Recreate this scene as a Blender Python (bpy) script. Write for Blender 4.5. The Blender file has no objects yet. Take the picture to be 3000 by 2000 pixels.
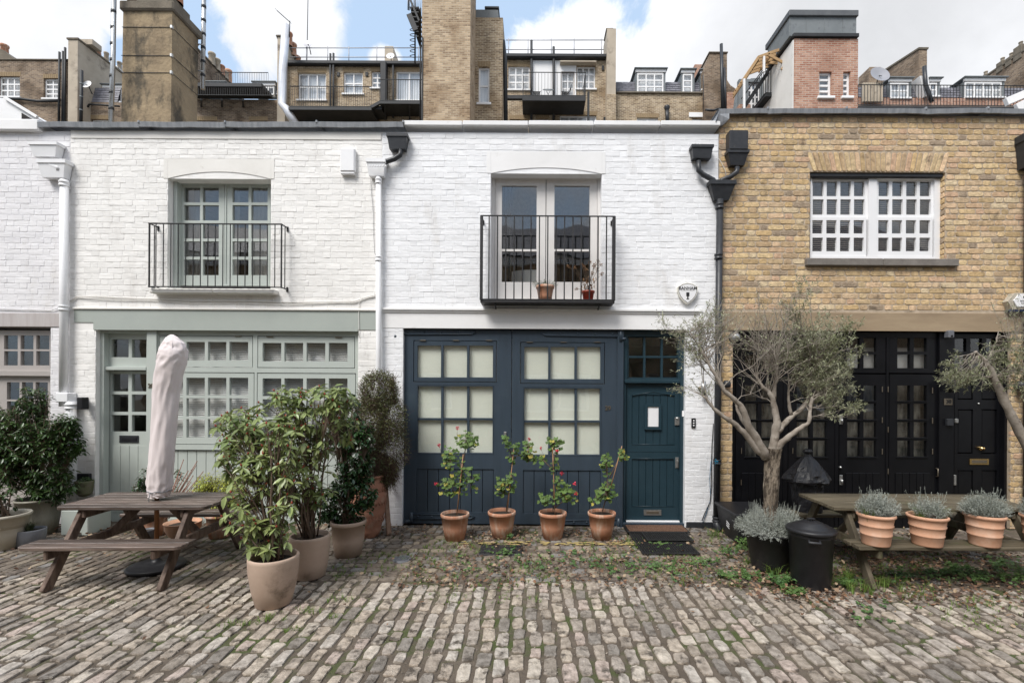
import bpy, math, random
from math import sin, cos, pi, radians, sqrt
from mathutils import Vector, Matrix, noise
R = random.Random(7)
col = bpy.context.scene.collection
scn = bpy.context.scene
# ---------------------------------------------------------------- camera, sky, sun, exposure
F, CX, YH, H, D, TH = 1400.0, 1560.0, 1140.0, 1.965, 6.86, 0.006   # photograph geometry (3000 x 2000)
cam = bpy.data.cameras.new("camera"); camo = bpy.data.objects.new("camera", cam); col.objects.link(camo)
cam.sensor_width = 36; cam.lens = F / 3000 * 36
cam.shift_x = -(CX - 1500) / 3000; cam.shift_y = (YH - 1000) / 3000
cam.clip_start = .05; cam.clip_end = 500
camo.matrix_world = Matrix.Translation((0, -D, H)) @ Matrix.Rotation(pi / 2, 4, 'X') @ Matrix.Rotation(TH, 4, 'Z')
scn.camera = camo
scn.view_settings.view_transform = 'Standard'; scn.view_settings.look = 'None'
scn.view_settings.gamma = 1; scn.view_settings.use_curve_mapping = False
scn.view_settings.exposure = 1.38
SUN_EL, SUN_AZ = 52, -36          # azimuth of the sun seen from the facade: behind the camera, a little to the left
sd = Vector((sin(radians(SUN_AZ)) * cos(radians(SUN_EL)), -cos(radians(SUN_AZ)) * cos(radians(SUN_EL)), sin(radians(SUN_EL))))
sl = bpy.data.lights.new("sun", 'SUN'); sl.energy = 1.5; sl.angle = radians(26); sl.color = (1, .965, .92)
so = bpy.data.objects.new("sun", sl); col.objects.link(so); so.rotation_euler = sd.to_track_quat('Z', 'Y').to_euler()
w = bpy.data.worlds.new("World"); scn.world = w; w.use_nodes = True
nt = w.node_tree; nt.nodes.clear()
def N(nt, t, **kw):
    n = nt.nodes.new(t)
    for k, v in kw.items():
        if k[0] == 'i' and k[1:].isdigit(): n.inputs[int(k[1:])].default_value = v
        else: setattr(n, k, v)
    return n
def math_(nt, op, a, b=None, c=None, clamp=False):
    n = nt.nodes.new('ShaderNodeMath'); n.operation = op; n.use_clamp = clamp
    for i, v in enumerate((a, b, c)):
        if v is None: continue
        if isinstance(v, (int, float)): n.inputs[i].default_value = v
        else: nt.links.new(v, n.inputs[i])
    return n.outputs[0]
def mixc(nt, f, a, b, bt='MIX'):
    n = nt.nodes.new('ShaderNodeMix'); n.data_type = 'RGBA'; n.blend_type = bt
    for i, v in ((0, f), (6, a), (7, b)):
        if isinstance(v, (int, float)): n.inputs[i].default_value = v
        elif isinstance(v, tuple): n.inputs[i].default_value = (*v[:3], 1)
        else: nt.links.new(v, n.inputs[i])
    return n.outputs[2]
def maprange(nt, v, a, b, c=0., d=1., smooth=True):
    n = nt.nodes.new('ShaderNodeMapRange'); n.interpolation_type = 'SMOOTHSTEP' if smooth else 'LINEAR'
    nt.links.new(v, n.inputs[0])
    for i, x in enumerate((a, b, c, d)): n.inputs[i + 1].default_value = x
    return n.outputs[0]
sky = N(nt, 'ShaderNodeTexSky', sky_type='NISHITA', sun_disc=False, sun_elevation=radians(SUN_EL), sun_rotation=radians(180 + SUN_AZ))
tc = N(nt, 'ShaderNodeTexCoord')
dirv = tc.outputs['Generated']
def wnoise(scale, detail=6, rough=.55, dist=0.):
    n = N(nt, 'ShaderNodeTexNoise'); n.inputs['Scale'].default_value = scale; n.inputs['Detail'].default_value = detail
    n.inputs['Roughness'].default_value = rough; n.inputs['Distortion'].default_value = dist
    nt.links.new(dirv, n.inputs['Vector']); return n.outputs[0]
def blob(px, py, r):
    c = Vector(((px - CX) / F, 1, (YH - py) / F)).normalized()
    n = N(nt, 'ShaderNodeVectorMath', operation='DISTANCE'); nt.links.new(dirv, n.inputs[0]); n.inputs[1].default_value = c
    return math_(nt, 'DIVIDE', n.outputs['Value'], r / F * .72)
bl = None
for b in [(110, 40, 120), (40, 190, 80), (230, 205, 30), (330, 40, 60), (820, 60, 165), (900, 150, 95), (1120, 185, 50), (1690, 150, 150), (1600, 250, 170),
          (1800, 210, 130), (1930, 250, 170), (2230, 130, 330), (2500, 20, 380), (2800, 260, 300), (2950, 0, 230), (2090, 0, 190), (1400, 330, 150)]:
    v = blob(*b); bl = v if bl is None else math_(nt, 'MINIMUM', bl, v)
edge = math_(nt, 'ADD', bl, math_(nt, 'MULTIPLY', math_(nt, 'SUBTRACT', wnoise(9, 9, .62, .4), .5), 1.9))
m_view = maprange(nt, edge, 1.22, .80)
# away from the view the same broken cloud goes on
sepd = N(nt, 'ShaderNodeSeparateXYZ'); nt.links.new(dirv, sepd.inputs[0])
gen = maprange(nt, wnoise(2.3, 8, .6, .3), .40, .56)
c0 = Vector((0, 1, .6)).normalized()
dn = N(nt, 'ShaderNodeVectorMath', operation='DOT_PRODUCT'); nt.links.new(dirv, dn.inputs[0]); dn.inputs[1].default_value = c0
away = maprange(nt, dn.outputs['Value'], .62, .30)
mask = math_(nt, 'MAXIMUM', m_view, math_(nt, 'MULTIPLY', gen, away))
elev = maprange(nt, sepd.outputs['Z'], 0., 1., 1., 3., smooth=False)
shade = maprange(nt, wnoise(3.1, 7, .6, .2), .35, .68, .88, 1.06)
# the right-hand cloud bank is greyer underneath
grey = maprange(nt, math_(nt, 'ADD', blob(2450, 60, 420), math_(nt, 'MULTIPLY', wnoise(5, 6), .8)), 1.75, .5, 1., .80)
cb = math_(nt, 'MULTIPLY', math_(nt, 'MULTIPLY', shade, grey), math_(nt, 'MULTIPLY', elev, 2.0))
ccol = N(nt, 'ShaderNodeCombineColor')
nt.links.new(math_(nt, 'MULTIPLY', cb, .985), ccol.inputs[0]); nt.links.new(cb, ccol.inputs[1]); nt.links.new(math_(nt, 'MULTIPLY', cb, 1.035), ccol.inputs[2])
blue = mixc(nt, .80, sky.outputs[0], (2.35, 3.05, 3.95))
fin = mixc(nt, mask, blue, ccol.outputs[0])
bg = N(nt, 'ShaderNodeBackground'); bg.inputs[1].default_value = .1; nt.links.new(fin, bg.inputs[0])
wo = N(nt, 'ShaderNodeOutputWorld'); nt.links.new(bg.outputs[0], wo.inputs[0])
w.cycles.sampling_method = 'MANUAL'; w.cycles.sample_map_resolution = 512
# ---------------------------------------------------------------- pixel -> place
def X(px, py, y=0.): return ((px - CX) + TH * (py - YH)) * (D + y) / F
def Z(px, py, y=0.): return H + (YH - py + TH * (px - CX)) * (D + y) / F
def P(px, py, y=0.): return Vector((X(px, py, y), y, Z(px, py, y)))
def G(px, py, z=0.):                       # the point at height z seen at this pixel
    q = py - TH * (px - CX); dist = F * (H - z) / (q - YH)
    return Vector(((px - CX + TH * (py - YH)) * dist / F, dist - D, z))
def RC(l, t, r, b, y=0.):                  # pixel rectangle -> x0, x1, z0, z1 on the plane y
    mx, my = (l + r) / 2, (t + b) / 2
    return (X(l, my, y), X(r, my, y), Z(mx, b, y), Z(mx, t, y))
# ---------------------------------------------------------------- mesh collector
class MB:
    def __init__(s): s.v = []; s.f = []; s.sm = []
    def add(s, vs, fs, smooth=False):
        o = len(s.v); s.v.extend([tuple(v) for v in vs]); s.f.extend([tuple(i + o for i in f) for f in fs]); s.sm.extend([smooth] * len(fs)); return s
    def box(s, x0, x1, y0, y1, z0, z1, m=None):
        vs = [Vector((x, y, z)) for x in (x0, x1) for y in (y0, y1) for z in (z0, z1)]
        if m: vs = [m @ v for v in vs]
        return s.add(vs, [(0, 1, 3, 2), (4, 6, 7, 5), (0, 4, 5, 1), (2, 3, 7, 6), (0, 2, 6, 4), (1, 5, 7, 3)])
    def cbox(s, x0, x1, y0, y1, z0, z1, c=.004, m=None):   # chamfered box
        vs = []; idx = {}
        cx, cy, cz = (x0 + x1) / 2, (y0 + y1) / 2, (z0 + z1) / 2
        hx, hy, hz = abs(x1 - x0) / 2, abs(y1 - y0) / 2, abs(z1 - z0) / 2
        c = min(c, hx * .45, hy * .45, hz * .45)
        for sx in (-1, 1):
            for sy in (-1, 1):
                for sz in (-1, 1):
                    for a in range(3):
                        q = [hx - c, hy - c, hz - c]; q[a] += c
                        idx[(sx, sy, sz, a)] = len(vs)
                        p = Vector((cx + sx * q[0], cy + sy * q[1], cz + sz * q[2])); vs.append(m @ p if m else p)
        fs = []
        g = lambda sx, sy, sz, a: idx[(sx, sy, sz, a)]
        for sg in (-1, 1):
            for a in range(3):
                o = [(-1, -1), (1, -1), (1, 1), (-1, 1)]
                q = []
                for u, v in o:
                    k = [u, v]; k.insert(a, sg); q.append(g(*k, a))
                if (sg == 1) == (a == 1): q.reverse()
                fs.append(q)
        for a in range(3):
            b_, c_ = (a + 1) % 3, (a + 2) % 3
            for s1 in (-1, 1):
                for s2 in (-1, 1):
                    k0 = [0] * 3; k0[b_] = s1; k0[c_] = s2
                    ka = list(k0); ka[a] = -1; kb = list(k0); kb[a] = 1
                    q = [g(*ka, b_), g(*kb, b_), g(*kb, c_), g(*ka, c_)]
                    if s1 * s2 < 0: q.reverse()
                    fs.append(q)
        for sx in (-1, 1):
            for sy in (-1, 1):
                for sz in (-1, 1):
                    q = [g(sx, sy, sz, 0), g(sx, sy, sz, 1), g(sx, sy, sz, 2)]
                    if sx * sy * sz < 0: q.reverse()
                    fs.append(q)
        return s.add(vs, fs)
    def beam(s, a, b, w, h, up=(0, 0, 1), c=.004):       # chamfered bar from a to b, w across, h along up
        a, b = Vector(a), Vector(b); d = (b - a); L = d.length; d.normalize(); u = Vector(up)
        sd_ = d.cross(u); sd_ = sd_.normalized() if sd_.length > 1e-5 else Vector((1, 0, 0)); u = sd_.cross(d)
        m = Matrix.Translation(a) @ Matrix((d, sd_, u)).transposed().to_4x4()
        return s.cbox(0, L, -w / 2, w / 2, -h / 2, h / 2, c, m)
    def tube(s, pts, rad, n=6, cap=True, smooth=True):
        pts = [Vector(p) for p in pts]; k = len(pts)
        if isinstance(rad, (int, float)): rad = [rad] * k
        vs = []; t0 = (pts[1] - pts[0]).normalized()
        u = t0.orthogonal().normalized()
        for i, p in enumerate(pts):
            t = (pts[min(i + 1, k - 1)] - pts[max(i - 1, 0)]).normalized()
            u = (u - t * u.dot(t)); u = u.normalized() if u.length > 1e-6 else t.orthogonal().normalized()
            v = t.cross(u)
            for j in range(n):
                a = 2 * pi * j / n; vs.append(p + (u * cos(a) + v * sin(a)) * rad[i])
        fs = [(i * n + j, i * n + (j + 1) % n, (i + 1) * n + (j + 1) % n, (i + 1) * n + j) for i in range(k - 1) for j in range(n)]
        s.add(vs, fs, smooth)
        if cap and n > 2:
            o = len(s.v) - len(vs)
            s.f.append(tuple(o + j for j in reversed(range(n)))); s.f.append(tuple(o + (k - 1) * n + j for j in range(n))); s.sm += [False, False]
        return s
    def lathe(s, prof, c=(0, 0, 0), n=32, smooth=True, jit=0., m=None, ripple=None):
        vs = []
        for r, z in prof:
            for j in range(n):
                a = 2 * pi * j / n; rr = r * (1 + (ripple(a, z) if ripple else 0)) + (R.uniform(-jit, jit) if jit else 0)
                p = Vector((c[0] + rr * cos(a), c[1] + rr * sin(a), c[2] + z)); vs.append(m @ p if m else p)
        k = len(prof)
        return s.add(vs, [(i * n + j, i * n + (j + 1) % n, (i + 1) * n + (j + 1) % n, (i + 1) * n + j) for i in range(k - 1) for j in range(n)], smooth)
    def holed(s, x0, x1, z0, z1, holes, y0, y1, back=True):   # a plate in x,z with rectangular holes; front at y0
        hs = [(max(a, x0), min(b, x1), max(c, z0), min(d, z1)) for a, b, c, d in holes]
        hs = [h for h in hs if h[0] < h[1] and h[2] < h[3]]
        def uniq(q):
            q = sorted(q); o = [q[0]]
            for t in q[1:]:
                if t - o[-1] > 1e-5: o.append(t)
            return o
        xs = uniq([x0, x1] + [h[i] for h in hs for i in (0, 1)]); zs = uniq([z0, z1] + [h[i] for h in hs for i in (2, 3)])
        nx, nz = len(xs) - 1, len(zs) - 1
        def solid(i, j):
            if i < 0 or j < 0 or i >= nx or j >= nz: return False
            mx, mz = (xs[i] + xs[i + 1]) / 2, (zs[j] + zs[j + 1]) / 2
            return not any(a < mx < b and c < mz < d for a, b, c, d in hs)
        S = [[solid(i, j) for j in range(nz)] for i in range(nx)]
        vi = {}
        vs = []
        def V(i, j, k):
            if (i, j, k) not in vi: vi[(i, j, k)] = len(vs); vs.append((xs[i], (y0, y1)[k], zs[j]))
            return vi[(i, j, k)]
        fs = []
        for i in range(nx):
            for j in range(nz):
                if not S[i][j]: continue
                fs.append((V(i, j, 0), V(i + 1, j, 0), V(i + 1, j + 1, 0), V(i, j + 1, 0)))
                if back: fs.append((V(i, j, 1), V(i, j + 1, 1), V(i + 1, j + 1, 1), V(i + 1, j, 1)))
                if not (i > 0 and S[i - 1][j]): fs.append((V(i, j, 0), V(i, j + 1, 0), V(i, j + 1, 1), V(i, j, 1)))
                if not (i < nx - 1 and S[i + 1][j]): fs.append((V(i + 1, j, 0), V(i + 1, j, 1), V(i + 1, j + 1, 1), V(i + 1, j + 1, 0)))
                if not (j > 0 and S[i][j - 1]): fs.append((V(i, j, 0), V(i, j, 1), V(i + 1, j, 1), V(i + 1, j, 0)))
                if not (j < nz - 1 and S[i][j + 1]): fs.append((V(i, j + 1, 0), V(i + 1, j + 1, 0), V(i + 1, j + 1, 1), V(i, j + 1, 1)))
        return s.add(vs, fs)
    def prism(s, poly, y0, y1):        # polygon of (x, z), counter-clockwise seen from the front, from y0 back to y1
        n = len(poly); vs = [(x, y0, z) for x, z in poly] + [(x, y1, z) for x, z in poly]
        return s.add(vs, [tuple(range(n)), tuple(range(2 * n - 1, n - 1, -1))] + [(i, i + n, (i + 1) % n + n, (i + 1) % n) for i in range(n)])
    def mesh(s, name, off=(0, 0, 0)):
        me = bpy.data.meshes.new(name); ox, oy, oz = off
        me.from_pydata([(v[0] - ox, v[1] - oy, v[2] - oz) for v in s.v], [], s.f)
        me.polygons.foreach_set('use_smooth', s.sm); me.update(); return me
def tag(o, label=None, cat=None, group=None, kind=None):
    for k, v in (('label', label), ('category', cat), ('group', group), ('kind', kind)):
        if v: o[k] = v
    return o
def link(name, data, m=None, parent=None, loc=(0, 0, 0)):
    o = bpy.data.objects.new(name, data); col.objects.link(o); o.location = loc
    if parent: o.parent = parent
    if m and data and not data.materials: data.materials.append(m)
    return o
class Thing:                            # an Empty at the thing's base; parts are given in world places
    def __init__(s, name, label, cat, loc=(0, 0, 0), group=None, rz=0.):
        s.loc = Vector(loc); s.root = tag(link(name, None, loc=loc), label, cat, group); s.root.rotation_euler.z = rz
        s.off = s.loc
    def part(s, name, mb, m, parent=None, label=None, kind=None):
        o = link(name, mb.mesh(name, s.off), m, parent or s.root)
        return tag(o, label, kind=kind)
def single(name, mb, m, label, cat, loc=(0, 0, 0), group=None):
    return tag(link(name, mb.mesh(name, loc), m, loc=loc), label, cat, group)
def struct(name, mb, m): return tag(link(name, mb.mesh(name), m), kind='structure')
def dup(o, parent=None):
    c = o.copy(); col.objects.link(c); c.parent = parent
    for ch in o.children: dup(ch, c)
    return c
# ---------------------------------------------------------------- materials
def M(name, c1, c2=None, c3=None, scale=4., rough=.8, bump=0., bscale=40., metal=0., isl=0., spec=.4, stretch=None, bdist=.004, hue=0., det=5, dirt=None, coat=0., trans=0., pal=None, lo=.33, hi=.67):
    m = bpy.data.materials.new(name); m.use_nodes = True; t = m.node_tree; t.nodes.clear()
    out = N(t, 'ShaderNodeOutputMaterial'); b = N(t, 'ShaderNodeBsdfPrincipled'); t.links.new(b.outputs[0], out.inputs[0])
    b.inputs['Roughness'].default_value = rough; b.inputs['Metallic'].default_value = metal; b.inputs['Specular IOR Level'].default_value = spec
    if coat: b.inputs['Coat Weight'].default_value = coat
    geo = N(t, 'ShaderNodeNewGeometry'); pos = geo.outputs['Position']
    oi = N(t, 'ShaderNodeObjectInfo')
    rnd = math_(t, 'FRACT', math_(t, 'MULTIPLY', math_(t, 'ADD', geo.outputs['Random Per Island'], oi.outputs['Random']), 1.0))
    vec = pos
    if stretch:
        mp = N(t, 'ShaderNodeMapping'); mp.inputs['Scale'].default_value = stretch; t.links.new(pos, mp.inputs[0]); vec = mp.outputs[0]
    cc = None
    if pal:                                   # palette chosen per piece
        rp = N(t, 'ShaderNodeValToRGB'); rp.color_ramp.interpolation = 'CONSTANT'; t.links.new(rnd, rp.inputs[0])
        el = rp.color_ramp.elements
        el.remove(el[1]); el[0].position = 0.; el[0].color = (*pal[0], 1)
        for i, c in enumerate(pal[1:], 1): el.new(i / len(pal)).color = (*c, 1)
        cc = rp.outputs[0]
    if c2:
        n = N(t, 'ShaderNodeTexNoise'); n.inputs['Scale'].default_value = scale; n.inputs['Detail'].default_value = det; n.inputs['Roughness'].default_value = .6
        t.links.new(vec, n.inputs['Vector'])
        r = N(t, 'ShaderNodeValToRGB'); t.links.new(n.outputs[0], r.inputs[0]); e = r.color_ramp.elements
        e[0].position = lo; e[1].position = hi; e[0].color = (*c1, 1); e[1].color = (*c2, 1)
        if c3: q = e.new(.5); q.color = (*c3, 1)
        cc = mixc(t, 1., cc, r.outputs[0], 'MULTIPLY') if cc else r.outputs[0]
    elif cc is None:
        rgb = N(t, 'ShaderNodeRGB'); rgb.outputs[0].default_value = (*c1, 1); cc = rgb.outputs[0]
    if isl or hue:
        h = N(t, 'ShaderNodeHueSaturation'); t.links.new(cc, h.inputs['Color'])
        t.links.new(math_(t, 'MULTIPLY_ADD', rnd, 2 * isl, 1 - isl), h.inputs['Value'])
        if hue: t.links.new(math_(t, 'MULTIPLY_ADD', math_(t, 'FRACT', math_(t, 'MULTIPLY', rnd, 7.31)), 2 * hue, .5 - hue), h.inputs['Hue'])
        cc = h.outputs[0]
    if dirt:                                   # (colour, scale, low, high): worn or soiled patches
        n = N(t, 'ShaderNodeTexNoise'); n.inputs['Scale'].default_value = dirt[1]; n.inputs['Detail'].default_value = 8; n.inputs['Roughness'].default_value = .65
        if len(dirt) > 4:
            mp = N(t, 'ShaderNodeMapping'); mp.inputs['Scale'].default_value = dirt[4]; t.links.new(pos, mp.inputs[0]); t.links.new(mp.outputs[0], n.inputs['Vector'])
        else: t.links.new(pos, n.inputs['Vector'])
        cc = mixc(t, maprange(t, n.outputs[0], dirt[2], dirt[3]), cc, dirt[0])
    t.links.new(cc, b.inputs['Base Color'])
    if bump:
        n = N(t, 'ShaderNodeTexNoise'); n.inputs['Scale'].default_value = bscale; n.inputs['Detail'].default_value = 6; t.links.new(vec, n.inputs['Vector'])
        bp = N(t, 'ShaderNodeBump'); bp.inputs['Strength'].default_value = bump; bp.inputs['Distance'].default_value = bdist
        t.links.new(n.outputs[0], bp.inputs['Height']); t.links.new(bp.outputs[0], b.inputs['Normal'])
    if trans:
        tr = N(t, 'ShaderNodeBsdfTranslucent'); t.links.new(cc, tr.inputs[0]); mx = N(t, 'ShaderNodeMixShader'); mx.inputs[0].default_value = trans
        t.links.new(b.outputs[0], mx.inputs[1]); t.links.new(tr.outputs[0], mx.inputs[2]); t.links.new(mx.outputs[0], out.inputs[0])
    return m
def far_brick(name, c1, c2, mortar, c3=None, bw=.225, bh=.075, dirt=None, fade=None):
    m = bpy.data.materials.new(name); m.use_nodes = True; t = m.node_tree; t.nodes.clear()
    out = N(t, 'ShaderNodeOutputMaterial'); b = N(t, 'ShaderNodeBsdfPrincipled'); t.links.new(b.outputs[0], out.inputs[0]); b.inputs['Roughness'].default_value = .9
    geo = N(t, 'ShaderNodeNewGeometry'); sp = N(t, 'ShaderNodeSeparateXYZ'); t.links.new(geo.outputs['Position'], sp.inputs[0])
    cb = N(t, 'ShaderNodeCombineXYZ'); t.links.new(math_(t, 'ADD', sp.outputs[0], sp.outputs[1]), cb.inputs[0]); t.links.new(sp.outputs[2], cb.inputs[1])
    br = N(t, 'ShaderNodeTexBrick'); t.links.new(cb.outputs[0], br.inputs['Vector']); br.inputs['Scale'].default_value = 1
    br.inputs['Brick Width'].default_value = bw; br.inputs['Row Height'].default_value = bh; br.inputs['Mortar Size'].default_value = .013; br.inputs['Mortar Smooth'].default_value = .3
    br.inputs['Color1'].default_value = (*c1, 1); br.inputs['Color2'].default_value = (*c2, 1); br.inputs['Mortar'].default_value = (*mortar, 1); br.inputs['Bias'].default_value = -.1
    n = N(t, 'ShaderNodeTexNoise'); n.inputs['Scale'].default_value = 1.1; n.inputs['Detail'].default_value = 8; t.links.new(geo.outputs['Position'], n.inputs['Vector'])
    c = mixc(t, maprange(t, n.outputs[0], .42, .68), br.outputs[0], mixc(t, 1., br.outputs[0], dirt or (.5, .46, .42), 'MULTIPLY'))
    n2 = N(t, 'ShaderNodeTexNoise'); n2.inputs['Scale'].default_value = 9; n2.inputs['Detail'].default_value = 4; t.links.new(geo.outputs['Position'], n2.inputs['Vector'])
    c = mixc(t, maprange(t, n2.outputs[0], .5, .75), c, c3 or c1)
    t.links.new(c, b.inputs['Base Color'])
    bp = N(t, 'ShaderNodeBump'); bp.inputs['Strength'].default_value = .8; bp.inputs['Distance'].default_value = .015; bp.invert = True
    t.links.new(br.outputs['Fac'], bp.inputs['Height']); t.links.new(bp.outputs[0], b.inputs['Normal'])
    return m
def glass(name, tint=(.9, .95, .95), refl=1.):
    m = bpy.data.materials.new(name); m.use_nodes = True; t = m.node_tree; t.nodes.clear()
    out = N(t, 'ShaderNodeOutputMaterial'); g = N(t, 'ShaderNodeBsdfGlossy'); g.inputs['Roughness'].default_value = .015
    tr = N(t, 'ShaderNodeBsdfTransparent'); tr.inputs[0].default_value = (*tint, 1)
    n = N(t, 'ShaderNodeTexNoise'); n.inputs['Scale'].default_value = 2.2; n.inputs['Detail'].default_value = 1
    geo = N(t, 'ShaderNodeNewGeometry'); t.links.new(geo.outputs['Position'], n.inputs['Vector'])
    bp = N(t, 'ShaderNodeBump'); bp.inputs['Strength'].default_value = .25; bp.inputs['Distance'].default_value = .012; t.links.new(n.outputs[0], bp.inputs['Height'])
    t.links.new(bp.outputs[0], g.inputs['Normal'])
    dp = N(t, 'ShaderNodeVectorMath', operation='DOT_PRODUCT'); t.links.new(geo.outputs['Normal'], dp.inputs[0]); t.links.new(geo.outputs['Incoming'], dp.inputs[1])
    s5 = math_(t, 'POWER', math_(t, 'SUBTRACT', 1., math_(t, 'ABSOLUTE', dp.outputs['Value'])), 5.)
    mx = N(t, 'ShaderNodeMixShader'); t.links.new(math_(t, 'MULTIPLY_ADD', s5, .95, .05 * refl, clamp=True), mx.inputs[0])
    t.links.new(tr.outputs[0], mx.inputs[1]); t.links.new(g.outputs[0], mx.inputs[2]); t.links.new(mx.outputs[0], out.inputs[0])
    return m
WD = (.60, .58, .54)
m_w1 = M('brick paint lilac white', (.80, .79, .80), (.72, .71, .73), scale=2.5, rough=.62, bump=.5, bscale=15, stretch=(.5, 1, 2.0), bdist=.008, isl=.035, dirt=((.60, .575, .545), 3, .50, .85, (1, 1, .35)))
m_w2 = M('brick paint cream white', (.85, .835, .81), (.80, .785, .76), scale=2.2, rough=.62, bump=.5, bscale=15, stretch=(.5, 1, 2.0), bdist=.008, isl=.035, dirt=((.60, .575, .545), 3, .50, .85, (1, 1, .35)))
m_w3 = M('brick paint cool white', (.85, .855, .87), (.79, .795, .81), scale=2.2, rough=.6, bump=.5, bscale=15, stretch=(.5, 1, 2.0), bdist=.008, isl=.03, dirt=((.60, .575, .545), 3, .50, .86, (1, 1, .35)))
m_r2 = M('smooth render cream', (.82, .80, .76), (.74, .72, .68), scale=1.6, rough=.7, bump=.35, bscale=12, dirt=((.45, .42, .38), 5, .60, .80))
m_r3 = M('smooth render white', (.84, .835, .835), (.77, .765, .76), scale=1.6, rough=.65, bump=.35, bscale=12, dirt=((.5, .48, .46), 5, .62, .82))
m_r1 = M('lintel paint taupe grey', (.42, .38, .37), (.50, .47, .46), scale=3, rough=.6, bump=.2, bscale=20, stretch=(6, 1, .6))
m_yb = M('yellow stock brick', (.72, .69, .66), (1.20, 1.17, 1.13), scale=17, rough=.92, bump=1., bscale=50, bdist=.008, isl=.13, pal=[(.56, .42, .24), (.63, .49, .30), (.51, .375, .21), (.60, .45, .26), (.58, .41, .265), (.67, .55, .37), (.54, .41, .25), (.61, .455, .265), (.49, .36, .22), (.57, .395, .27), (.65, .51, .32), (.55, .40, .215), (.59, .45, .30), (.43, .32, .205), (.62, .48, .28), (.53, .385, .235), (.60, .44, .29), (.31, .245, .18), (.57, .43, .25), (.48, .365, .24)],
         dirt=((.13, .098, .068), 5, .55, .74))
m_ym = M('brick mortar', (.50, .41, .31), (.36, .29, .215), scale=9, rough=.95, bump=.9, bscale=60, dirt=((.17, .13, .09), 3, .55, .75))
m_stone = M('tan stone lintel', (.36, .275, .18), (.27, .20, .13), scale=2.4, rough=.85, bump=.25, bscale=30, stretch=(.6, 1, 2.5))
m_sill = M('grey stone sill', (.22, .20, .18), (.15, .135, .12), scale=9, rough=.85, bump=.4, bscale=50)
m_lead = M('lead flashing', (.17, .18, .195), (.28, .29, .305), scale=7, rough=.5, bump=.5, bscale=14, spec=.6, stretch=(3, 1, .6), det=6)
m_sage = M('sage green paint', (.40, .435, .40), (.375, .41, .38), scale=3, rough=.42, bump=.06, bscale=60)
m_sagel = M('pale sage paint', (.475, .515, .48), (.44, .48, .447), scale=3, rough=.42, bump=.06, bscale=60)
m_taupe = M('taupe joinery paint', (.42, .385, .365), (.39, .36, .34), scale=3, rough=.45, bump=.06, bscale=60)
m_navy = M('navy blue gate paint', (.042, .060, .082), (.036, .052, .070), scale=4, rough=.36, bump=.10, bscale=30, stretch=(4, 1, .4), dirt=((.055, .076, .092), 2.5, .56, .8))
m_teal = M('deep teal door paint', (.021, .045, .060), (.017, .038, .051), scale=4, rough=.3, bump=.05, bscale=30)
m_black = M('black gloss paint', (.005, .0052, .0065), (.0075, .0078, .0095), scale=4, rough=.28, bump=.05, bscale=30, spec=.28)
m_white = M('white gloss paint', (.82, .82, .83), (.78, .78, .79), scale=3, rough=.35)
m_whited = M('soft white paint', (.72, .70, .68), (.66, .64, .62), scale=3, rough=.45)
m_iron = M('black iron', (.018, .018, .02), (.03, .029, .03), scale=30, rough=.5, bump=.2, bscale=90)
m_cast = M('black cast iron pipe', (.022, .024, .028), (.035, .037, .042), scale=12, rough=.4, bump=.15, bscale=50, dirt=((.07, .065, .06), 9, .6, .8))
m_pipew = M('white painted pipe', (.84, .84, .85), (.78, .78, .79), scale=6, rough=.4, bump=.1, bscale=20, dirt=((.45, .42, .38), 8, .66, .82))
m_glass = glass('window glass', (.985, .99, .985), refl=1.7)
m_glass2 = glass('upper window glass', (.97, .98, .98), refl=2.2)
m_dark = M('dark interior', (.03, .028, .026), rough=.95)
m_room = M('dim room wall', (.16, .145, .125), (.13, .115, .10), scale=1, rough=.95)
m_blind = M('cream roller blind', (.82, .84, .75), (.78, .80, .71), scale=2, rough=.9, bump=.1, bscale=200)
m_slat = M('pale blind slat', (.86, .86, .85), rough=.6)
m_curt = M('grey net curtain', (.42, .41, .39), (.52, .51, .49), scale=3, stretch=(9, 9, .4), rough=.95)
m_steel = M('brushed steel', (.55, .55, .54), (.42, .42, .41), scale=30, rough=.35, metal=.85)
m_brass = M('polished brass', (.72, .50, .22), rough=.25, metal=1.)
m_bronze = M('tarnished brass', (.20, .17, .13), rough=.45, metal=.7)
m_terra = M('terracotta', (.47, .225, .135), (.39, .185, .11), scale=6, rough=.85, bump=.2, bscale=60, dirt=((.55, .40, .31), 8, .44, .66, (1.3, 1.3, .3)))
m_terra2 = M('pale new terracotta', (.60, .34, .22), (.52, .29, .185), scale=5, rough=.85, bump=.12, bscale=60, dirt=((.62, .42, .31), 4, .5, .75))
m_terra3 = M('pink terracotta urn', (.36, .175, .115), (.29, .14, .09), scale=6, rough=.88, bump=.3, bscale=50, dirt=((.40, .29, .22), 5, .50, .75))
m_clay = M('aged buff clay', (.46, .345, .27), (.38, .28, .215), scale=4, rough=.88, bump=.25, bscale=40, dirt=((.16, .115, .08), 3.2, .56, .76))
m_cream = M('cream stoneware', (.50, .46, .38), (.42, .38, .31), scale=5, rough=.6, bump=.1, bscale=30, dirt=((.22, .19, .14), 4, .58, .8))
m_ribpot = M('ribbed ash glaze', (.34, .32, .26), (.20, .19, .15), scale=5, rough=.45, bump=.1, bscale=30, stretch=(1, 1, .3))
m_greyp = M('grey zinc', (.16, .165, .18), (.12, .125, .14), scale=6, rough=.5)
m_soil = M('potting soil', (.022, .016, .012), (.05, .038, .028), scale=60, rough=1., bump=1., bscale=90)
m_wood = M('weathered brown picnic wood', (.05, .034, .026), (.18, .135, .112), scale=4, rough=.40, bump=1., bscale=14, stretch=(.6, 12, 12), isl=.34, spec=.5)
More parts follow.
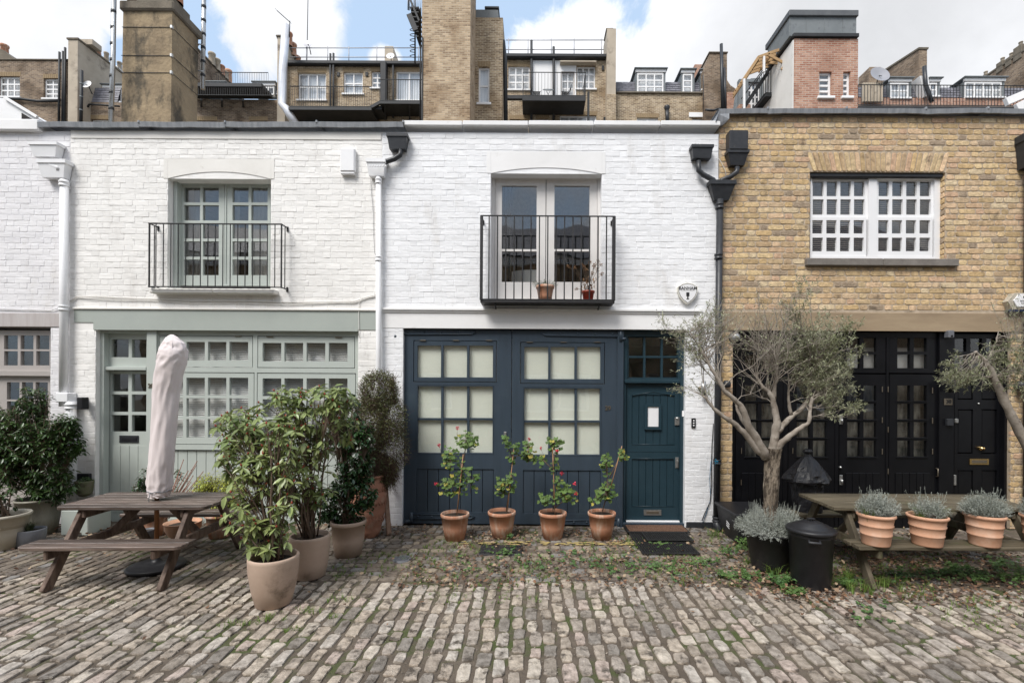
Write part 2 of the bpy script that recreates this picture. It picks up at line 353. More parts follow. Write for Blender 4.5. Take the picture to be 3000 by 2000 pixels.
m_woodl = M('weathered leg wood', (.06, .036, .026), (.19, .135, .105), scale=6, rough=.7, bump=.7, bscale=16, stretch=(3, 3, .8), isl=.15)
m_wood2 = M('mossy picnic wood', (.055, .045, .027), (.15, .125, .085), scale=4, rough=.6, bump=1., bscale=14, stretch=(.6, 12, 12), isl=.2, dirt=((.06, .075, .025), 4, .55, .8))
m_wood2l = M('mossy leg wood', (.075, .06, .036), (.14, .115, .08), scale=6, rough=.8, bump=.7, bscale=16, stretch=(3, 3, .8), isl=.15, dirt=((.06, .08, .025), 4, .50, .75))
m_post = M('rough timber', (.20, .12, .08), (.30, .20, .14), scale=5, rough=.85, bump=.8, bscale=14, stretch=(8, 8, .5))
m_cover = M('stone pink canvas', (.69, .615, .61), (.73, .66, .655), scale=2, rough=.9, bump=.35, bscale=16, bdist=.012, stretch=(1, 1, .5))
m_plas = M('black plastic', (.012, .012, .014), (.02, .02, .023), scale=10, rough=.45, bump=.15, bscale=120)
m_plas2 = M('charcoal plastic tub', (.022, .022, .025), (.034, .034, .037), scale=5, rough=.5, bump=.1, bscale=80, dirt=((.08, .07, .06), 4, .62, .8))
m_rubber = M('black rubber', (.012, .012, .012), rough=.7, bump=.3, bscale=100)
m_coir = M('brown coir', (.085, .045, .028), (.15, .085, .055), scale=60, rough=1., bump=1., bscale=180)
m_dirt = M('joint soil', (.08, .062, .046), (.135, .108, .082), scale=5, rough=.95, bump=1., bscale=45, bdist=.012, dirt=((.06, .075, .022), 2.1, .47, .64), det=8)
m_sett = M('worn granite sett', (.66, .63, .59), (1.38, 1.355, 1.32), scale=16, rough=.42, bump=1., bscale=55, bdist=.008, isl=.13, det=9,
           pal=[(.37, .325, .285), (.33, .285, .24), (.41, .37, .33), (.27, .235, .20), (.43, .395, .355), (.32, .285, .25), (.34, .295, .25), (.21, .19, .17), (.38, .33, .275), (.35, .30, .25), (.24, .215, .19), (.36, .30, .265), (.30, .26, .22), (.40, .36, .31)],
           dirt=((.085, .07, .056), 7.5, .50, .66))
m_sett2 = M('soiled granite sett', (.70, .67, .64), (1.12, 1.1, 1.08), scale=16, rough=.55, bump=.7, bscale=60, bdist=.004, isl=.2, det=9,
            pal=[(.23, .195, .16), (.20, .165, .135), (.27, .23, .185), (.16, .135, .115), (.21, .20, .19), (.26, .22, .17)],
            dirt=((.06, .05, .04), 5.5, .50, .66))
m_yline = M('worn yellow paint', (.42, .32, .11), (.30, .24, .12), scale=12, rough=.8)
# ---------------------------------------------------------------- ground base
g = MB(); g.add([(-60, -60, -.013), (60, -60, -.013), (60, 90, -.013), (-60, 90, -.013)], [(0, 1, 2, 3)])
GROUND = struct('ground', g, m_dirt)
# ---------------------------------------------------------------- brick maker
def brick_geo(rng, w, h, d=.03, rnd=.010, jit=.003, proud=.004, puff=.0006):
    """irregular brick whose face looks to -y, centred on x,z; the back edge lies at y=d"""
    o = []
    hx, hz = w / 2, h / 2; r = min(rnd, hz * .6)
    cs = [(-hx + r, -hz), (-hx * .3, -hz), (hx * .35, -hz), (hx - r, -hz), (hx, -hz + r), (hx, hz - r), (hx - r, hz), (hx * .3, hz), (-hx * .35, hz), (-hx + r, hz), (-hx, hz - r), (-hx, -hz + r)]
    cs = [(x + rng.uniform(-jit, jit), z + rng.uniform(-jit, jit) * .7) for x, z in cs]
    n = len(cs); tx, tz = rng.uniform(-.012, .012), rng.uniform(-.03, .03)
    vs = [(x * 1.0, d, z) for x, z in cs] + [(x, .0015 + rng.uniform(-.001, .001), z) for x, z in cs]
    vs += [(x * (1 - .005 / max(hx, .02)), -proud + rng.uniform(-.001, .001) + x * tx + z * tz, z * (1 - .0035 / hz)) for x, z in cs] + [(0, -proud - puff, 0)]
    fs = []
    for k in (0, 1): fs += [(k * n + i, k * n + (i + 1) % n, (k + 1) * n + (i + 1) % n, (k + 1) * n + i) for i in range(n)]
    fs += [(2 * n + i, 2 * n + (i + 1) % n, 3 * n) for i in range(n)]
    return vs, fs
def brick_wall(T, wall, x0, x1, z0, z1, openings, pitch, m, nind, rng, gap=.011, rnd=.011, jit=.003, proud=.004, zref=0., gx=None, S=.222, Hd=.106, cx=0, cz=4.2, off=None, y=0.):
    off = off or T.off; gx = gap if gx is None else gx
    var = []
    hb = pitch - gap
    for k in range(10):
        me = MB(); me.add(*brick_geo(rng, S, hb, rnd=rnd, jit=jit, proud=proud)); var.append(me.mesh('brick'))
        var[-1].materials.append(m)
    full, rest = [], []
    n0 = int((z0 - zref) // pitch) - 1; n1 = int((z1 - zref) / pitch) + 1
    for c in range(n0, n1):
        a, b = zref + c * pitch, zref + (c + 1) * pitch
        ca, cb_ = max(a, z0), min(b, z1)
        if cb_ - ca < pitch * .35: continue
        cuts = [o for o in openings if min(cb_, o[3]) - max(ca, o[2]) > .55 * (cb_ - ca)]
        part_ = [o for o in openings if 0 < min(cb_, o[3]) - max(ca, o[2]) <= .55 * (cb_ - ca)]
        iv = [(x0, x1)]
        for o in cuts:
            nv = []
            for p, q in iv:
                if o[1] <= p or o[0] >= q: nv.append((p, q)); continue
                if o[0] > p: nv.append((p, o[0]))
                if o[1] < q: nv.append((o[1], q))
            iv = nv
        x = math.floor((x0 - 1) / (S + Hd + 2 * gx)) * (S + Hd + 2 * gx) + (0 if c % 2 else (S + Hd) / 2 + gx) + rng.uniform(-.02, .02)
        st = True
        while x < x1:
            ww = (S if st else Hd) + rng.uniform(-.008, .008)
            for p, q in iv:
                l, r = max(x, p), min(x + ww, q)
                if r - l < .022: continue
                lo, hi = ca, cb_
                for o in part_:
                    if o[0] < r - .01 and o[1] > l + .01:
                        if o[3] < (lo + hi) / 2: lo = max(lo, o[3])
                        elif o[2] > (lo + hi) / 2: hi = min(hi, o[2])
                if hi - lo < .02: continue
                e = rng.uniform(-.0022, .0022)
                it = ((l + r) / 2, (lo + hi) / 2 + e, r - l, hi - lo - gap)
                (full if st and r - l > S * .9 and hi - lo > pitch * .95 else rest).append(it)
            x += ww + gx; st = not st
    full.sort(key=lambda q: (q[0] - cx) ** 2 + (q[1] - cz) ** 2)
    for i, (bx, bz, bw, bh) in enumerate(full[:nind]):
        o = link('brick', rng.choice(var), None, wall, Vector((bx, y + rng.uniform(-.0015, .0015), bz)) - off)
        o.scale = (bw / S, 1, bh / hb); o.rotation_euler = (0, rng.uniform(-.006, .006), 0)
    mb = MB()
    for bx, bz, bw, bh in full[nind:] + rest:
        vs, fs = brick_geo(rng, bw, bh, rnd=rnd, jit=jit, proud=proud); dy = y + rng.uniform(-.0015, .0015)
        mb.add([(v[0] + bx, v[1] + dy, v[2] + bz) for v in vs], fs)
    return T.part('brickwork', mb, m, wall, kind='stuff')
# ---------------------------------------------------------------- joinery
def window(T, y, outer, panes, m, name='window', depth=.05, gm=None, recess=.025, parent=None, label=None, bead=True, lipm=None):
    """frame with its own openings, one glass pane in each; rectangles in photograph pixels on the plane y"""
    f = MB(); o = RC(*outer, y); ps = [RC(*p, y) for p in panes]
    f.holed(*o, ps, y, y + depth)
    fr = T.part(name, f, m, parent, label)
    for x0, x1, z0, z1 in ps:
        g_ = MB().box(x0 - .002, x1 + .002, y + recess, y + recess + .004, z0 - .002, z1 + .002)
        pn = T.part('pane', g_, gm or m_glass, fr if parent is None else parent)
    return fr
def grid(x0s, y0s):   # lists of (l, r) and (t, b)
    return [(l, t, r, b) for t, b in y0s for l, r in x0s]
def panel(mb, l, t, r, b, y, depth=.05, c=.003):
    x0, x1, z0, z1 = RC(l, t, r, b, y); mb.cbox(x0, x1, y, y + depth, z0, z1, c); return mb
def boards(T, parent, l, t, r, b, y, n, m, gap=.006, name='board', depth=.018):
    """n upright boards with open grooves between them"""
    x0, x1, z0, z1 = RC(l, t, r, b, y); wd = (x1 - x0) / n
    for i in range(n):
        mb = MB().cbox(x0 + i * wd + gap / 2, x0 + (i + 1) * wd - gap / 2, y, y + depth, z0, z1, .003)
        T.part(name, mb, m, parent)
def moulding(mb, l, t, r, b, y, w=.012, p=.008):
    """a raised bead round a rectangle"""
    x0, x1, z0, z1 = RC(l, t, r, b, y)
    mb.cbox(x0 - w, x1 + w, y - p, y, z1, z1 + w, .003); mb.cbox(x0 - w, x1 + w, y - p, y, z0 - w, z0, .003)
    mb.cbox(x0 - w, x0, y - p, y, z0, z1, .003); mb.cbox(x1, x1 + w, y - p, y, z0, z1, .003); return mb
def shell(T, x0, x1, ztop, m=None, roofm=None):
    mb = MB(); mb.box(x0 + .02, x0 + .16, .3, 5.4, 0, ztop - .4); mb.box(x1 - .16, x1 - .02, .3, 5.4, 0, ztop - .4)
    mb.box(x0 + .16, x1 - .16, 5.2, 5.4, 0, ztop - .4)
    T.part('inner_wall', mb, m or m_room)
    T.part('inner_floor', MB().box(x0 + .16, x1 - .16, .3, 5.2, 2.62, 2.84).box(x0 + .16, x1 - .16, .3, 5.2, -.01, .03), m_dark)
    T.part('roof', MB().box(x0, x1, .3, 5.45, ztop - .4, ztop - .28), roofm or m_lead)
def arch_pts(x0, x1, zs, rise, n=14):
    return [(x0 + (x1 - x0) * i / n, zs + rise * (1 - (2 * i / n - 1) ** 2)) for i in range(n + 1)]
def arch_lintel(T, x0, x1, zs, rise, ztop, m, y0=-.006, y1=.22, ext=0.):
    """plastered head over an opening: flat top, segmental underside"""
    a = arch_pts(x0, x1, zs, rise); mb = MB()
    poly = [(x0 - ext, zs)] * (1 if ext else 0) + a + [(x1 + ext, zs)] * (1 if ext else 0)
    n = len(a); vs = [(x, y0, z) for x, z in a] + [(x, y0, ztop) for x, z in a] + [(x, y1, z) for x, z in a]
    fs = [(i, i + 1, n + i + 1, n + i) for i in range(n - 1)] + [(i, 2 * n + i, 2 * n + i + 1, i + 1) for i in range(n - 1)]
    mb.add(vs, fs)
    return T.part('arch_head', mb, m)
def railing(T, l, t, r, b, proj, nb, m, bar=.011, post=.018, ret_l=None, ret_r=None, floor=False, label=None):
    y = -proj; x0, x1 = X(l, (t + b) / 2, y), X(r, (t + b) / 2, y); z1, z0 = Z((l + r) / 2, t, y), Z((l + r) / 2, b, y)
    f = MB()
    for z in (z1, z0 + .012):
        f.cbox(x0, x1, y - .012, y + .012, z - .007, z + .007, .002)
        for xx in (x0 + .01, x1 - .01): f.cbox(xx - .01, xx + .01, y + .012, .0, z - .006, z + .006, .002)
    for xx in (x0 + .012, x1 - .012):
        f.cbox(xx - post / 2, xx + post / 2, y - post / 2, y + post / 2, z0, z1, .002)
    for xx in (x0 + .01, x1 - .01):
        for z in (z1 - .05, z0 - .02): f.cbox(xx - .014, xx + .014, -.012, -.004, z, z + .07, .002)
    fr = T.part('railing', f, m, label=label)
    bm = MB().cbox(-bar / 2, bar / 2, -bar / 2, bar / 2, z0 + .019, z1 - .007, .002).mesh('railing_bar'); bm.materials.append(m)
    for i in range(1, nb):
        xx = x0 + (x1 - x0) * i / nb
        link('railing_bar', bm, None, fr, Vector((xx, y, 0)) - T.off)
    for xx in (x0 + .01, x1 - .01): link('railing_bar', bm, None, fr, Vector((xx, y * .45, 0)) - T.off)
    return fr, x0, x1, z0, z1
def pipe(mb, pts, r, n=12, collars=()):
    mb.tube(pts, r, n)
    for z, x, y in collars: mb.lathe([(0, -.035), (r * 1.28, -.035), (r * 1.28, -.02), (r * 1.15, -.015), (r * 1.15, .015), (r * 1.28, .02), (r * 1.28, .035), (0, .035)], (x, y, z), 12)
def hopper(mb, px0, py0, px1, py1, y=-.02, taper=.74, dep=.13):
    x0, x1, z0, z1 = RC(px0, py0, px1, py1, y); c = (x0 + x1) / 2; hw = (x1 - x0) / 2; zm = z0 + (z1 - z0) * .78
    f0, f1 = y - dep, y
    def ring(h, z, d0): return [(c - h, f1, z), (c - h, d0, z), (c + h, d0, z), (c + h, f1, z)]
    vs = ring(hw * taper, z0, f1 - dep * taper) + ring(hw * .92, zm, f0 + .012) + ring(hw, zm + .001, f0) + ring(hw, z1, f0) + ring(hw * .9, z1, f0 + .014) + ring(hw * .85, z1 - .06, f0 + .02)
    fs = [(3, 2, 1, 0)]
    for k in range(5): fs += [(k * 4 + i, k * 4 + (i + 1) % 4, k * 4 + 4 + (i + 1) % 4, k * 4 + 4 + i) for i in range(4)]
    fs.append((20, 21, 22, 23)); mb.add(vs, fs)
    return c, z0, f1 - dep * taper / 2
def text(T, s, size, loc, m, parent=None, rot=(pi / 2, 0, 0), name='lettering', ext=.002, align='CENTER'):
    c = bpy.data.curves.new(name, 'FONT'); c.body = s; c.size = size; c.extrude = ext; c.offset = size * .018; c.align_x = align; c.align_y = 'CENTER'; c.resolution_u = 3
    t_ = bpy.data.objects.new('lettering_source', c); col.objects.link(t_); dg = bpy.context.evaluated_depsgraph_get()
    me = bpy.data.meshes.new_from_object(t_.evaluated_get(dg)); bpy.data.objects.remove(t_); bpy.data.curves.remove(c)
    o = link(name, me, m, parent or T.root, Vector(loc) - T.off); o.rotation_euler = rot; return o
# ---------------------------------------------------------------- common levels
XB = [X(-520, 900), X(204, 800), X(1118, 800), X(2103, 800), X(3560, 900)]
ZT = Z(600, 384); PITCH = .0815
# =============================================================== house with taupe joinery (leftmost)
T1 = Thing('house', 'leftmost white brick house with taupe grey windows behind the dark green shrub', 'house', (X(0, 900), 0, 0), 'mews houses in a row')
ZT1 = Z(100, 384)
pier1 = RC(147, 955, 204, 1541)
op1 = (XB[0] + .3, X(147, 1200), 0, Z(70, 956)); lint1 = (XB[0], X(178, 930), Z(70, 957), Z(70, 917))
wl = T1.part('wall', MB().holed(XB[0], XB[1], 0, ZT1, [op1], .0020, .3), m_w1)
brick_wall(T1, wl, XB[0], XB[1] - .002, 0, ZT1 - .02, [op1, lint1], PITCH, m_w1, 120, random.Random(11), gap=.0038, gx=.0008, rnd=.004, jit=.0022, proud=.0014, zref=.02, cx=X(80, 700), cz=Z(80, 700))
T1.part('lintel', MB().cbox(lint1[0], lint1[1], -.010, .29, lint1[2], lint1[3], .004), m_r1)
window(T1, .09, (-520, 966, 147, 1085), grid([(-215, -178), (-168, -130), (-120, -80), (12, 52), (60, 98), (106, 145)], [(982, 1023), (1028, 1070)]), m_taupe, name='fanlight_window')
window(T1, .11, (-520, 1100, 147, 1560), grid([(-215, -178), (-168, -130), (-120, -80), (20, 57), (64, 97), (104, 140)], [(1119, 1170), (1175, 1226), (1231, 1282)]), m_taupe, name='window')
T1.part('transom', MB().cbox(op1[0], op1[1], .05, .16, Z(70, 1101, .05), Z(70, 1085, .05), .004), m_taupe)
T1.part('net_curtain', MB().box(XB[0] + .4, op1[1], .30, .31, .9, 2.5), m_dark)  # near-black sheet, its colour standing in for the unlit room behind the panes
zc = Z(60, 362)
T1.part('coping', MB().cbox(XB[0], X(126, 372), -.07, .34, ZT1 - .02, zc + .03, .012), m_r3)
shell(T1, XB[0], XB[1], ZT1)
# =============================================================== number 28
T2 = Thing('house', 'cream white brick house with pale sage green shopfront, number 28', 'house', ((XB[1] + XB[2]) / 2, 0, 0), 'mews houses in a row')
sh = RC(279, 975, 1048, 1541)
op2 = [(sh[0], sh[1], 0, Z(650, 966)), (X(491, 690), X(793, 690), Z(640, 845), Z(640, 524))]
lint2 = (X(219, 930), XB[2] - .03, Z(650, 968), Z(650, 909)); pierL = (X(219, 950), X(279, 950), Z(250, 968), Z(250, 944))
ah2 = (X(484, 500), X(800, 500), Z(640, 524), Z(640, 466))
wl = T2.part('wall', MB().holed(XB[1], XB[2], 0, ZT, op2, .0020, .3), m_w2)
rb2 = (XB[1], XB[2], Z(650, 404), ZT + .2)
brick_wall(T2, wl, XB[1] + .002, XB[2] - .002, 0, ZT - .12, op2 + [lint2, ah2], PITCH, m_w2, 300, random.Random(12), gap=.0038, gx=.0008, rnd=.004, jit=.0022, proud=.0014, cx=X(660, 700), cz=Z(660, 640))
T2.part('lintel', MB().holed(lint2[0], lint2[1], lint2[2], lint2[3], [(lint2[0], X(275, 950), 0, Z(250, 944)), (X(1049, 950), 99, 0, Z(1080, 966))], -.009, .28), m_sage)
T2.part('lintel_drip', MB().cbox(lint2[0] - .02, XB[2] - .015, -.03, .0, lint2[3], lint2[3] + .03, .008), m_r2)
pb = MB(); pb.cbox(XB[1] + .01, XB[2] - .01, -.012, .05, ZT - .125, ZT - .01, .01); T2.part('parapet_band', pb, m_r2)
a2 = arch_lintel(T2, op2[1][0], op2[1][1], op2[1][3], .10, ah2[3], m_r2)
T2.part('arch_head', MB().cbox(ah2[0] - .02, op2[1][0], -.006, .02, op2[1][3] + .002, ah2[3], .002).cbox(op2[1][1], ah2[1] + .02, -.006, .02, op2[1][3] + .002, ah2[3], .002), m_r2)
# lead coping in long sheets, slightly wavy
def coping_lead(T, pxs, yt, yb, m, name='lead_sheet', dip=0.):
    par = None
    for i in range(len(pxs) - 1):
        l, r = pxs[i], pxs[i + 1]; n = 14; pts = []
        for k in range(n + 1):
            px = l + (r - l) * k / n; x = X(px, yt); wv = .012 * noise.noise(Vector((x * 1.7, i * 3.1, 0))); zt = Z(px, yt) + wv; zb = Z(px, yb) + wv * 1.4 + .006 * noise.noise(Vector((x * 6, 0, 0)))
            pts.append((x, zt, zb))
        vs = []
        for x, zt, zb in pts: vs += [(x, .36, zt + .0), (x, -.06, zt), (x, -.085, zt - .015), (x, -.075, zb), (x, -.05, zb), (x, -.045, zt - .03)]
        fs = [(k * 6 + j, k * 6 + j + 1, k * 6 + 7 + j, k * 6 + 6 + j) for k in range(n) for j in range(5)]
        mb = MB().add(vs, fs, False)
        x = pts[-1][0]; mb.cbox(x - .015, x + .012, -.092, .3, pts[-1][1] - .03, pts[-1][1] + .010, .006)
        T.part(name, mb, m)
coping_lead(T2, [126, 420, 670, 935, 1186], 364, 381, m_lead)
# french windows
y = .17
w2 = window(T2, y, (520, 527, 794, 836), [(524, 540, 658, 832), (662, 540, 792, 832)], m_sagel, depth=.05, gm=m_glass2)
for o in [c for c in w2.children if c.name.startswith('pane')]: bpy.data.objects.remove(o)
rows2 = [(549, 593), (601, 646), (654, 699), (707, 752), (760, 806)]
for L, Rr, cols in ((526, 657, [(539, 586), (594, 641)]), (663, 791, [(681, 728), (736, 784)])):
    window(T2, y + .012, (L, 536, Rr, 834), grid(cols, rows2), m_sagel, name='casement', depth=.04, gm=m_glass2, label=None)
T2.part('door_jamb', MB().cbox(op2[1][0] + .005, X(521, 690, .12), .10, .20, op2[1][2], op2[1][3], .004), m_sagel)
for l, r in ((535, 600), (640, 700), (735, 790)):
    x0, x1, z0, z1 = RC(l, 530, r, 830, .5); mb = MB(); n = 20
    mb.add([v for i in range(n + 1) for v in ((x0 + (x1 - x0) * i / n, .5 + .03 * sin(i * 1.9), z0), (x0 + (x1 - x0) * i / n, .5 + .03 * sin(i * 1.9 + .3), z1))], [(2 * i, 2 * i + 2, 2 * i + 3, 2 * i + 1) for i in range(n)], True)
    T2.part('curtain', mb, m_curt)
T2.part('window_sill', MB().cbox(X(457, 852), X(640, 852) - .002, -.13, .2, Z(640, 860, -.1), Z(640, 846, -.1), .012).cbox(X(640, 852) + .002, X(816, 852), -.13, .2, Z(640, 860, -.1), Z(640, 846, -.1), .012), m_r2)
railing(T2, 435, 656, 827, 843, .165, 18, m_iron)
# shopfront
ys = .07
fr = MB(); x0, x1, z0, z1 = RC(282, 962, 1046, 1560, ys)
holes = [RC(*q, ys) for q in ((303, 975, 428, 1640), (466, 982, 741, 1076), (754, 984, 1040, 1078), (466, 1090, 745, 1302), (752, 1092, 1042, 1304), (466, 1318, 1042, 1520))]
fr.holed(sh[0], sh[1], 0, z1, holes, ys, ys + .09)
SF = T2.part('shopfront', fr, m_sagel)
mb = MB(); mb.cbox(X(428, 1200, ys - .03), X(457, 1200, ys - .03), ys - .03, ys, 0, z1 - .01, .004); T2.part('post', mb, m_sagel, SF)
cA = [(478, 536), (546, 600), (609, 663), (672, 727)]; cB = [(769, 824), (833, 888), (898, 953), (963, 1018)]
for o_, c_, q in (((468, 984, 739, 1074), cA, (1001, 1055)), ((756, 986, 1038, 1076), cB, (1004, 1058))):
    window(T2, ys + .008, o_, grid(c_, [q]), m_sagel, name='fanlight_window')
window(T2, ys + .008, (468, 1092, 743, 1300), grid(cA, [(1106, 1157), (1166, 1219), (1227, 1281)]), m_sagel)
window(T2, ys + .008, (754, 1094, 1040, 1302), grid(cB, [(1108, 1160), (1169, 1222), (1230, 1284)]), m_sagel)
hg = MB()
for px, py in ((509, 982), (697, 984), (790, 986), (992, 988)):
    x, z = X(px, py, ys - .01), Z(px, py, ys - .01); T2.part('hinge', MB().cbox(x - .05, x + .05, ys - .014, ys, z - .006, z + .006, .003), m_bronze, SF)
boards(T2, SF, 466, 1320, 1042, 1518, ys + .03, 21, m_sagel)
# venetian blinds behind the glass
for l, r in ((468, 742), (756, 1036)):
    x0, x1, z0, z1 = RC(l, 1000, r, 1284, ys + .14); mb = MB(); n = int((z1 - z0) / .027)
    for i in range(n):
        z = z0 + i * .027; mb.add([(x0, ys + .135, z), (x1, ys + .135, z), (x1, ys + .152, z + .0245), (x0, ys + .152, z + .0245)], [(0, 1, 2, 3)])
    T2.part('blind_slats', mb, m_slat, SF, kind='stuff')
# door 28
yd = .15
dm = MB().holed(*RC(301, 975, 430, 1084, yd), [RC(*q, yd) for q in ((326, 993, 377, 1046), (386, 994, 431, 1047))], yd, yd + .04)
fl = window(T2, yd, (301, 976, 431, 1074), [(326, 993, 377, 1046), (386, 994, 429, 1047)], m_sagel, name='fanlight_window')
T2.part('transom', MB().cbox(sh[0] + .01, X(429, 1080, .1), .09, .2, Z(360, 1084, .1), Z(360, 1074, .1), .004), m_sagel)
yd = .18
dr = window(T2, yd, (306, 1086, 432, 1640), grid([(326, 376), (386, 429)], [(1095, 1146), (1155, 1206), (1215, 1264)]) , m_sagel, name='door')
boards(T2, dr, 327, 1305, 430, 1500, yd - .006, 4, m_sagel, depth=.006)
lb = MB().cbox(*RC(351, 1275, 407, 1296, yd)[:2], yd - .012, yd, *RC(351, 1275, 407, 1296, yd)[2:], .004)
L = T2.part('letterbox', lb, m_cast, dr)
q = RC(357, 1281, 401, 1290, yd - .012); T2.part('letterbox', MB().cbox(q[0], q[1], yd - .018, yd - .012, q[2], q[3], .002), m_plas, dr)
text(T2, '28', .085, (X(443, 1130, ys - .03), ys - .036, Z(443, 1130, ys - .03)), m_bronze, SF, ext=.004)
shell(T2, XB[1], XB[2], ZT)
# =============================================================== number 29
T3 = Thing('house', 'middle white brick house with dark navy blue garage doors and front door, number 29', 'house', ((XB[2] + XB[3]) / 2, 0, 0), 'mews houses in a row')
ga = RC(1178, 962, 2009, 1541)
op3 = [(X(1180, 1200), X(2008, 1200), 0, Z(1600, 964)), (X(1437, 690), X(1762, 690), Z(1600, 884), Z(1600, 509))]
ah3 = (X(1430, 500), X(1770, 500), Z(1600, 509), Z(1600, 445)); band3 = (XB[2] + .01, X(2070, 930), Z(1600, 964), Z(1600, 905))
wl = T3.part('wall', MB().holed(XB[2], XB[3], 0, ZT, op3, .0020, .3), m_w3)
brick_wall(T3, wl, XB[2] + .002, XB[3] - .002, 0, ZT - .02, op3 + [ah3, band3], PITCH, m_w3, 300, random.Random(13), gap=.0038, gx=.0008, rnd=.004, jit=.0022, proud=.0014, zref=.01, cx=X(1600, 600), cz=Z(1600, 640))
T3.part('lintel', MB().cbox(band3[0], band3[1], -.008, .28, band3[2], band3[3], .004), m_r3)
T3.part('lintel_moulding', MB().cbox(X(1122, 908), X(2055, 908), -.045, -.008, Z(1600, 912), Z(1600, 905), .005).cbox(X(1122, 908), X(2055, 908), -.025, -.008, Z(1600, 918), Z(1600, 912) - .001, .004).cbox(X(2049, 920), X(2055, 920), -.03, -.008, Z(2050, 960), Z(2050, 918), .004), m_r3)
arch_lintel(T3, op3[1][0], op3[1][1], op3[1][3], .085, ah3[3], m_r3)
T3.part('arch_head', MB().cbox(ah3[0] - .02, op3[1][0], -.006, .02, op3[1][3] + .002, ah3[3], .002), m_r3); T3.part('arch_head', MB().cbox(op3[1][1], ah3[1] + .02, -.006, .02, op3[1][3] + .002, ah3[3], .002), m_r3)
pc = [1186, 1357, 1548, 1738, 1932, 2106]
for i in range(5):
    x0, x1 = X(pc[i], 365), X(pc[i + 1], 365)
    T3.part('coping_stone', MB().cbox(x0 + .004, x1 - .004, -.075, .34, Z(pc[i], 375), Z(pc[i], 361), .008), m_r3)
y = .15
w3 = MB().holed(*RC(1437, 495, 1764, 884, y), [RC(1449, 524, 1750, 876, y)], y, y + .09)
W3 = T3.part('window', w3, m_whited)
for l, r, p in ((1450, 1598, (1470, 1572)), (1600, 1749, (1624, 1727))):
    window(T3, y + .02, (l, 518, r, 876), [(p[0], 544, p[1], 730), (p[0], 736, p[1], 826)], m_whited, name='casement', gm=m_glass2, depth=.045)
for l, r, t, b in ((1735, 1770, 530, 860),):
    x0, x1, z0, z1 = RC(l, t, r, b, .6)
mb = MB(); x0, x1, z0, z1 = RC(1462, 545, 1500, 840, .45); n = 12
mb.add([v for i in range(n + 1) for v in ((x0 + (x1 - x0) * i / n, .45 + .03 * sin(i * 1.9), z0), (x0 + (x1 - x0) * i / n, .45 + .03 * sin(i * 1.9 + .3), z1))], [(2 * i, 2 * i + 2, 2 * i + 3, 2 * i + 1) for i in range(n)], True)
T3.part('curtain', mb, M('dark curtain', (.05, .05, .045), rough=.95))
hb = RC(1488, 790, 1572, 850, .9); mb = MB(); mb.prism([(hb[0], hb[2]), (hb[1], hb[2])] + [(hb[1] - (hb[1] - hb[0]) * k / 8, hb[3] - .05 * (k / 8) ** 3) for k in range(9)], .9, 1.0)
T3.part('headboard', mb, m_slat)
rl, rx0, rx1, rz0, rz1 = railing(T3, 1408, 633, 1801, 880, .24, 16, m_iron, bar=.017, post=.04)
T3.part('balcony_floor', MB().cbox(rx0, rx1, -.25, .14, rz0 - .035, rz0 + .004, .004), m_iron)
for xx in (rx0 + .2, rx1 - .2): T3.part('bracket', MB().beam((xx, -.2, rz0 - .04), (xx, 0, rz0 - .10), .02, .02), m_iron)
BALZ = rz0 + .004
# blue gates
yg = .06
def gate(l, r, fan, fpan, low, lpan, brd, nb):
    z0, z1 = .015, Z(1500, 966, yg)
    x0, x1 = X(l, 1250, yg), X(r, 1250, yg)
    rs = lambda q: RC(*q, yg)
    mb = MB().holed(x0, x1, z0, z1, [rs(fan), rs(low), rs(brd)], yg, yg + .06)
    moulding(mb, low[0] + 3, low[1] + 3, low[2] - 3, low[3] - 3, yg, .010, .006)
    G_ = T3.part('garage_door', mb, m_navy)
    fw = window(T3, yg + .004, (fan[0] + 2, fan[1] + 2, fan[2] - 2, fan[3] - 2), fpan, m_navy, name='fanlight_window', depth=.045)
    lw = window(T3, yg + .012, (low[0] - 1, low[1] - 1, low[2] + 1, low[3] + 1), lpan, m_navy, name='window', depth=.04)
    bw_ = MB(); 
    for a, b_ in zip(fpan[:-1], fpan[1:]): pass
    hh = MB()
    for k in range(3):
        px = fan[0] + 28 + k * (fan[2] - fan[0] - 50) / 2; x, z = X(px, fan[1], yg - .01), Z(px, fan[1], yg - .01)
        T3.part('hinge', MB().cbox(x - .045, x + .045, yg - .014, yg, z - .006, z + .006, .003), m_bronze, G_)
    boards(T3, G_, *brd, yg + .014, nb, m_navy, gap=.007)
    return G_
GL = gate(1181, 1497, (1211, 997, 1455, 1119), grid([(1223, 1292), (1299, 1368), (1375, 1444)], [(1012, 1105)]), (1221, 1128, 1447, 1330), grid([(1224, 1292), (1299, 1368), (1375, 1443)], [(1131, 1224), (1230, 1326)]), (1220, 1373, 1446, 1500), 7)
GR = gate(1499, 1807, (1524, 1002, 1772, 1124), grid([(1536, 1606), (1613, 1683), (1690, 1759)], [(1016, 1110)]), (1532, 1134, 1762, 1335), grid([(1536, 1606), (1613, 1683), (1690, 1757)], [(1138, 1231), (1237, 1331)]), (1532, 1377, 1760, 1504), 7)
T3.part('roller_blind', MB().box(X(1200, 1150), X(1790, 1150), .125, .13, Z(1500, 1345), Z(1500, 990)), m_blind)
T3.part('roller_blind', MB().box(X(1200, 1232), X(1790, 1232), .118, .124, Z(1500, 1236), Z(1500, 1229)), m_blind)
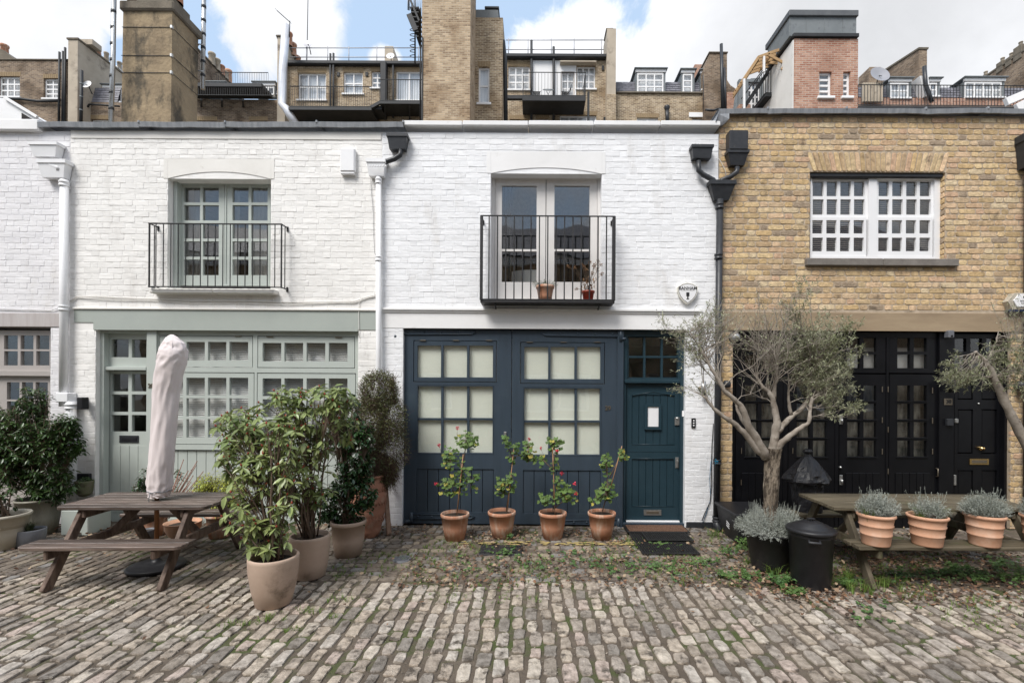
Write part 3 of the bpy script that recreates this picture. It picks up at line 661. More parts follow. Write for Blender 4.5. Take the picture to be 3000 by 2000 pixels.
def strap(l, r, t, b, right, parent, label=None):
    x0, x1, z0, z1 = RC(l, t, r, b, yg - .01); zc_ = (z0 + z1) / 2; hh = (z1 - z0) / 2; y0 = yg - .012
    s = -1 if right else 1; xa, xb_ = (x1, x0) if right else (x0, x1)
    mb = MB(); pts = [(xa, zc_ - hh * .85), (xb_ - s * .06, zc_ - hh * .6), (xb_, zc_), (xb_ - s * .06, zc_ + hh * .6), (xa, zc_ + hh * .85)]
    if right: pts.reverse()
    mb.prism(pts, y0, yg)
    for sg in (-1, 1): mb.tube([(xa, y0 - .002, zc_ + sg * hh * .72), (xb_ - s * .06, y0 - .002, zc_ + sg * hh * .5), (xb_ - s * .012, y0 - .002, zc_)], .007, 6)
    for k in range(4):
        xx = xa + (xb_ - xa) * (.1 + .22 * k); mb.lathe([(.016, 0), (.012, .009), (0, .012)], (0, 0, 0), 10, m=Matrix.Translation((xx, y0, zc_)) @ Matrix.Rotation(pi / 2, 4, 'X'))
    mb.tube([(xa, yg - .02, zc_ - hh * 2.0), (xa, yg - .02, zc_ + hh * 1.2)], .024, 10); mb.tube([(xa - s * .01, yg - .02, zc_ - hh * 1.3), (xa - s * .07, .0, zc_ - hh * 1.3)], .02, 8)
    T3.part('strap_hinge', mb, m_navy, parent)
strap(1172, 1395, 961, 983, False, GL); strap(1586, 1818, 966, 989, True, GR); strap(1206, 1391, 1503, 1522, False, GL); strap(1640, 1812, 1518, 1540, True, GR)
q = RC(1476, 1264, 1484, 1284, yg); T3.part('bolt_handle', MB().cbox(q[0], q[1], yg - .018, yg, q[2], q[3], .004), m_steel, GL)
text(T3, '29', .085, (X(1781, 1195, yg), yg - .006, Z(1781, 1195, yg)), m_bronze, GR, ext=.004)
# post, front door
T3.part('post', MB().cbox(X(1808, 1200, .04), X(1826, 1200, .04), .03, .18, 0, Z(1820, 966), .004), m_navy)
T3.part('door_sill', MB().cbox(X(1826, 1530), X(2006, 1530), .02, .2, 0, .05, .004), m_navy)
df = MB().holed(*RC(1826, 964, 2008, 1540, .08)[:2], .0, Z(1910, 966, .08), [RC(*q, .08) for q in ((1838, 985, 1987, 1110), (1833, 1122, 1992, 1529))], .08, .17)
DF = T3.part('door_frame', df, m_teal)
window(T3, .11, (1836, 983, 1989, 1112), grid([(1842, 1885), (1891, 1936), (1942, 1985)], [(988, 1042), (1048, 1105)]), m_teal, name='fanlight_window')
T3.part('transom', MB().cbox(X(1832, 1116), X(1994, 1116), .055, .10, Z(1910, 1122), Z(1910, 1112), .005), m_teal)
yd = .12
leaf = MB(); hs = [RC(*q, yd) for q in ((1851, 1156, 1976, 1301), (1851, 1343, 1974, 1482))]
leaf.holed(*RC(1834, 1124, 1991, 1524, yd), hs, yd, yd + .045)
x0, x1, z0, z1 = hs[0]; a = arch_pts(x0, x1, z1, .06, 2)      # shallow gable head of the upper panel
leaf.holed(*RC(1838, 1322, 1987, 1323, yd), [], yd - .004, yd)
DR = T3.part('door', leaf, m_teal)
boards(T3, DR, 1851, 1156, 1976, 1301, yd + .012, 6, m_teal, gap=.005); boards(T3, DR, 1851, 1343, 1974, 1482, yd + .012, 6, m_teal, gap=.005)
ml = MB()
for q in hs: ml.tube([(q[0], yd - .002, q[2]), (q[1], yd - .002, q[2])], .005, 5)
ml.tube([(hs[1][0], yd - .002, hs[1][3]), (hs[1][1], yd - .002, hs[1][3])], .005, 5)
ml.tube([(x0, yd - .002, z1 - .012), ((x0 + x1) / 2, yd - .002, z1 + .045), (x1, yd - .002, z1 - .012)], .006, 5)
T3.part('panel_moulding', ml, m_teal, DR)
q = RC(1888, 1182, 1937, 1258, yd); vw = MB().holed(*q, [RC(1897, 1191, 1929, 1249, yd)], yd - .016, yd + .01); V_ = T3.part('peep_window', vw, m_teal, DR)
q = RC(1896, 1190, 1930, 1250, yd); T3.part('peep_window', MB().box(q[0], q[1], yd - .002, yd + .006, q[2], q[3]), m_white, DR, label='small white blind behind the little door window')
q = RC(1886, 1492, 1937, 1508, yd); T3.part('letterbox', MB().holed(*q, [(q[0] + .035, q[1] - .035, q[2] + .02, q[3] - .02)], yd - .01, yd), m_steel, DR)
T3.part('letterbox', MB().cbox(q[0] + .035, q[1] - .035, yd - .014, yd, q[2] + .02, q[3] - .02, .003), m_bronze, DR)
q = RC(1976, 1222, 1990, 1245, yd); mb = MB().cbox(q[0], q[1], yd - .02, yd, q[2], q[3], .01); mb.lathe([(.022, 0), (.022, .012), (.012, .02), (0, .022)], n=14, m=Matrix.Translation(((q[0] + q[1]) / 2, yd - .01, q[3] - .015)) @ Matrix.Rotation(pi / 2, 4, 'X')); T3.part('lock', mb, m_steel, DR)
q = RC(1978, 1339, 1988, 1370, yd); mb = MB().cbox(q[0], q[1], yd - .01, yd, q[2], q[3], .004); mb.beam(((q[0] + q[1]) / 2, yd - .04, q[3] - .04), ((q[0] + q[1]) / 2, yd - .03, q[2] + .02), .018, .014); mb.beam(((q[0] + q[1]) / 2, yd, q[3] - .04), ((q[0] + q[1]) / 2, yd - .045, q[3] - .04), .012, .012); T3.part('door_handle', mb, m_steel, DR)
q = RC(1834, 1524, 1990, 1529, yd - .02); T3.part('weather_bar', MB().cbox(q[0], q[1], yd - .045, yd, q[2], q[3], .004), m_white, DR)
q = RC(1999, 1203, 2006, 1220, .06); T3.part('door_bell', MB().cbox(q[0], q[1], .065, .08, q[2], q[3], .003), m_white)
q = RC(2025, 1224, 2037, 1252, 0); EP = T3.part('entry_panel', MB().cbox(q[0], q[1], -.022, 0, q[2], q[3], .003), m_plas)
for k in range(3): T3.part('button', MB().lathe([(.011, 0), (.011, .006), (0, .007)], n=12, m=Matrix.Translation(((q[0] + q[1]) / 2, -.021, q[2] + .03 + k * .035)) @ Matrix.Rotation(pi / 2, 4, 'X')), m_white, EP)
T3.part('pier_base', MB().cbox(X(2010, 1530), X(2096, 1530), -.012, .1, -.02, Z(2050, 1528), .01), m_cast)
shell(T3, XB[2], XB[3], ZT)
# =============================================================== yellow brick house, number 30
T4 = Thing('house', 'yellow stock brick house with a white twin sash window above black timber doors', 'house', (X(2550, 900), 0, 0), 'mews houses in a row')
ZT4 = Z(2500, 338)
op4 = [(X(2146, 1200), X(2962, 1200), 0, Z(2550, 970)), (X(2372, 640), X(2770, 640), Z(2570, 760), Z(2570, 504))]
lt4 = (XB[3] + .02, XB[4], Z(2550, 970), Z(2550, 916)); sol = (X(2372, 470), X(2774, 470), Z(2570, 504), Z(2570, 446)); si4 = (X(2358, 770), X(2800, 770), Z(2580, 781), Z(2580, 760))
wl = T4.part('wall', MB().holed(XB[3] + .01, XB[4], 0, ZT4, op4, .0045, .3), m_ym)
brick_wall(T4, wl, XB[3] + .012, XB[4], 0, ZT4, op4 + [lt4, sol, si4], PITCH, m_yb, 300, random.Random(14), gap=.014, rnd=.015, jit=.0055, proud=.0015, zref=.03, cx=X(2550, 700), cz=Z(2550, 700))
# window reveals of brick, right side seen
for side, xx in (('l', op4[1][0]), ('r', op4[1][1])):
    mb = MB(); zz = op4[1][2]
    while zz < op4[1][3] - .03:
        wv, fv = brick_geo(R, .09, PITCH - .014, rnd=.014, jit=.003, proud=.004)
        s = -1 if side == 'r' else 1
        mb.add([(xx + s * (-v[1] * 1. + .012) , .06 + v[0] * s, v[2] + zz + PITCH / 2) for v in wv], fv); zz += PITCH
    T4.part('reveal_bricks', mb, m_yb, wl, kind='stuff')
# soldier course
n = 27; wd = (sol[1] - sol[0]) / n
for i in range(n):
    fan_ = (i - n / 2 + .5) / n
    vs, fs = brick_geo(R, wd - .013, sol[3] - sol[2] - .012, rnd=.014, jit=.004, proud=.006)
    xc = sol[0] + (i + .5) * wd; zm = (sol[2] + sol[3]) / 2; rise = .02 * (1 - (2 * fan_) ** 2)
    T4.part('soldier_brick', MB().add([(v[0] + xc + fan_ * .10 * (v[2] / .14), v[1], v[2] + zm + rise * 0) for v in vs], fs), m_yb, wl)
T4.part('lintel', MB().cbox(lt4[0], lt4[1], -.010, .28, lt4[2], lt4[3], .004), m_stone)
T4.part('window_sill', MB().cbox(si4[0], X(2580, 770) - .003, -.06, .2, si4[2], si4[3], .008).cbox(X(2580, 770) + .003, si4[1], -.06, .2, si4[2], si4[3], .008), m_sill)
T4.part('window_head', MB().cbox(op4[1][0] + .002, op4[1][1] - .002, .03, .25, Z(2570, 516), op4[1][3] - .002, .01), m_cast)
y = .075
W4 = MB().holed(*RC(2374, 513, 2756, 759, y), [RC(2378, 522, 2545, 750, y), RC(2569, 524, 2738, 752, y)], y, y + .11)
W4 = T4.part('window', W4, m_white)
for cols, l, r in (([(2381, 2413), (2422, 2453), (2462, 2493), (2502, 2533)], 2376, 2546), ([(2574, 2605), (2614, 2645), (2655, 2686), (2695, 2727)], 2568, 2740)):
    window(T4, y + .03, (l, 521, r, 644), grid(cols, [(531, 575), (584, 629)]), m_white, name='upper_sash', depth=.035)
    window(T4, y + .055 - .045, (l, 636, r - 8, 752), grid([(a - 1, b - 2) for a, b in cols], [(645, 684), (696, 736)]), m_white, name='lower_sash', depth=.035)
    xx = X(r - 6, 645, y); zz = Z(r - 6, 646, y); T4.part('sash_horn', MB().prism([(xx - .03, zz), (xx - .018, zz - .08), (xx, zz - .08), (xx, zz)], y + .02, y + .05), m_white)
x0, x1, z0, z1 = RC(2376, 520, 2742, 752, y + .16); mb = MB(); n = int((z1 - z0) / .03)
for i in range(n):
    z = z0 + i * .03; mb.add([(x0, y + .165, z), (x1, y + .165, z), (x1, y + .18, z + .019), (x0, y + .18, z + .019)], [(0, 1, 2, 3)])
T4.part('blind_slats', mb, M('taupe blind slat', (.27, .235, .205), rough=.6), kind='stuff')
coping_lead(T4, [2100, 2242, 2470, 2700, 2880, 3100, 3560], 325, 341, m_lead)
mb = MB(); 
pts = [(2103, 332), (2098, 345), (2090, 365), (2094, 372), (2112, 374), (2128, 360), (2130, 342)]
vs = [(X(a, b), -.08 + .02 * sin(a), Z(a, b)) for a, b in pts] + [(X(a, b), .3, Z(a, b)) for a, b in pts]; k = len(pts)
mb.add(vs, [tuple(range(k))] + [(i, i + k, (i + 1) % k + k, (i + 1) % k) for i in range(k)]); T4.part('lead_sheet', mb, m_lead, label='crumpled lead flashing at the step down to the white coping')
# black folding doors
yb = .06
fb = MB().holed(op4[0][0], X(2752, 1200, yb), 0, Z(2450, 973, yb), [RC(*q, yb) for q in ((2153, 985, 2295, 1560), (2308, 986, 2447, 1560), (2457, 987, 2596, 1560), (2603, 988, 2746, 1560))], yb, yb + .08)
FB = T4.part('door_frame', fb, m_black)
leafs = [((2155, 2293), [(2183, 2220), (2231, 2268)]), ((2310, 2445), [(2334, 2373), (2382, 2422)]), ((2459, 2595), [(2482, 2519), (2530, 2567)]), ((2605, 2744), [(2629, 2666), (2677, 2715)])]
for (l, r), cols in leafs:
    window(T4, yb + .01, (l, 985, r, 1092), grid(cols, [(990, 1030), (1038, 1078)]), m_black, name='fanlight_window', depth=.05)
    DL = window(T4, yb + .01, (l, 1096, r, 1562), grid(cols, [(1129, 1174), (1182, 1228), (1236, 1281), (1290, 1337)]), m_black, name='folding_door', depth=.05)
    for py in (1176, 1230, 1283, 1340):
        x0, x1 = X(cols[0][0] - 3, py, yb), X(cols[1][1] + 3, py, yb); z = Z((l + r) / 2, py, yb)
        T4.part('glazing_bar', MB().cbox(x0, x1, yb - .004, yb + .01, z - .006, z + .006, .002), m_black, DL)
    boards(T4, DL, l + 18, 1385, r - 18, 1545, yb - .002, 5, m_black, gap=.007, depth=.012)
hm = MB()
for px, py in ((2584, 1140), (2584, 1230), (2584, 1322), (2601, 1140), (2601, 1258), (2601, 1380), (2731, 1144), (2731, 1232), (2731, 1322), (2172, 1320), (2322, 1320), (2171, 1412)):
    x, z = X(px, py, yb), Z(px, py, yb); T4.part('hinge', MB().cbox(x - .005, x + .005, yb - .012, yb, z - .04, z + .04, .002), m_bronze, FB)
for py, hh in ((1228, .14), (1405, .14)):
    x, z = X(2463, py, yb), Z(2463, py, yb); mb = MB().cbox(x - .022, x + .022, yb - .012, yb, z - hh / 2, z + hh / 2, .008); mb.tube([(x, yb - .03, z + .01), (x, yb - .03, z - .05)], .014, 8); T4.part('lock', mb, m_steel, FB)
x, z = X(2742, 1383, yb), Z(2742, 1383, yb); T4.part('pull_handle', MB().tube([(x, yb, z + .06), (x, yb - .035, z + .055), (x, yb - .035, z - .05), (x, yb, z - .06)], .008, 6), m_bronze, FB)
T4.part('net_curtain', MB().box(X(2480, 1000, .3), X(2720, 1000, .3), .3, .31, Z(2600, 1078, .3), Z(2600, 980, .3)), m_slat)
mb = MB(); n = 90; x0, x1, z0, z1 = RC(2160, 1120, 2730, 1345, .34)
mb.add([v for i in range(n + 1) for v in ((x0 + (x1 - x0) * i / n, .34 + .02 * sin(i * 1.7), z0), (x0 + (x1 - x0) * i / n, .34 + .02 * sin(i * 1.7 + .4), z1))], [(2 * i, 2 * i + 2, 2 * i + 3, 2 * i + 1) for i in range(n)], True)
T4.part('reflection_sheet', mb, M('painted reflection grey', (.05, .05, .046), (.28, .27, .24), scale=3.2, rough=.95, stretch=(2.2, 1, .6), lo=.42, hi=.64))  # added pleated sheet, its mottled greys painted to pass for reflections in the panes
T4.part('post', MB().cbox(X(2752, 1200, .03), X(2796, 1200, .03), .03, .20, 0, Z(2780, 973, .03), .004), m_black)
T4.part('door_jamb', MB().cbox(X(2944, 1200, .05), op4[0][1], .05, .20, 0, Z(2950, 974), .004), m_black)
yd = .13
window(T4, yd, (2794, 978, 2946, 1086), grid([(2797, 2831), (2843, 2877), (2889, 2923)], [(991, 1030), (1039, 1079)]), m_black, name='fanlight_window')
T4.part('transom', MB().cbox(X(2794, 1092), X(2946, 1092), .06, .18, Z(2870, 1098, .06), Z(2870, 1086, .06), .004), m_black)
hs = [RC(*q, yd) for q in ((2806, 1122, 2850, 1170), (2876, 1123, 2920, 1171), (2806, 1198, 2850, 1328), (2876, 1198, 2920, 1329), (2806, 1376, 2850, 1490), (2876, 1376, 2920, 1490))]
D4 = T4.part('door', MB().holed(*RC(2796, 1096, 2944, 1560, yd), hs, yd, yd + .05), m_black)
for q in hs:
    T4.part('door_panel', MB().cbox(q[0] + .012, q[1] - .012, yd + .006, yd + .03, q[2] + .012, q[3] - .012, .010), m_black, D4)
    T4.part('panel_moulding', MB().cbox(q[0], q[1], yd - .006, yd + .004, q[3] - .004, q[3] + .006, .003), m_black, D4)
def dot(T, par, name, px, py, y, r, m, d=.02): return T.part(name, MB().lathe([(r, 0), (r, d * .4), (r * .7, d * .8), (0, d)], n=16, m=Matrix.Translation((X(px, py, y), y, Z(px, py, y))) @ Matrix.Rotation(pi / 2, 4, 'X')), m, par)
dot(T4, D4, 'spyhole', 2866, 1182, yd, .014, m_steel); dot(T4, D4, 'door_knob', 2868, 1312, yd, .03, m_brass, .07); dot(T4, D4, 'door_knob', 2880, 1313, yd, .022, m_brass, .03); dot(T4, FB, 'knob', 2461, 1368, yb, .018, m_steel, .03)
q = RC(2839, 1343, 2895, 1360, yd); T4.part('letterbox', MB().holed(*q, [(q[0] + .03, q[1] - .03, q[2] + .02, q[3] - .02)], yd - .012, yd), m_brass, D4)
T4.part('letterbox', MB().cbox(q[0] + .03, q[1] - .03, yd - .014, yd, q[2] + .02, q[3] - .02, .003), m_bronze, D4)
q = RC(2792, 1390, 2799, 1420, yd); T4.part('lock', MB().cbox(q[0], q[1], yd - .02, yd, q[2], q[3], .005), m_steel, D4)
q = RC(2794, 1226, 2804, 1238, yd); T4.part('lock', MB().cbox(q[0], q[1], yd - .03, yd, q[2], q[3], .01), m_steel, D4)
q = RC(2765, 1167, 2789, 1186, .03); NS = T4.part('number_plate', MB().cbox(q[0], q[1], .018, .03, q[2], q[3], .003), m_bronze)
text(T4, '30', .075, ((q[0] + q[1]) / 2, .016, (q[2] + q[3]) / 2), m_plas, NS, ext=.002)
q = RC(2769, 1226, 2787, 1246, .03); T4.part('entry_panel', MB().cbox(q[0], q[1], -.01, .03, q[2], q[3], .004), m_cast)
shell(T4, XB[3], XB[4], ZT4)
# ---------------------------------------------------------------- setts
def sett_geo(rng, w, l, dome=.0008, jit=.009, sink=0.):
    hx, hy = w / 2, l / 2; r = min(hx, hy) * .34
    cs = [(-hx + r, -hy), (0, -hy), (hx - r, -hy), (hx, -hy + r), (hx, 0), (hx, hy - r), (hx - r, hy), (0, hy), (-hx + r, hy), (-hx, hy - r), (-hx, 0), (-hx, -hy + r)]
    cs = [(x + rng.uniform(-jit, jit), y + rng.uniform(-jit, jit)) for x, y in cs]; n = 12
    tx, ty = rng.uniform(-.045, .045), rng.uniform(-.025, .025)
    zt = lambda x, y, h: h + x * tx + y * ty - sink
    vs = [(x * 1.02, y * 1.02, -.055) for x, y in cs] + [(x, y, zt(x, y, -.0075)) for x, y in cs]
    vs += [(x * .925, y * .965, zt(x, y, .0 + rng.uniform(-.0018, .0012))) for x, y in cs]
    vs += [(x * .45, y * .5, zt(x, y, dome + rng.uniform(-.003, .0025))) for x, y in cs]
    vs.append((0, 0, zt(0, 0, dome)))
    fs = [(k * n + i, k * n + (i + 1) % n, (k + 1) * n + (i + 1) % n, (k + 1) * n + i) for k in range(3) for i in range(n)]
    fs += [(3 * n + i, 3 * n + (i + 1) % n, 4 * n) for i in range(n)]
    return vs, fs
rg = random.Random(21)
setts = []      # x, y, angle, w, l, soiled
def apron(x, y):   # the rougher strip in front of numbers 29 and 30
    return x > -2.55 + .12 * sin(y * 3) and y > -1.98 + .04 * sin(x * 2) - .16 * max(0, min(1, (x - 1.4) / 1.6))
cpitch = .122
for ci in range(-72, 66):
    xc = ci * cpitch; yy = -6.4 + rg.uniform(0, .2)
    while yy < .02:
        l = rg.uniform(.125, .225); w_ = rg.uniform(.074, .102)
        xm = xc + .022 * sin(yy * 1.3 + ci * .05) + .016 * noise.noise(Vector((ci * .4, yy * 1.4, 0))) + rg.uniform(-.008, .008)
        ym = yy + l / 2
        yy += l + rg.uniform(.018, .036)
        if abs(xm) > (ym + D) * 1.16 + .5 and ym > -6: continue
        if apron(xm, ym): continue
        setts.append((xm, ym, rg.uniform(-.04, .04), w_, l, ym > (-1.95 if xm < -2.9 else -1.75) + .3 * noise.noise(Vector((xm, ym, 5)))))
# apron: broken smaller stones, courses along the houses
yy = -1.96
while yy < -.02:
    l = rg.uniform(.105, .15); x = -2.5
    while x < 6.6:
        w_ = rg.uniform(.09, .20)
        if apron(x + w_ / 2, yy + l / 2) and not (2.3 < x and rg.random() < .25) and noise.noise(Vector((x * 1.1, yy * 1.6, 3))) > -.42 and not (-.85 < x < -.1 and -1.05 < yy + l / 2 < -.68):
            setts.append((x + w_ / 2, yy + l / 2, rg.uniform(-.06, .06), w_ - .022, l - .02, True))
        x += w_
    yy += l
def zg(x, y): return .012 * noise.noise(Vector((x * .55, y * .7, 1.)))
setts.sort(key=lambda s: abs(s[0]) * .35 + (s[1] + D))
vis = [s for s in setts if s[1] > -3.95 and abs(s[0] + .02) < (s[1] + D) * 1.10]
svar = []
for k in range(16):
    me = MB().add(*sett_geo(rg, .093, .185), False).mesh('sett'); me.materials.append(m_sett); svar.append(me)
near = set()
for s in vis[:300]:
    near.add(id(s)); o = link('sett', rg.choice(svar), None, GROUND, (s[0], s[1], zg(s[0], s[1]))); o.rotation_euler.z = s[2] + (pi if rg.random() < .5 else 0); o.scale = (s[3] / .093, s[4] / .185, 1)
for soiled, mm, nm in ((False, m_sett, 'cobbles'), (True, m_sett2, 'soiled_cobbles')):
    mb = MB()
    for s in setts:
        if id(s) in near or s[5] != soiled: continue
        vs, fs = sett_geo(rg, s[3], s[4], sink=.004 if soiled else 0., jit=.009, dome=.001); ca, sa = cos(s[2]), sin(s[2]); z0 = zg(s[0], s[1])
        mb.add([(s[0] + v[0] * ca - v[1] * sa, s[1] + v[0] * sa + v[1] * ca, v[2] + z0) for v in vs], fs)
    o = link(nm, mb.mesh(nm), mm, GROUND); o['kind'] = 'stuff'
# yellow line traces, worn to flakes
mb = MB()
for i in range(150):
    px = 1350 + 520 * rg.random() ** .8; py = 1591 + rg.uniform(-4, 5) + (px - 1600) * .004; p = G(px, py)
    if noise.noise(Vector((px * .02, 3, 0))) < -.05 and px < 1700: continue
    n = 6; rr = rg.uniform(.012, .04)
    mb.add([(p.x + rr * cos(a * pi / 3) * rg.uniform(.6, 1.7), p.y + rr * sin(a * pi / 3) * rg.uniform(.3, .8), .009 + zg(p.x, p.y)) for a in range(n)], [tuple(range(n))])
o = struct('yellow_line_marking', mb, m_yline)
# iron covers
def cover(px, py, r_=None, w_=None, d_=None, label=''):
    p = G(px, py)
    if r_:
        t = Thing('drain_cover', label, 'drain cover', (p.x, p.y, 0)); mb = MB().lathe([(0, .004), (r_ * .86, .004), (r_ * .86, .012), (r_, .012), (r_, -.03)], (p.x, p.y, 0), 28)
        t.part('rim', mb, m_greyp)
        for k in range(7):
            q = -.75 + k * .25; hw = r_ * .8 * sqrt(1 - q * q); t.part('grating_bar', MB().cbox(p.x + q * r_ * .8 - .006, p.x + q * r_ * .8 + .006, p.y - hw, p.y + hw, .004, .013, .002), m_greyp)
    else:
        t = Thing('drain_cover', label, 'drain cover', (p.x, p.y, 0)); t.part('rim', MB().holed(0, 1, 0, 1, [(.05, .95, .07, .93)], 0, 1).add([], []) if False else MB().cbox(p.x - w_ / 2, p.x + w_ / 2, p.y - d_ / 2, p.y + d_ / 2, -.03, .006, .004), m_iron)
        for i in range(7):
            for j in range(4):
                x, y = p.x - w_ / 2 + w_ * (i + .5) / 7, p.y - d_ / 2 + d_ * (j + .5) / 4
                t.part('tread_plate', MB().cbox(x - w_ / 17, x + w_ / 17, y - d_ / 10, y + d_ / 10, .006, .012, .003), m_iron)
cover(1177, 1637, r_=.105, label='small round iron drain grating sunk among the cobbles near the tall urn')
cover(1468, 1611, w_=.52, d_=.34, label='rectangular rusty iron cover in front of the potted geraniums')
# ---------------------------------------------------------------- leaves, stems and plants
def leafm(name, c1, c2, rough=.4, isl=.22, trans=.18, spec=.5, hue=.012, c3=None):
    return M(name, c1, c2, c3, scale=3, rough=rough, isl=isl, trans=trans, spec=spec, hue=hue)
l_rho = leafm('rhododendron leaf', (.30, .35, .13), (.17, .225, .08), rough=.34)
l_cam = leafm('camellia leaf', (.026, .062, .022), (.045, .095, .03), rough=.24, spec=.6)
l_mue = leafm('wire vine leaf', (.17, .185, .065), (.10, .115, .045), rough=.5)
l_gold = leafm('golden leaf', (.46, .46, .07), (.26, .32, .05), rough=.45)
l_dark = leafm('dark shrub leaf', (.035, .07, .02), (.065, .115, .032), rough=.33)
l_oli = leafm('olive leaf', (.19, .21, .10), (.42, .43, .30), rough=.5, isl=.3)
l_lav = leafm('lavender leaf', (.27, .29, .25), (.36, .38, .345), rough=.8, isl=.22, trans=.1)
l_ger = leafm('geranium leaf', (.075, .14, .03), (.12, .19, .045), rough=.6, isl=.25)
l_gery = leafm('yellow geranium leaf', (.42, .36, .06), (.30, .30, .06), rough=.6)
l_grass = leafm('grass blade', (.11, .19, .03), (.17, .25, .05), rough=.6, isl=.3)
l_weed = leafm('weed leaf', (.05, .11, .03), (.10, .17, .04), rough=.5, isl=.3)
l_dry = M('fallen leaf', (1, 1, 1), rough=.75, isl=.25, trans=.1, bump=.3, bscale=40, pal=[(.17, .092, .056), (.13, .068, .042), (.21, .12, .072), (.085, .05, .034), (.27, .18, .115), (.15, .085, .05), (.33, .245, .16), (.06, .04, .028), (.19, .105, .06)])
l_flow = M('crimson petals', (.55, .02, .05), (.62, .06, .10), scale=30, rough=.6)
l_dried = M('dried flower', (.26, .145, .075), (.34, .21, .12), scale=20, rough=.9, isl=.2)
l_bud = M('red bud', (.30, .055, .03), rough=.6)
s_brown = M('brown stem', (.10, .066, .045), (.16, .115, .085), scale=20, rough=.8)
s_grey = M('grey twig', (.22, .185, .155), (.38, .34, .29), scale=20, rough=.8)
s_bark = M('olive bark', (.10, .078, .055), (.30, .25, .195), scale=9, rough=.9, bump=1., bscale=38, bdist=.03, stretch=(1, 1, .4), dirt=((.05, .038, .028), 22, .46, .60, (1, 1, .35)))
s_barkl = M('pale olive limb bark', (.19, .16, .13), (.36, .32, .275), scale=9, rough=.85, bump=.7, bscale=30, dirt=((.11, .085, .065), 8, .56, .72))
s_cane = M('bamboo cane', (.42, .24, .13), (.34, .19, .10), scale=8, rough=.7)
s_wire = M('dark wiry stem', (.055, .028, .022), (.09, .05, .035), scale=20, rough=.8)
s_pink = M('pinkish bare stem', (.26, .13, .10), (.33, .19, .14), scale=8, rough=.7)
def leaf_vf(L, W, fold=.25, curl=.25):
    c1, c2 = -curl * L * .12, -curl * L * .5
    return ([(0, 0, 0), (L * .36, -W / 2, c1 + fold * W / 2), (L * .36, 0, c1), (L * .36, W / 2, c1 + fold * W / 2),
             (L * .72, -W * .38, c2 * .6 + fold * W * .38), (L * .72, 0, c2 * .6), (L * .72, W * .38, c2 * .6 + fold * W * .38), (L, 0, c2)],
            [(0, 1, 2), (0, 2, 3), (1, 4, 5, 2), (2, 5, 6, 3), (4, 7, 5), (5, 7, 6)])
def frame(d, up=Vector((0, 0, 1)), roll=0.):
    d = d.normalized(); s_ = up.cross(d)
    s_ = s_.normalized() if s_.length > 1e-4 else Vector((0, 1, 0)); u = d.cross(s_)
    if roll: s_, u = s_ * cos(roll) + u * sin(roll), u * cos(roll) - s_ * sin(roll)
    return Matrix((d, s_, u)).transposed()
def put_leaf(mb, p, d, L, W, fold=.25, curl=.3, roll=0.):
    m = frame(d, roll=roll); vs, fs = leaf_vf(L, W, fold, curl)
    mb.add([p + m @ Vector(v) for v in vs], fs)
def simple_leaf(mb, p, d, L, W, roll=0.):
    m = frame(d, roll=roll); mb.add([p, p + m @ Vector((L * .5, -W / 2, .002)), p + m @ Vector((L, 0, -L * .12)), p + m @ Vector((L * .5, W / 2, .002))], [(0, 1, 2, 3)])
def rdir(rng, up=0.):
    while 1:
        v = Vector((rng.uniform(-1, 1), rng.uniform(-1, 1), rng.uniform(-1, 1)))
        if .1 < v.length < 1: v.normalize(); v.z += up; return v.normalized()
def ell(e):       # (px, py, rx_px, rz_px, y[, ry]) -> centre, radii in metres
    px, py, rx, rz, y = e[:5]; c = P(px, py, y); k = (D + y) / F
    return c, Vector((rx * k, (e[5] if len(e) > 5 else rx * k * .8), rz * k))
def in_ell(rng, e, shell=.5):
    c, r = e; v = rdir(rng); q = shell + (1 - shell) * rng.random() ** .6
    return c + Vector((v.x * r.x * q, v.y * r.y * q, v.z * r.z * q)), v
def stem_path(a, b, rng, n=5, wob=.06, bow=.25):
    a, b = Vector(a), Vector(b); m = a.lerp(b, .45) + Vector((0, 0, (b - a).length * bow * .4)) ; m.x = a.x + (b.x - a.x) * .33; m.y = a.y + (b.y - a.y) * .33
    pts = []
    for i in range(n + 1):
        t = i / n; p = a * (1 - t) ** 2 + m * 2 * t * (1 - t) + b * t * t
        if 0 < i < n: p = p + Vector((rng.uniform(-1, 1), rng.uniform(-1, 1), rng.uniform(-1, 1))) * wob * (b - a).length * .3
        pts.append(p)
    return pts
def pot(name, label, x, y, prof, m, soil_z, soil_r, group=None, n=36, ripple=None, z=0., base_label=None, cat='plant pot'):
    t = Thing(name, label, cat, (x, y, z), group)
    t.part('pot', MB().lathe(prof, (x, y, z), n, ripple=ripple), m)
    s = MB(); ring = [(0, soil_z + .008)] + [(soil_r * k / 4, soil_z + .006 * noise.noise(Vector((k, x * 5, y))) ) for k in range(1, 5)]
    s.lathe(ring, (x, y, z), 16, jit=.002); t.part('soil', s, m_soil); return t
def rim_pot(r, h, rb, rim=.022, rh=.035, th=.02):
    return [(0, .002), (rb, 0), (rb + (r - rb) * .5, h * .5 - .02), (r - rim * .8, h - rh), (r - rim * .6, h - rh), (r - rim * .15, h - rh + .004), (r, h - rh * .55), (r - .002, h - .008), (r - .010, h), (r - th, h - .004), (r - th - .008, h - rh), (r - th - .02, h * .6), (0, h * .6)]
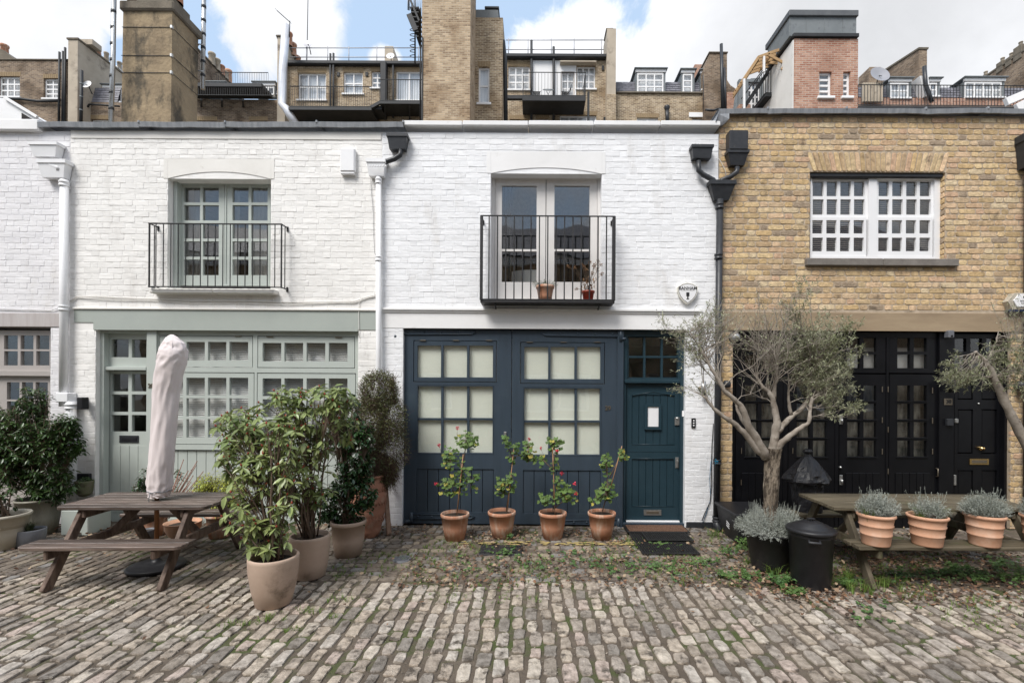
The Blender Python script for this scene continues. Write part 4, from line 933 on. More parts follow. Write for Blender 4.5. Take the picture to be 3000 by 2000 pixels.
def whorls(T, ells, base, count, rng, per=7, L=.10, W=.036, droop=.35, m=None, nobj=120, stems=26, sr=.009, buds=True, lname='leaf', along=False, zmin=0.):
    """stems from the pot to whorls of leaves; the leaves nearest the camera are parts of their own"""
    E = [ell(e) for e in ells]; wts = [e[1].x * e[1].z for e in E]; st = MB(); bd = MB(); leaves = []; tips = []
    for i in range(count):
        e = rng.choices(E, wts)[0]; p, v = in_ell(rng, e, .35)
        if p.z < zmin: continue
        tips.append((p, v))
    for i, (p, v) in enumerate(tips):
        if i < stems:
            pts = stem_path(base + Vector((rng.uniform(-.06, .06), rng.uniform(-.06, .06), 0)), p, rng); st.tube(pts, [sr * (1 - .65 * k / 5) for k in range(6)], 5)
            tips[i] = (p, (pts[-1] - pts[-2]).normalized())
    main = tips[:stems]
    for p, v in tips[stems:]:
        q = min(main, key=lambda t: (t[0] - p).length)[0]; a = q.lerp(base, rng.uniform(.15, .5)) ; st.tube(stem_path(a, p, rng, 3, .05, .2), [sr * .4, sr * .32, sr * .28, sr * .2], 4)
    for p, v in tips:
        ax = (v * .6 + Vector((0, 0, .8)) + rdir(rng) * .3).normalized(); a0 = rng.uniform(0, 6.3); m3 = frame(ax)
        if buds and rng.random() < .5: bd.lathe([(0, -.008), (.009, 0), (.008, .012), (0, .024)], n=5, m=Matrix.Translation(p) @ frame(ax).to_4x4() @ Matrix.Rotation(pi / 2, 4, 'Y'))
        n = per + rng.randint(-2, 2)
        for k in range(n):
            a = a0 + k * 2.4; out = m3 @ Vector((0, cos(a), sin(a))); d = (out + ax * rng.uniform(-.5, .6) - Vector((0, 0, droop * rng.uniform(.2, 1.4)))).normalized()
            pp = p - ax * (rng.uniform(0, .09 if along else .03)); l = L * rng.uniform(.65, 1.15)
            leaves.append((pp, d, l, W * l / L * rng.uniform(.8, 1.15), rng.uniform(-.5, .5)))
    leaves.sort(key=lambda q: q[0].y)
    if nobj:
        vs_ = []
        for k in range(5):
            v, f = leaf_vf(L, W, .15 + .07 * k, .1 + .12 * k); me = MB().add(v, f).mesh(lname); me.materials.append(m); vs_.append(me)
        for p, d, l, w_, ro in leaves[:nobj]:
            o = link(lname, rng.choice(vs_), None, T.root); o.matrix_local = Matrix.Translation(p - T.off) @ frame(d, roll=ro).to_4x4() @ Matrix.Diagonal((l / L, w_ / W, 1, 1))
    mb = MB()
    for p, d, l, w_, ro in leaves[nobj:]: put_leaf(mb, p, d, l, w_, rng.uniform(.1, .5), rng.uniform(0, .6), ro)
    T.part('foliage', mb, m, kind='stuff'); T.part('stems', st, s_brown, kind='stuff')
    if buds and bd.v: T.part('buds', bd, l_bud, kind='stuff')
def grass_tuft(mb, p, n, h, rng, sp=.04):
    for k in range(n):
        a = rng.uniform(0, 6.3); d = Vector((cos(a), sin(a), 0)); b = p + d * rng.uniform(0, sp * .5); L = h * rng.uniform(.5, 1.2); s = Vector((-d.y, d.x, 0)) * .0022
        t1 = b + d * L * .2 + Vector((0, 0, L * .6)); t2 = b + d * L * rng.uniform(.4, .9) + Vector((0, 0, L * rng.uniform(.6, 1.)))
        mb.add([b - s, b + s, t1 + s * .8, t1 - s * .8, t2], [(0, 1, 2, 3), (3, 2, 4)])
def lavender(mb, c, rx, ry, h, n, rng, L=.10, drop=.0):
    for k in range(n):
        a = rng.uniform(0, 6.3); q = rng.random() ** .5; b = c + Vector((rx * q * cos(a) * .55, ry * q * sin(a) * .55, -.01))
        tip = c + Vector((rx * q * cos(a) * 1.15, ry * q * sin(a) * 1.15, h * (1.05 - .55 * q * q) * rng.uniform(.5, 1.35) - drop * q * q)); d = (tip - b); ln = d.length; d.normalize()
        steps = max(4, int(ln / .012))
        for j in range(steps):
            t = .25 + .75 * j / steps; p = b.lerp(tip, t)
            for s in (0, 1):
                v = (d * .9 + rdir(rng) * .9).normalized(); simple_leaf(mb, p, v, rng.uniform(.014, .028), .0035, rng.uniform(-1, 1))
# ---------------------------------------------------------------- picnic tables
def picnic(label, cx, cy, L, rz, mt, ml, zt=.74, tw=.70, nb=6, fx=.22, hole=False, round_=.05, group='wooden picnic tables'):
    T = Thing('picnic_table', label, 'picnic table', (cx, cy, 0), group, rz); T.off = Vector((0, 0, 0))
    def board(y0, y1, z1, name, th=.038, cr=(0, 0)):
        l0, l1 = -L / 2 + R.uniform(-.004, .004), L / 2 + R.uniform(-.004, .004)
        if cr == (0, 0): T.part(name, MB().cbox(l0, l1, y0, y1, z1 - th, z1, .005), mt); return
        pl = []; r = round_ * 1.3                            # a rounded outer corner
        for sx in (1, -1):
            for k in range(5):
                a = k / 4 * pi / 2; X_ = (l1 - r + r * sin(a)) if sx > 0 else (l0 + r - r * cos(a)); dy = (r - r * cos(a)) if sx > 0 else (r - r * sin(a))
                pl.append((X_, dy))
        if cr[0] > 0: poly = [(x, y1 - dy) for x, dy in pl]; poly = poly + [(l0, y0), (l1, y0)][::1]; poly = [(l1, y0)] + sorted([], key=None) + poly[5 - 5:5][::-1] + poly[5:10] + [(l0, y0)] if False else None
        side = 1 if cr[0] > 0 else -1; yo, yi = (y1, y0) if side > 0 else (y0, y1)
        rc = [(l1, yi)] + [(l1 - r + r * cos(k / 5 * pi / 2), yo - side * (r - r * sin(k / 5 * pi / 2))) for k in range(6)] + [(l0 + r - r * sin(k / 5 * pi / 2), yo - side * (r - r * cos(k / 5 * pi / 2))) for k in range(6)] + [(l0, yi)]
        if side < 0: rc.reverse()
        n = len(rc); e = .006; cxm, cym = (l0 + l1) / 2, (y0 + y1) / 2
        sh_ = lambda x, y: (x - e * (1 if x > cxm else -1), y - e * (1 if y > cym else -1))
        vs = [(*sh_(x, y), z1) for x, y in rc] + [(x, y, z1 - e) for x, y in rc] + [(x, y, z1 - th + e) for x, y in rc] + [(*sh_(x, y), z1 - th) for x, y in rc]
        fs = [tuple(range(n)), tuple(range(4 * n - 1, 3 * n - 1, -1))] + [(k * n + i, (k + 1) * n + i, (k + 1) * n + (i + 1) % n, k * n + (i + 1) % n) for k in range(3) for i in range(n)]
        T.part(name, MB().add(vs, fs), mt)
    bw = tw / nb
    for i in range(nb): board(-tw / 2 + i * bw + .007, -tw / 2 + (i + 1) * bw - .007, zt + R.uniform(-.002, .002), 'tabletop_board', cr=((1, 0) if i == nb - 1 else (-1, 0) if i == 0 else (0, 0)) if round_ else (0, 0))
    for s in (-1, 1):
        c = s * .60
        board(c - .125, c - .007, .45, 'bench_board', cr=(-1, 0) if (s < 0 and round_) else (0, 0)); board(c + .007, c + .125, .45, 'bench_board', cr=(1, 0) if (s > 0 and round_) else (0, 0))
    for sx in (-1, 1):
        x = sx * (L / 2 - fx)
        for s in (-1, 1): T.part('leg', MB().beam((x, s * .23, zt - .04), (x, s * .66, .0), .045, .095, up=(0, 1, .4)), ml)
        T.part('top_rail', MB().prism([(-tw / 2 + .03, zt - .04), (-tw / 2 + .03, zt - .07), (-tw / 2 + .09, zt - .125), (tw / 2 - .09, zt - .125), (tw / 2 - .03, zt - .07), (tw / 2 - .03, zt - .04)][::1], 0, .045), ml) if False else \
            T.part('top_rail', MB().beam((x - sx * .045, -tw / 2 + .04, zt - .084), (x - sx * .045, tw / 2 - .04, zt - .084), .04, .09, c=.01), ml)
        T.part('bench_rail', MB().beam((x - sx * .046, -.71, .365), (x - sx * .046, .71, .365), .042, .09, c=.012), ml)
        T.part('brace', MB().beam((x - sx * .08, 0, .37), (x - sx * .40, 0, zt - .05), .045, .07), ml)
    return T
PT = picnic('dark brown weathered picnic table with a covered parasol standing through it', -4.13, -1.62, 1.52, radians(2), m_wood, m_woodl)
PT2 = picnic('mossy green brown picnic table with four lavender pots standing on its bench', 4.28, -1.47, 2.16, 0, m_wood2, m_wood2l, fx=.18, round_=0, nb=6)
for zz in (.40, .36): pass
# ---------------------------------------------------------------- parasol
pb0 = G(470, 1678); pbx, pby = -4.08, -1.66
U = Thing('parasol', 'closed parasol under a long pinkish canvas cover, leaning over the brown picnic table', 'parasol', (pbx, pby, 0))
bt = P(468, 1452, pby); tp = P(505, 985, pby)
U.part('base', MB().lathe([(0, 0), (.265, 0), (.27, .03), (.255, .045), (.20, .05), (.19, .06), (.12, .065), (.06, .07), (.035, .10), (.035, .26), (0, .26)], (pbx, pby, 0), 32), m_plas)
U.part('pole', MB().tube([(pbx, pby, .2), (pbx + .0, pby, .75), bt + Vector((0, 0, .1))], .022, 10), M('orange stained pole', (.30, .13, .045), (.24, .10, .04), scale=6, rough=.5))
mb = MB(); n = 64; rings = []
prof = [(452, 433, 500), (440, 431, 503), (400, 431, 512), (1300 - 860, 0, 0)]
cv = [(1454, 436, 499), (1440, 431, 504), (1415, 430, 508), (1360, 433, 512), (1290, 437, 515), (1220, 442, 520), (1150, 446, 526), (1100, 452, 538), (1065, 456, 548), (1045, 458, 552), (1025, 464, 552), (1005, 474, 543), (990, 484, 527), (983, 493, 515), (980, 500, 508)]
N_ = 110; pts = []
for i in range(N_ + 1):
    t = i / N_ * (len(cv) - 1); k = min(int(t), len(cv) - 2); f = t - k; q = [cv[k][j] * (1 - f) + cv[k + 1][j] * f for j in range(3)]
    pts.append((P((q[1] + q[2]) / 2, q[0], pby), (q[2] - q[1]) / 2 * (D + pby) / F * .80))
vs = []
for i, (c, r) in enumerate(pts):
    for j in range(n):
        a = 2 * pi * j / n; s = i / N_
        wv = .022 * (1 - 3 * abs(noise.noise(Vector((cos(a) * 2.2, sin(a) * 2.2 + 4, s * 22 + a * .8))))) * (1 if s > .72 or s < .22 else .35) + .03 * (1 - 3.5 * abs(noise.noise(Vector((cos(a) * 1.3 + 3, sin(a) * 1.3, s * 9 - a * .4))))) + .045 * noise.noise(Vector((cos(a) * 1.6, sin(a) * 1.6, s * 5))) + .028 * noise.noise(Vector((cos(a) * 4, sin(a) * 4, s * 14 + 7))) + (.05 * sin(a * 9 + i) * max(0, 1 - i / 4)) + .03 * sin(s * 120 + a * 3) * max(0, s - .72) * 2
        rr = r * (1 + wv * 2); vs.append(c + Vector((rr * cos(a), rr * .85 * sin(a), 0)))
mb.add(vs, [(i * n + j, i * n + (j + 1) % n, (i + 1) * n + (j + 1) % n, (i + 1) * n + j) for i in range(N_) for j in range(n)] + [tuple(N_ * n + j for j in range(n))], True)
U.part('cover', mb, m_cover)
U.part('zip_seam', MB().tube([c + Vector((.42 * r, -.80 * r * .85 - .006, 0)) for c, r in pts[3:92]], .0045, 5), m_cover)
c0_, r0_ = pts[9]; U.part('drawstring', MB().tube([c0_ + Vector((r0_ * 1.06 * cos(a_ * pi / 12), r0_ * .93 * sin(a_ * pi / 12), .006 * sin(a_ * 1.7))) for a_ in range(25)], .005, 5), m_greyp); U.part('drawstring', MB().tube([c0_ + Vector((-.02, -r0_ * .95, 0)), c0_ + Vector((-.03, -r0_ * 1.02, -.08)), c0_ + Vector((-.015, -r0_ * 1.0, -.15))], .004, 5), m_greyp)
# ---------------------------------------------------------------- big clay pots and shrubs, left of the blue doors
rr_ = random.Random(5)
def belly(r, h, rb):
    return [(0, .0), (rb * .9, 0), (rb, .012), (rb + (r - rb) * .55, h * .35), (r * .985, h * .72), (r, h * .93), (r, h - .012), (r - .01, h), (r - .022, h - .002), (r - .03, h - .03), (r - .035, h * .8), (0, h * .8)]
px1 = (-2.345, -2.51); A = pot('potted_rhododendron', 'foremost buff clay pot holding a leafy rhododendron on the cobbles', px1[0], px1[1], belly(.212, .445, .15), m_clay, .385, .18, 'large potted shrubs', cat='potted shrub')
whorls(A, [(760, 1470, 105, 150, -2.45, .25), (700, 1300, 55, 110, -2.3, .2), (830, 1330, 85, 130, -2.35, .22), (790, 1560, 70, 55, -2.5, .2)], Vector((*px1, .40)), 200, random.Random(31), m=l_rho, nobj=150, L=.105, W=.040, zmin=.40)
px2 = (-2.32, -1.86); B = pot('potted_rhododendron', 'second buff clay pot with cracked side and tall rhododendron, behind the foremost one', px2[0], px2[1], belly(.20, .435, .155), m_clay, .38, .17, 'large potted shrubs', cat='potted shrub')
whorls(B, [(790, 1240, 130, 95, -1.9, .3), (940, 1230, 105, 105, -1.85, .3), (700, 1270, 60, 80, -2.0, .25), (880, 1400, 100, 110, -1.85, .25), (990, 1160, 50, 45, -1.9, .2), (850, 1155, 60, 35, -1.9, .2)], Vector((*px2, .40)), 340, random.Random(32), m=l_rho, nobj=120, L=.10, W=.038, stems=34, zmin=.45)
px3 = (-2.17, -1.2); Cm = pot('potted_camellia', 'grey buff clay pot with rolled rim holding a dark glossy camellia', px3[0], px3[1], rim_pot(.205, .41, .15, .02, .05), m_clay, .33, .17, 'large potted shrubs', cat='potted shrub')
whorls(Cm, [(1040, 1330, 65, 130, -1.1, .22), (1000, 1220, 65, 90, -1.1, .2), (1040, 1440, 65, 95, -1.2, .2), (970, 1470, 60, 80, -1.2, .2), (1070, 1270, 30, 50, -1.1, .15)], Vector((*px3, .36)), 520, random.Random(33), per=9, L=.064, W=.034, droop=.3, m=l_cam, nobj=60, stems=24, buds=False, along=True, zmin=.36)
ux, uy = -2.17, -.5
Ur = Thing('terracotta_urn', 'tall pink terracotta urn with ribbed zigzag bands beside the white pier', 'urn', (ux, uy, 0))
up = [(0, 0), (.12, 0), (.13, .02)]
for k in range(26):
    t = k / 25; z = .02 + .76 * t; r = .13 + .10 * sin(min(1, t * 1.25) * pi * .5) ** .8 - .045 * max(0, t - .72) / .28
    up.append((r + (.008 if k % 4 == 2 else 0), z))
up += [(.205, .79), (.215, .81), (.195, .82), (.18, .78), (.17, .6), (0, .6)]
Ur.part('body', MB().lathe(up, (ux, uy, 0), 32, jit=.001), m_terra3)
zg_ = MB()
for bz in (.26, .47, .64):
    for k in range(15):
        a = pi + pi * k / 15; a2 = a + pi / 30; a3 = a + pi / 15; rr = .234 if bz > .4 else .222
        f_ = lambda a_, z_: (ux + rr * cos(a_), uy + rr * sin(a_), z_)
        zg_.tube([f_(a, bz - .03), f_(a2, bz + .03), f_(a3, bz - .03)], .005, 4)
Ur.part('zigzag_relief', zg_, m_terra3, kind='stuff')
Mu = Thing('wire_vine', 'tall mound of dark wiry vine with tiny leaves spilling from the terracotta urn', 'vine', (ux, uy, .78))
rng = random.Random(34); E = [ell(e) for e in [(1110, 1150, 58, 66, -.45, .22), (1120, 1230, 74, 85, -.45, .27), (1130, 1310, 70, 90, -.4, .25), (1085, 1250, 55, 90, -.5, .22), (1125, 1385, 42, 50, -.42, .17), (1095, 1370, 35, 45, -.5, .15)]]
lf, tw_ = MB(), MB(); core = P(1110, 1240, -.42)
for i in range(26000):
    e = rng.choice(E); p, v = in_ell(rng, e, .62); p += Vector((rng.uniform(-.03, .03), rng.uniform(-.03, .03), rng.uniform(-.03, .03)))
    if p.y > -.03: p.y = -.03 - rng.random() * .1
    if rng.random() < .45 + .55 * max(0, min(1, (p.z - 1.0) * 1.4)): simple_leaf(lf, p, rdir(rng, .3), rng.uniform(.015, .026), rng.uniform(.012, .020), rng.uniform(-1, 1))
    if i % 4 == 0:
        q = p + rdir(rng, -.3) * rng.uniform(.05, .13); m_ = p.lerp(q, .5) + rdir(rng) * .02
        if q.y > -.02: q.y = -.02
        tw_.tube([p.lerp(core, .12), m_, q], .0016, 3, cap=False)
for i in range(420):
    e = rng.choice(E); p, v = in_ell(rng, e, .98); q = p + (v + rdir(rng) * .7).normalized() * rng.uniform(.03, .09); q.y = min(q.y, -.02); tw_.tube([p, p.lerp(q, .5) + rdir(rng) * .01, q], .0012, 3, cap=False)
for i in range(14): tw_.tube(stem_path((ux + rng.uniform(-.1, .1), uy + rng.uniform(-.1, .1), .74), core + rdir(rng) * .2, rng), .004, 4)
Mu.part('foliage', lf, l_mue, kind='stuff'); Mu.part('stems', tw_, s_wire, kind='stuff')
mb = MB()
for k in range(60): mb.tube([core + rdir(rng) * .08, core + rdir(rng) * .22], .004, 3)
b0, b1 = G(1140, 1567), P(1118, 1440, -.12)
single('timber_post', MB().beam((b0.x, b0.y, .0), (X(1128, 1395, -.08), -.10, Z(1128, 1395, -.08)), .065, .05, c=.014), m_post, 'rough brown timber post leaning on the white pier beside the urn', 'timber post', (b0.x, b0.y, 0))
bp_ = G(757, 1610); pot('plant_pot', 'plain black plastic pot half hidden behind the foremost clay pot', -3.22, -1.0, rim_pot(.14, .26, .11, .012, .03, .012), m_plas, .2, .12)
# bracket bell on the pier
q = RC(1143, 1110, 1152, 1148, -.05); single('wall_bracket', MB().cbox(q[0], q[1], -.09, 0.0, q[2], q[3], .01), m_post, 'small wooden wall bracket at the upper right of the wire vine', 'bracket', (q[0], 0, q[2]))
# ---------------------------------------------------------------- four geraniums
def ger_leaf(mb, p, d, r, rng):
    m3 = frame(d); n = 9; vs = [p]
    for k in range(n):
        a = 2 * pi * k / n; q = r * (1 if k % 2 else .82) * (1 if k else .3); vs.append(p + m3 @ Vector((-q * cos(a) * .1, q * sin(a), q * cos(a)) ) + d * (.18 * r * (k % 2)))
    mb.add(vs, [(0, 1 + k, 1 + (k + 1) % n) for k in range(n)])
gsp = [
 (1333, 1588, [(1326, 1420, 50, 36, 46), (1378, 1408, 28, 45, 24), (1320, 1350, 32, 26, 16), (1370, 1290, 36, 30, 40), (1318, 1325, 26, 26, 14), (1350, 1380, 14, 50, 9)], [((1340, 1497), (1362, 1325), (1368, 1290))], [((1338, 1497), (1357, 1330))], [(1340, 1253), (1286, 1303), (1278, 1415)], 'first geranium from the left, two leafy tiers up a cane and pot streaked white'),
 (1470, 1580, [(1478, 1425, 32, 34, 34), (1500, 1400, 14, 20, 8), (1548, 1320, 22, 42, 26), (1482, 1292, 14, 18, 9), (1500, 1330, 26, 30, 12), (1512, 1305, 16, 16, 7)], [((1483, 1497), (1496, 1400), (1503, 1340), (1545, 1325)), ((1503, 1340), (1484, 1300))], [((1486, 1490), (1506, 1306))], [(1551, 1287)], 'geranium with one tall spindly stem in front of the join of the blue doors'),
 (1619, 1583, [(1655, 1445, 46, 32, 44), (1600, 1462, 26, 22, 15), (1625, 1300, 30, 24, 18), (1585, 1345, 22, 24, 12), (1624, 1345, 16, 45, 14), (1640, 1410, 18, 22, 10)], [((1620, 1497), (1622, 1400), (1618, 1300)), ((1624, 1380), (1590, 1345)), ((1622, 1490), (1670, 1450))], [((1626, 1500), (1619, 1310))], [(1683, 1416), (1687, 1445), (1646, 1386), (1584, 1312), (1632, 1320)], 'geranium spreading widely to the right with crimson flowers, in front of the right blue door'),
 (1763, 1583, [(1775, 1445, 34, 28, 30), (1784, 1420, 18, 16, 8), (1776, 1360, 20, 34, 20), (1822, 1335, 18, 22, 14), (1745, 1462, 20, 20, 8)], [((1765, 1497), (1780, 1440), (1778, 1360)), ((1785, 1400), (1815, 1340))], [((1788, 1420), (1822, 1306))], [], 'rightmost geranium, flowerless, its leaning cane nearest the blue front door')]
gprof = rim_pot(.188, .345, .125, .016, .048, .016)
for gi, (px, py, cl, stems, canes, fl, lab) in enumerate(gsp):
    p = G(px, py); y = p.y + .13; x = X(px, 1540, y); rng = random.Random(50 + gi)
    T = pot('potted_geranium', lab, x, y, gprof, m_terra, .30, .165, 'potted geraniums along the blue garage doors', cat='potted geranium')
    lf, ly, st = MB(), MB(), MB()
    for c in cl:
        e = ell((*c[:4], y, .10))
        for k in range(int(c[4] * 1.6)):
            q, v = in_ell(rng, e, .2); nd = (Vector((v.x * .5, -.75, .55)) + rdir(rng) * .6).normalized(); ger_leaf(ly if rng.random() < .09 else lf, q, nd, rng.uniform(.021, .040), rng)
            if rng.random() < .5:
                b = e[0].lerp(q, .15); st.tube([b, b.lerp(q, .6) + Vector((0, 0, .01)), q], .0022, 3, cap=False)
        st.tube([e[0] - Vector((0, 0, e[1].z * .8)), e[0] + Vector((0, 0, e[1].z * .5))], .005, 4)
    for s in stems:
        pts = [P(a, b, y) for a, b in s]; pts[0].z = max(pts[0].z, .29); st.tube(pts, .007, 5)
    T.part('foliage', lf, l_ger, kind='stuff'); T.part('yellow_leaves', ly, l_gery, kind='stuff'); T.part('stems', st, s_brown, kind='stuff')
    for (a, b) in canes:
        pa, pb_ = P(*a, y - .02), P(*b, y - .02); pa.z = max(.28, pa.z - .05); T.part('cane', MB().tube([pa, pb_], .006, 6), s_cane)
    for fx, fy in fl:
        q = P(fx, fy, y - .06); mb = MB()
        for k in range(22): put_leaf(mb, q + rdir(rng) * .013, rdir(rng), .022, .018, .2, .3)
        T.part('flower', mb, l_flow); T.part('flower_stalk', MB().tube([q, q.lerp(P(cl[0][0], cl[0][1], y), .25) + Vector((0, .04, -.05))], .002, 4), s_brown)
# ---------------------------------------------------------------- left corner plants
rb = (-6.62, -.45); RB = pot('potted_evergreen', 'tall bushy dark evergreen in a ribbed grey green pot at the left edge', rb[0], rb[1], rim_pot(.235, .47, .19, .012, .03), m_ribpot, .42, .2, cat='potted shrub', ripple=lambda a, z: .022 * abs(sin(a * 17)) if .02 < z < .43 else 0, n=136)
whorls(RB, [(60, 1290, 95, 110, -.5, .32), (130, 1330, 90, 120, -.45, .3), (30, 1340, 60, 100, -.55, .3), (95, 1170, 42, 60, -.45, .18), (-20, 1250, 80, 80, -.55, .25), (180, 1260, 45, 60, -.45, .2), (205, 1240, 35, 30, -.45, .12), (150, 1420, 70, 50, -.45, .25), (225, 1300, 22, 40, -.4, .12)], Vector((*rb, .45)), 1250, random.Random(35), per=9, L=.078, W=.026, droop=.15, m=l_dark, nobj=0, stems=40, buds=False, along=True)
cp = pot('plant_pot', 'large cream stoneware pot cut by the left edge of the photo', -6.42, -1.05, rim_pot(.25, .42, .15, .03, .04), m_cream, .36, .2)
cs = Thing('leafy_shrub', 'low leafy shrub with reddish stems growing in the cream pot', 'shrub', (-6.42, -1.05, .36))
whorls(cs, [(0, 1455, 40, 40, -1.05, .2), (-40, 1440, 60, 60, -1.05, .2)], Vector((-6.42, -1.05, .36)), 60, random.Random(36), per=8, L=.07, W=.03, m=l_dark, nobj=0, stems=14, buds=False, along=True)
gp_ = pot('plant_pot', 'small cylindrical grey pot with a thin grass tuft, beside the ribbed pot', -6.22, -.93, [(0, 0), (.125, 0), (.135, .01), (.15, .19), (.145, .2), (.138, .19), (.13, .12), (0, .12)], m_greyp, .17, .13)
mb = MB(); rng = random.Random(37)
for k in range(5): grass_tuft(mb, Vector((-6.22 + rng.uniform(-.06, .06), -.93 + rng.uniform(-.05, .05), .17)), 40, .13, rng)
gp_.part('grass', mb, leafm('fine dark grass', (.05, .075, .035), (.08, .10, .05)), kind='stuff')
bx = Thing('planter_box', 'square grey green planter box behind the end of the brown picnic table', 'planter', (-6.02, -.36, 0)); bx.part('box', MB().holed(-.17, .17, -.17, .17, [(-.15, .15, -.15, .15)], 0, .33).add([], []) if False else MB().cbox(-6.22, -5.86, -.55, -.2, 0, .33, .008), m_sage); bx.part('soil', MB().box(-6.20, -5.88, -.53, -.22, .33, .334), m_soil)
q = P(248, 1430, -.12); fp = Thing('stone_face_planter', 'small mossy stone planter carved with a face on the white pier', 'planter', (q.x, q.y, q.z))
mb = MB(); rng = random.Random(38)
for i in range(9):
    for j in range(16):
        pass
def headf(a, z):
    f = max(0, cos(a + pi / 2)); s = 0
    s += .16 * f ** 8 * math.exp(-((z - .0) / .035) ** 2)                # nose
    for d_ in (-.55, .55): s -= .13 * math.exp(-((a + pi / 2 - d_) / .22) ** 2 - ((z - .03) / .016) ** 2)   # eyes
    s -= .09 * math.exp(-((a + pi / 2) / .3) ** 2 - ((z + .055) / .010) ** 2); return s
prof = [(.02, -.115), (.06, -.10), (.075, -.08)] + [(.085 + .02 * (k / 14), -.075 + .17 * k / 14) for k in range(15)] + [(.10, .11), (.085, .105), (.07, .08), (0, .08)]
mb.lathe(prof, (q.x, q.y, q.z), 40, ripple=lambda a, z: headf(a - 2 * pi if a > pi else a, z), jit=.0012); fp.part('stone_head', mb, M('mossy stone', (.16, .14, .10), (.10, .12, .05), scale=9, rough=.95, bump=.8, bscale=50))
lf = MB()
for k in range(160): v = rdir(rng, .3); simple_leaf(lf, q + Vector((v.x * .12 - .03, v.y * .08, .09 + abs(v.z) * .06 - (.12 * rng.random() if v.x < 0 else 0))), rdir(rng), .028, .02, rng.uniform(-1, 1))
fp.part('trailing_plant', lf, l_dark, kind='stuff')
fp.part('hook', MB().beam((q.x, -.02, q.z + .05), (q.x, .004, q.z + .05), .02, .02), m_iron)
q = RC(226, 1387, 262, 1412, -.04); single('floor_vent', MB().cbox(q[0], q[1], -.05, .002, q[2], q[3], .006), m_plas, 'black box fixed low on the white pier above the stone face planter', 'vent box', (q[0], 0, q[2]))
# golden shrub, bare stems, bowls behind the table
gs = pot('potted_golden_shrub', 'low golden yellow leaved shrub behind the end of the picnic table', -4.12, -.55, rim_pot(.17, .30, .12), m_terra, .26, .15, cat='potted shrub')
whorls(gs, [(640, 1418, 66, 44, -.55, .25), (690, 1440, 45, 50, -.55, .2), (600, 1440, 42, 40, -.55, .2), (660, 1490, 60, 30, -.55, .2)], Vector((-4.12, -.55, .28)), 560, random.Random(39), per=8, L=.045, W=.015, droop=.1, m=l_gold, nobj=0, stems=30, buds=False, along=True, sr=.004)
bs = pot('potted_bare_stems', 'cluster of bare pinkish upright stems in a pot behind the parasol', -5.02, -.5, rim_pot(.16, .28, .12), m_terra, .24, .14, cat='potted plant')
st = MB(); rng = random.Random(40)
for (a, b) in ((522, 1395), (538, 1345), (533, 1385), (552, 1378), (560, 1410), (566, 1392), (575, 1362), (578, 1350), (588, 1395), (596, 1380), (584, 1420), (545, 1425), (571, 1430)):
    t_ = P(a, b, -.5); b_ = Vector((-5.02 + (t_.x + 4.9) * .35 + rng.uniform(-.03, .03), -.5 + rng.uniform(-.05, .05), .22)); st.tube([b_, b_.lerp(t_, .5) + rdir(rng) * .015, t_], [.008, .0065, .005], 5)
    for k in range(4): c = b_.lerp(t_, .4 + .15 * k); st.tube([c, c + rdir(rng, .5) * .02], .004, 4)
bs.part('stems', st, s_pink, kind='stuff')
sh_ = Thing('leafy_shrub', 'dark low plant just left of the covered parasol behind the table', 'shrub', (-5.35, -.4, 0)); 
whorls(sh_, [(425, 1400, 16, 45, -.4, .12), (520, 1400, 10, 45, -.4, .1), (410, 1425, 18, 25, -.4, .12)], Vector((-5.35, -.4, .05)), 50, random.Random(41), per=8, L=.05, W=.022, m=l_cam, nobj=0, stems=12, buds=False, along=True)
pot('plant_pot', 'rounded terracotta bowl seen below the far bench of the brown table', -4.55, -.62, [(0, 0), (.10, 0), (.16, .05), (.20, .13), (.205, .20), (.215, .21), (.2, .215), (.19, .16), (0, .14)], m_terra2, .17, .18)
pot('plant_pot', 'little dark grey bucket with a white rim below the brown table', -4.93, -.72, [(0, 0), (.06, 0), (.08, .13), (.083, .14), (.075, .14), (.07, .08), (0, .08)], m_greyp, .12, .07)
# ---------------------------------------------------------------- door mats
def mat_(nm, label, x0, x1, y0, y1, z, m, ribs=0, cat='doormat', rz=0.):
    T = Thing(nm, label, cat, ((x0 + x1) / 2, (y0 + y1) / 2, 0)); T.part('backing', MB().cbox(x0, x1, y0, y1, z, z + .012, .004), m_rubber)
    if ribs:
        for i in range(ribs):
            a = y0 + .03 + (y1 - y0 - .05) * i / ribs; b = a + (y1 - y0 - .05) / ribs - .014
            mb = MB(); nx = 60; vs = []
            for k in range(nx + 1):
                x = x0 + .03 + (x1 - x0 - .06) * k / nx
                vs += [(x, a, z + .012), (x, a + .008, z + .024 + R.uniform(0, .005)), (x, b - .008, z + .024 + R.uniform(0, .005)), (x, b, z + .012)]
            mb.add(vs, [(k * 4 + j, k * 4 + 4 + j, k * 4 + 5 + j, k * 4 + 1 + j) for k in range(nx) for j in range(3)]); T.part('bristle_strip', mb, m)
    return T
def grid_mat(label, x0, x1, y0, y1, z, nx, ny, m, skew=0.):
    T = Thing('doormat', label, 'doormat', ((x0 + x1) / 2, (y0 + y1) / 2, 0)); mb = MB()
    for i in range(nx + 1): x = x0 + (x1 - x0) * i / nx; mb.box(x - .005, x + .005, y0, y1, z, z + .011)
    for j in range(ny + 1): y = y0 + (y1 - y0) * j / ny; mb.box(x0, x1, y - .005, y + .005, z + .001, z + .0125)
    T.part('rubber_grid', mb, m, kind='stuff'); T.part('rim', MB().cbox(x0 - .02, x1 + .02, y0 - .02, y0, z, z + .016, .004).cbox(x0 - .02, x1 + .02, y1, y1 + .02, z, z + .016, .004).cbox(x0 - .02, x0, y0, y1, z, z + .015, .004).cbox(x1, x1 + .02, y0, y1, z, z + .015, .004), m); return T
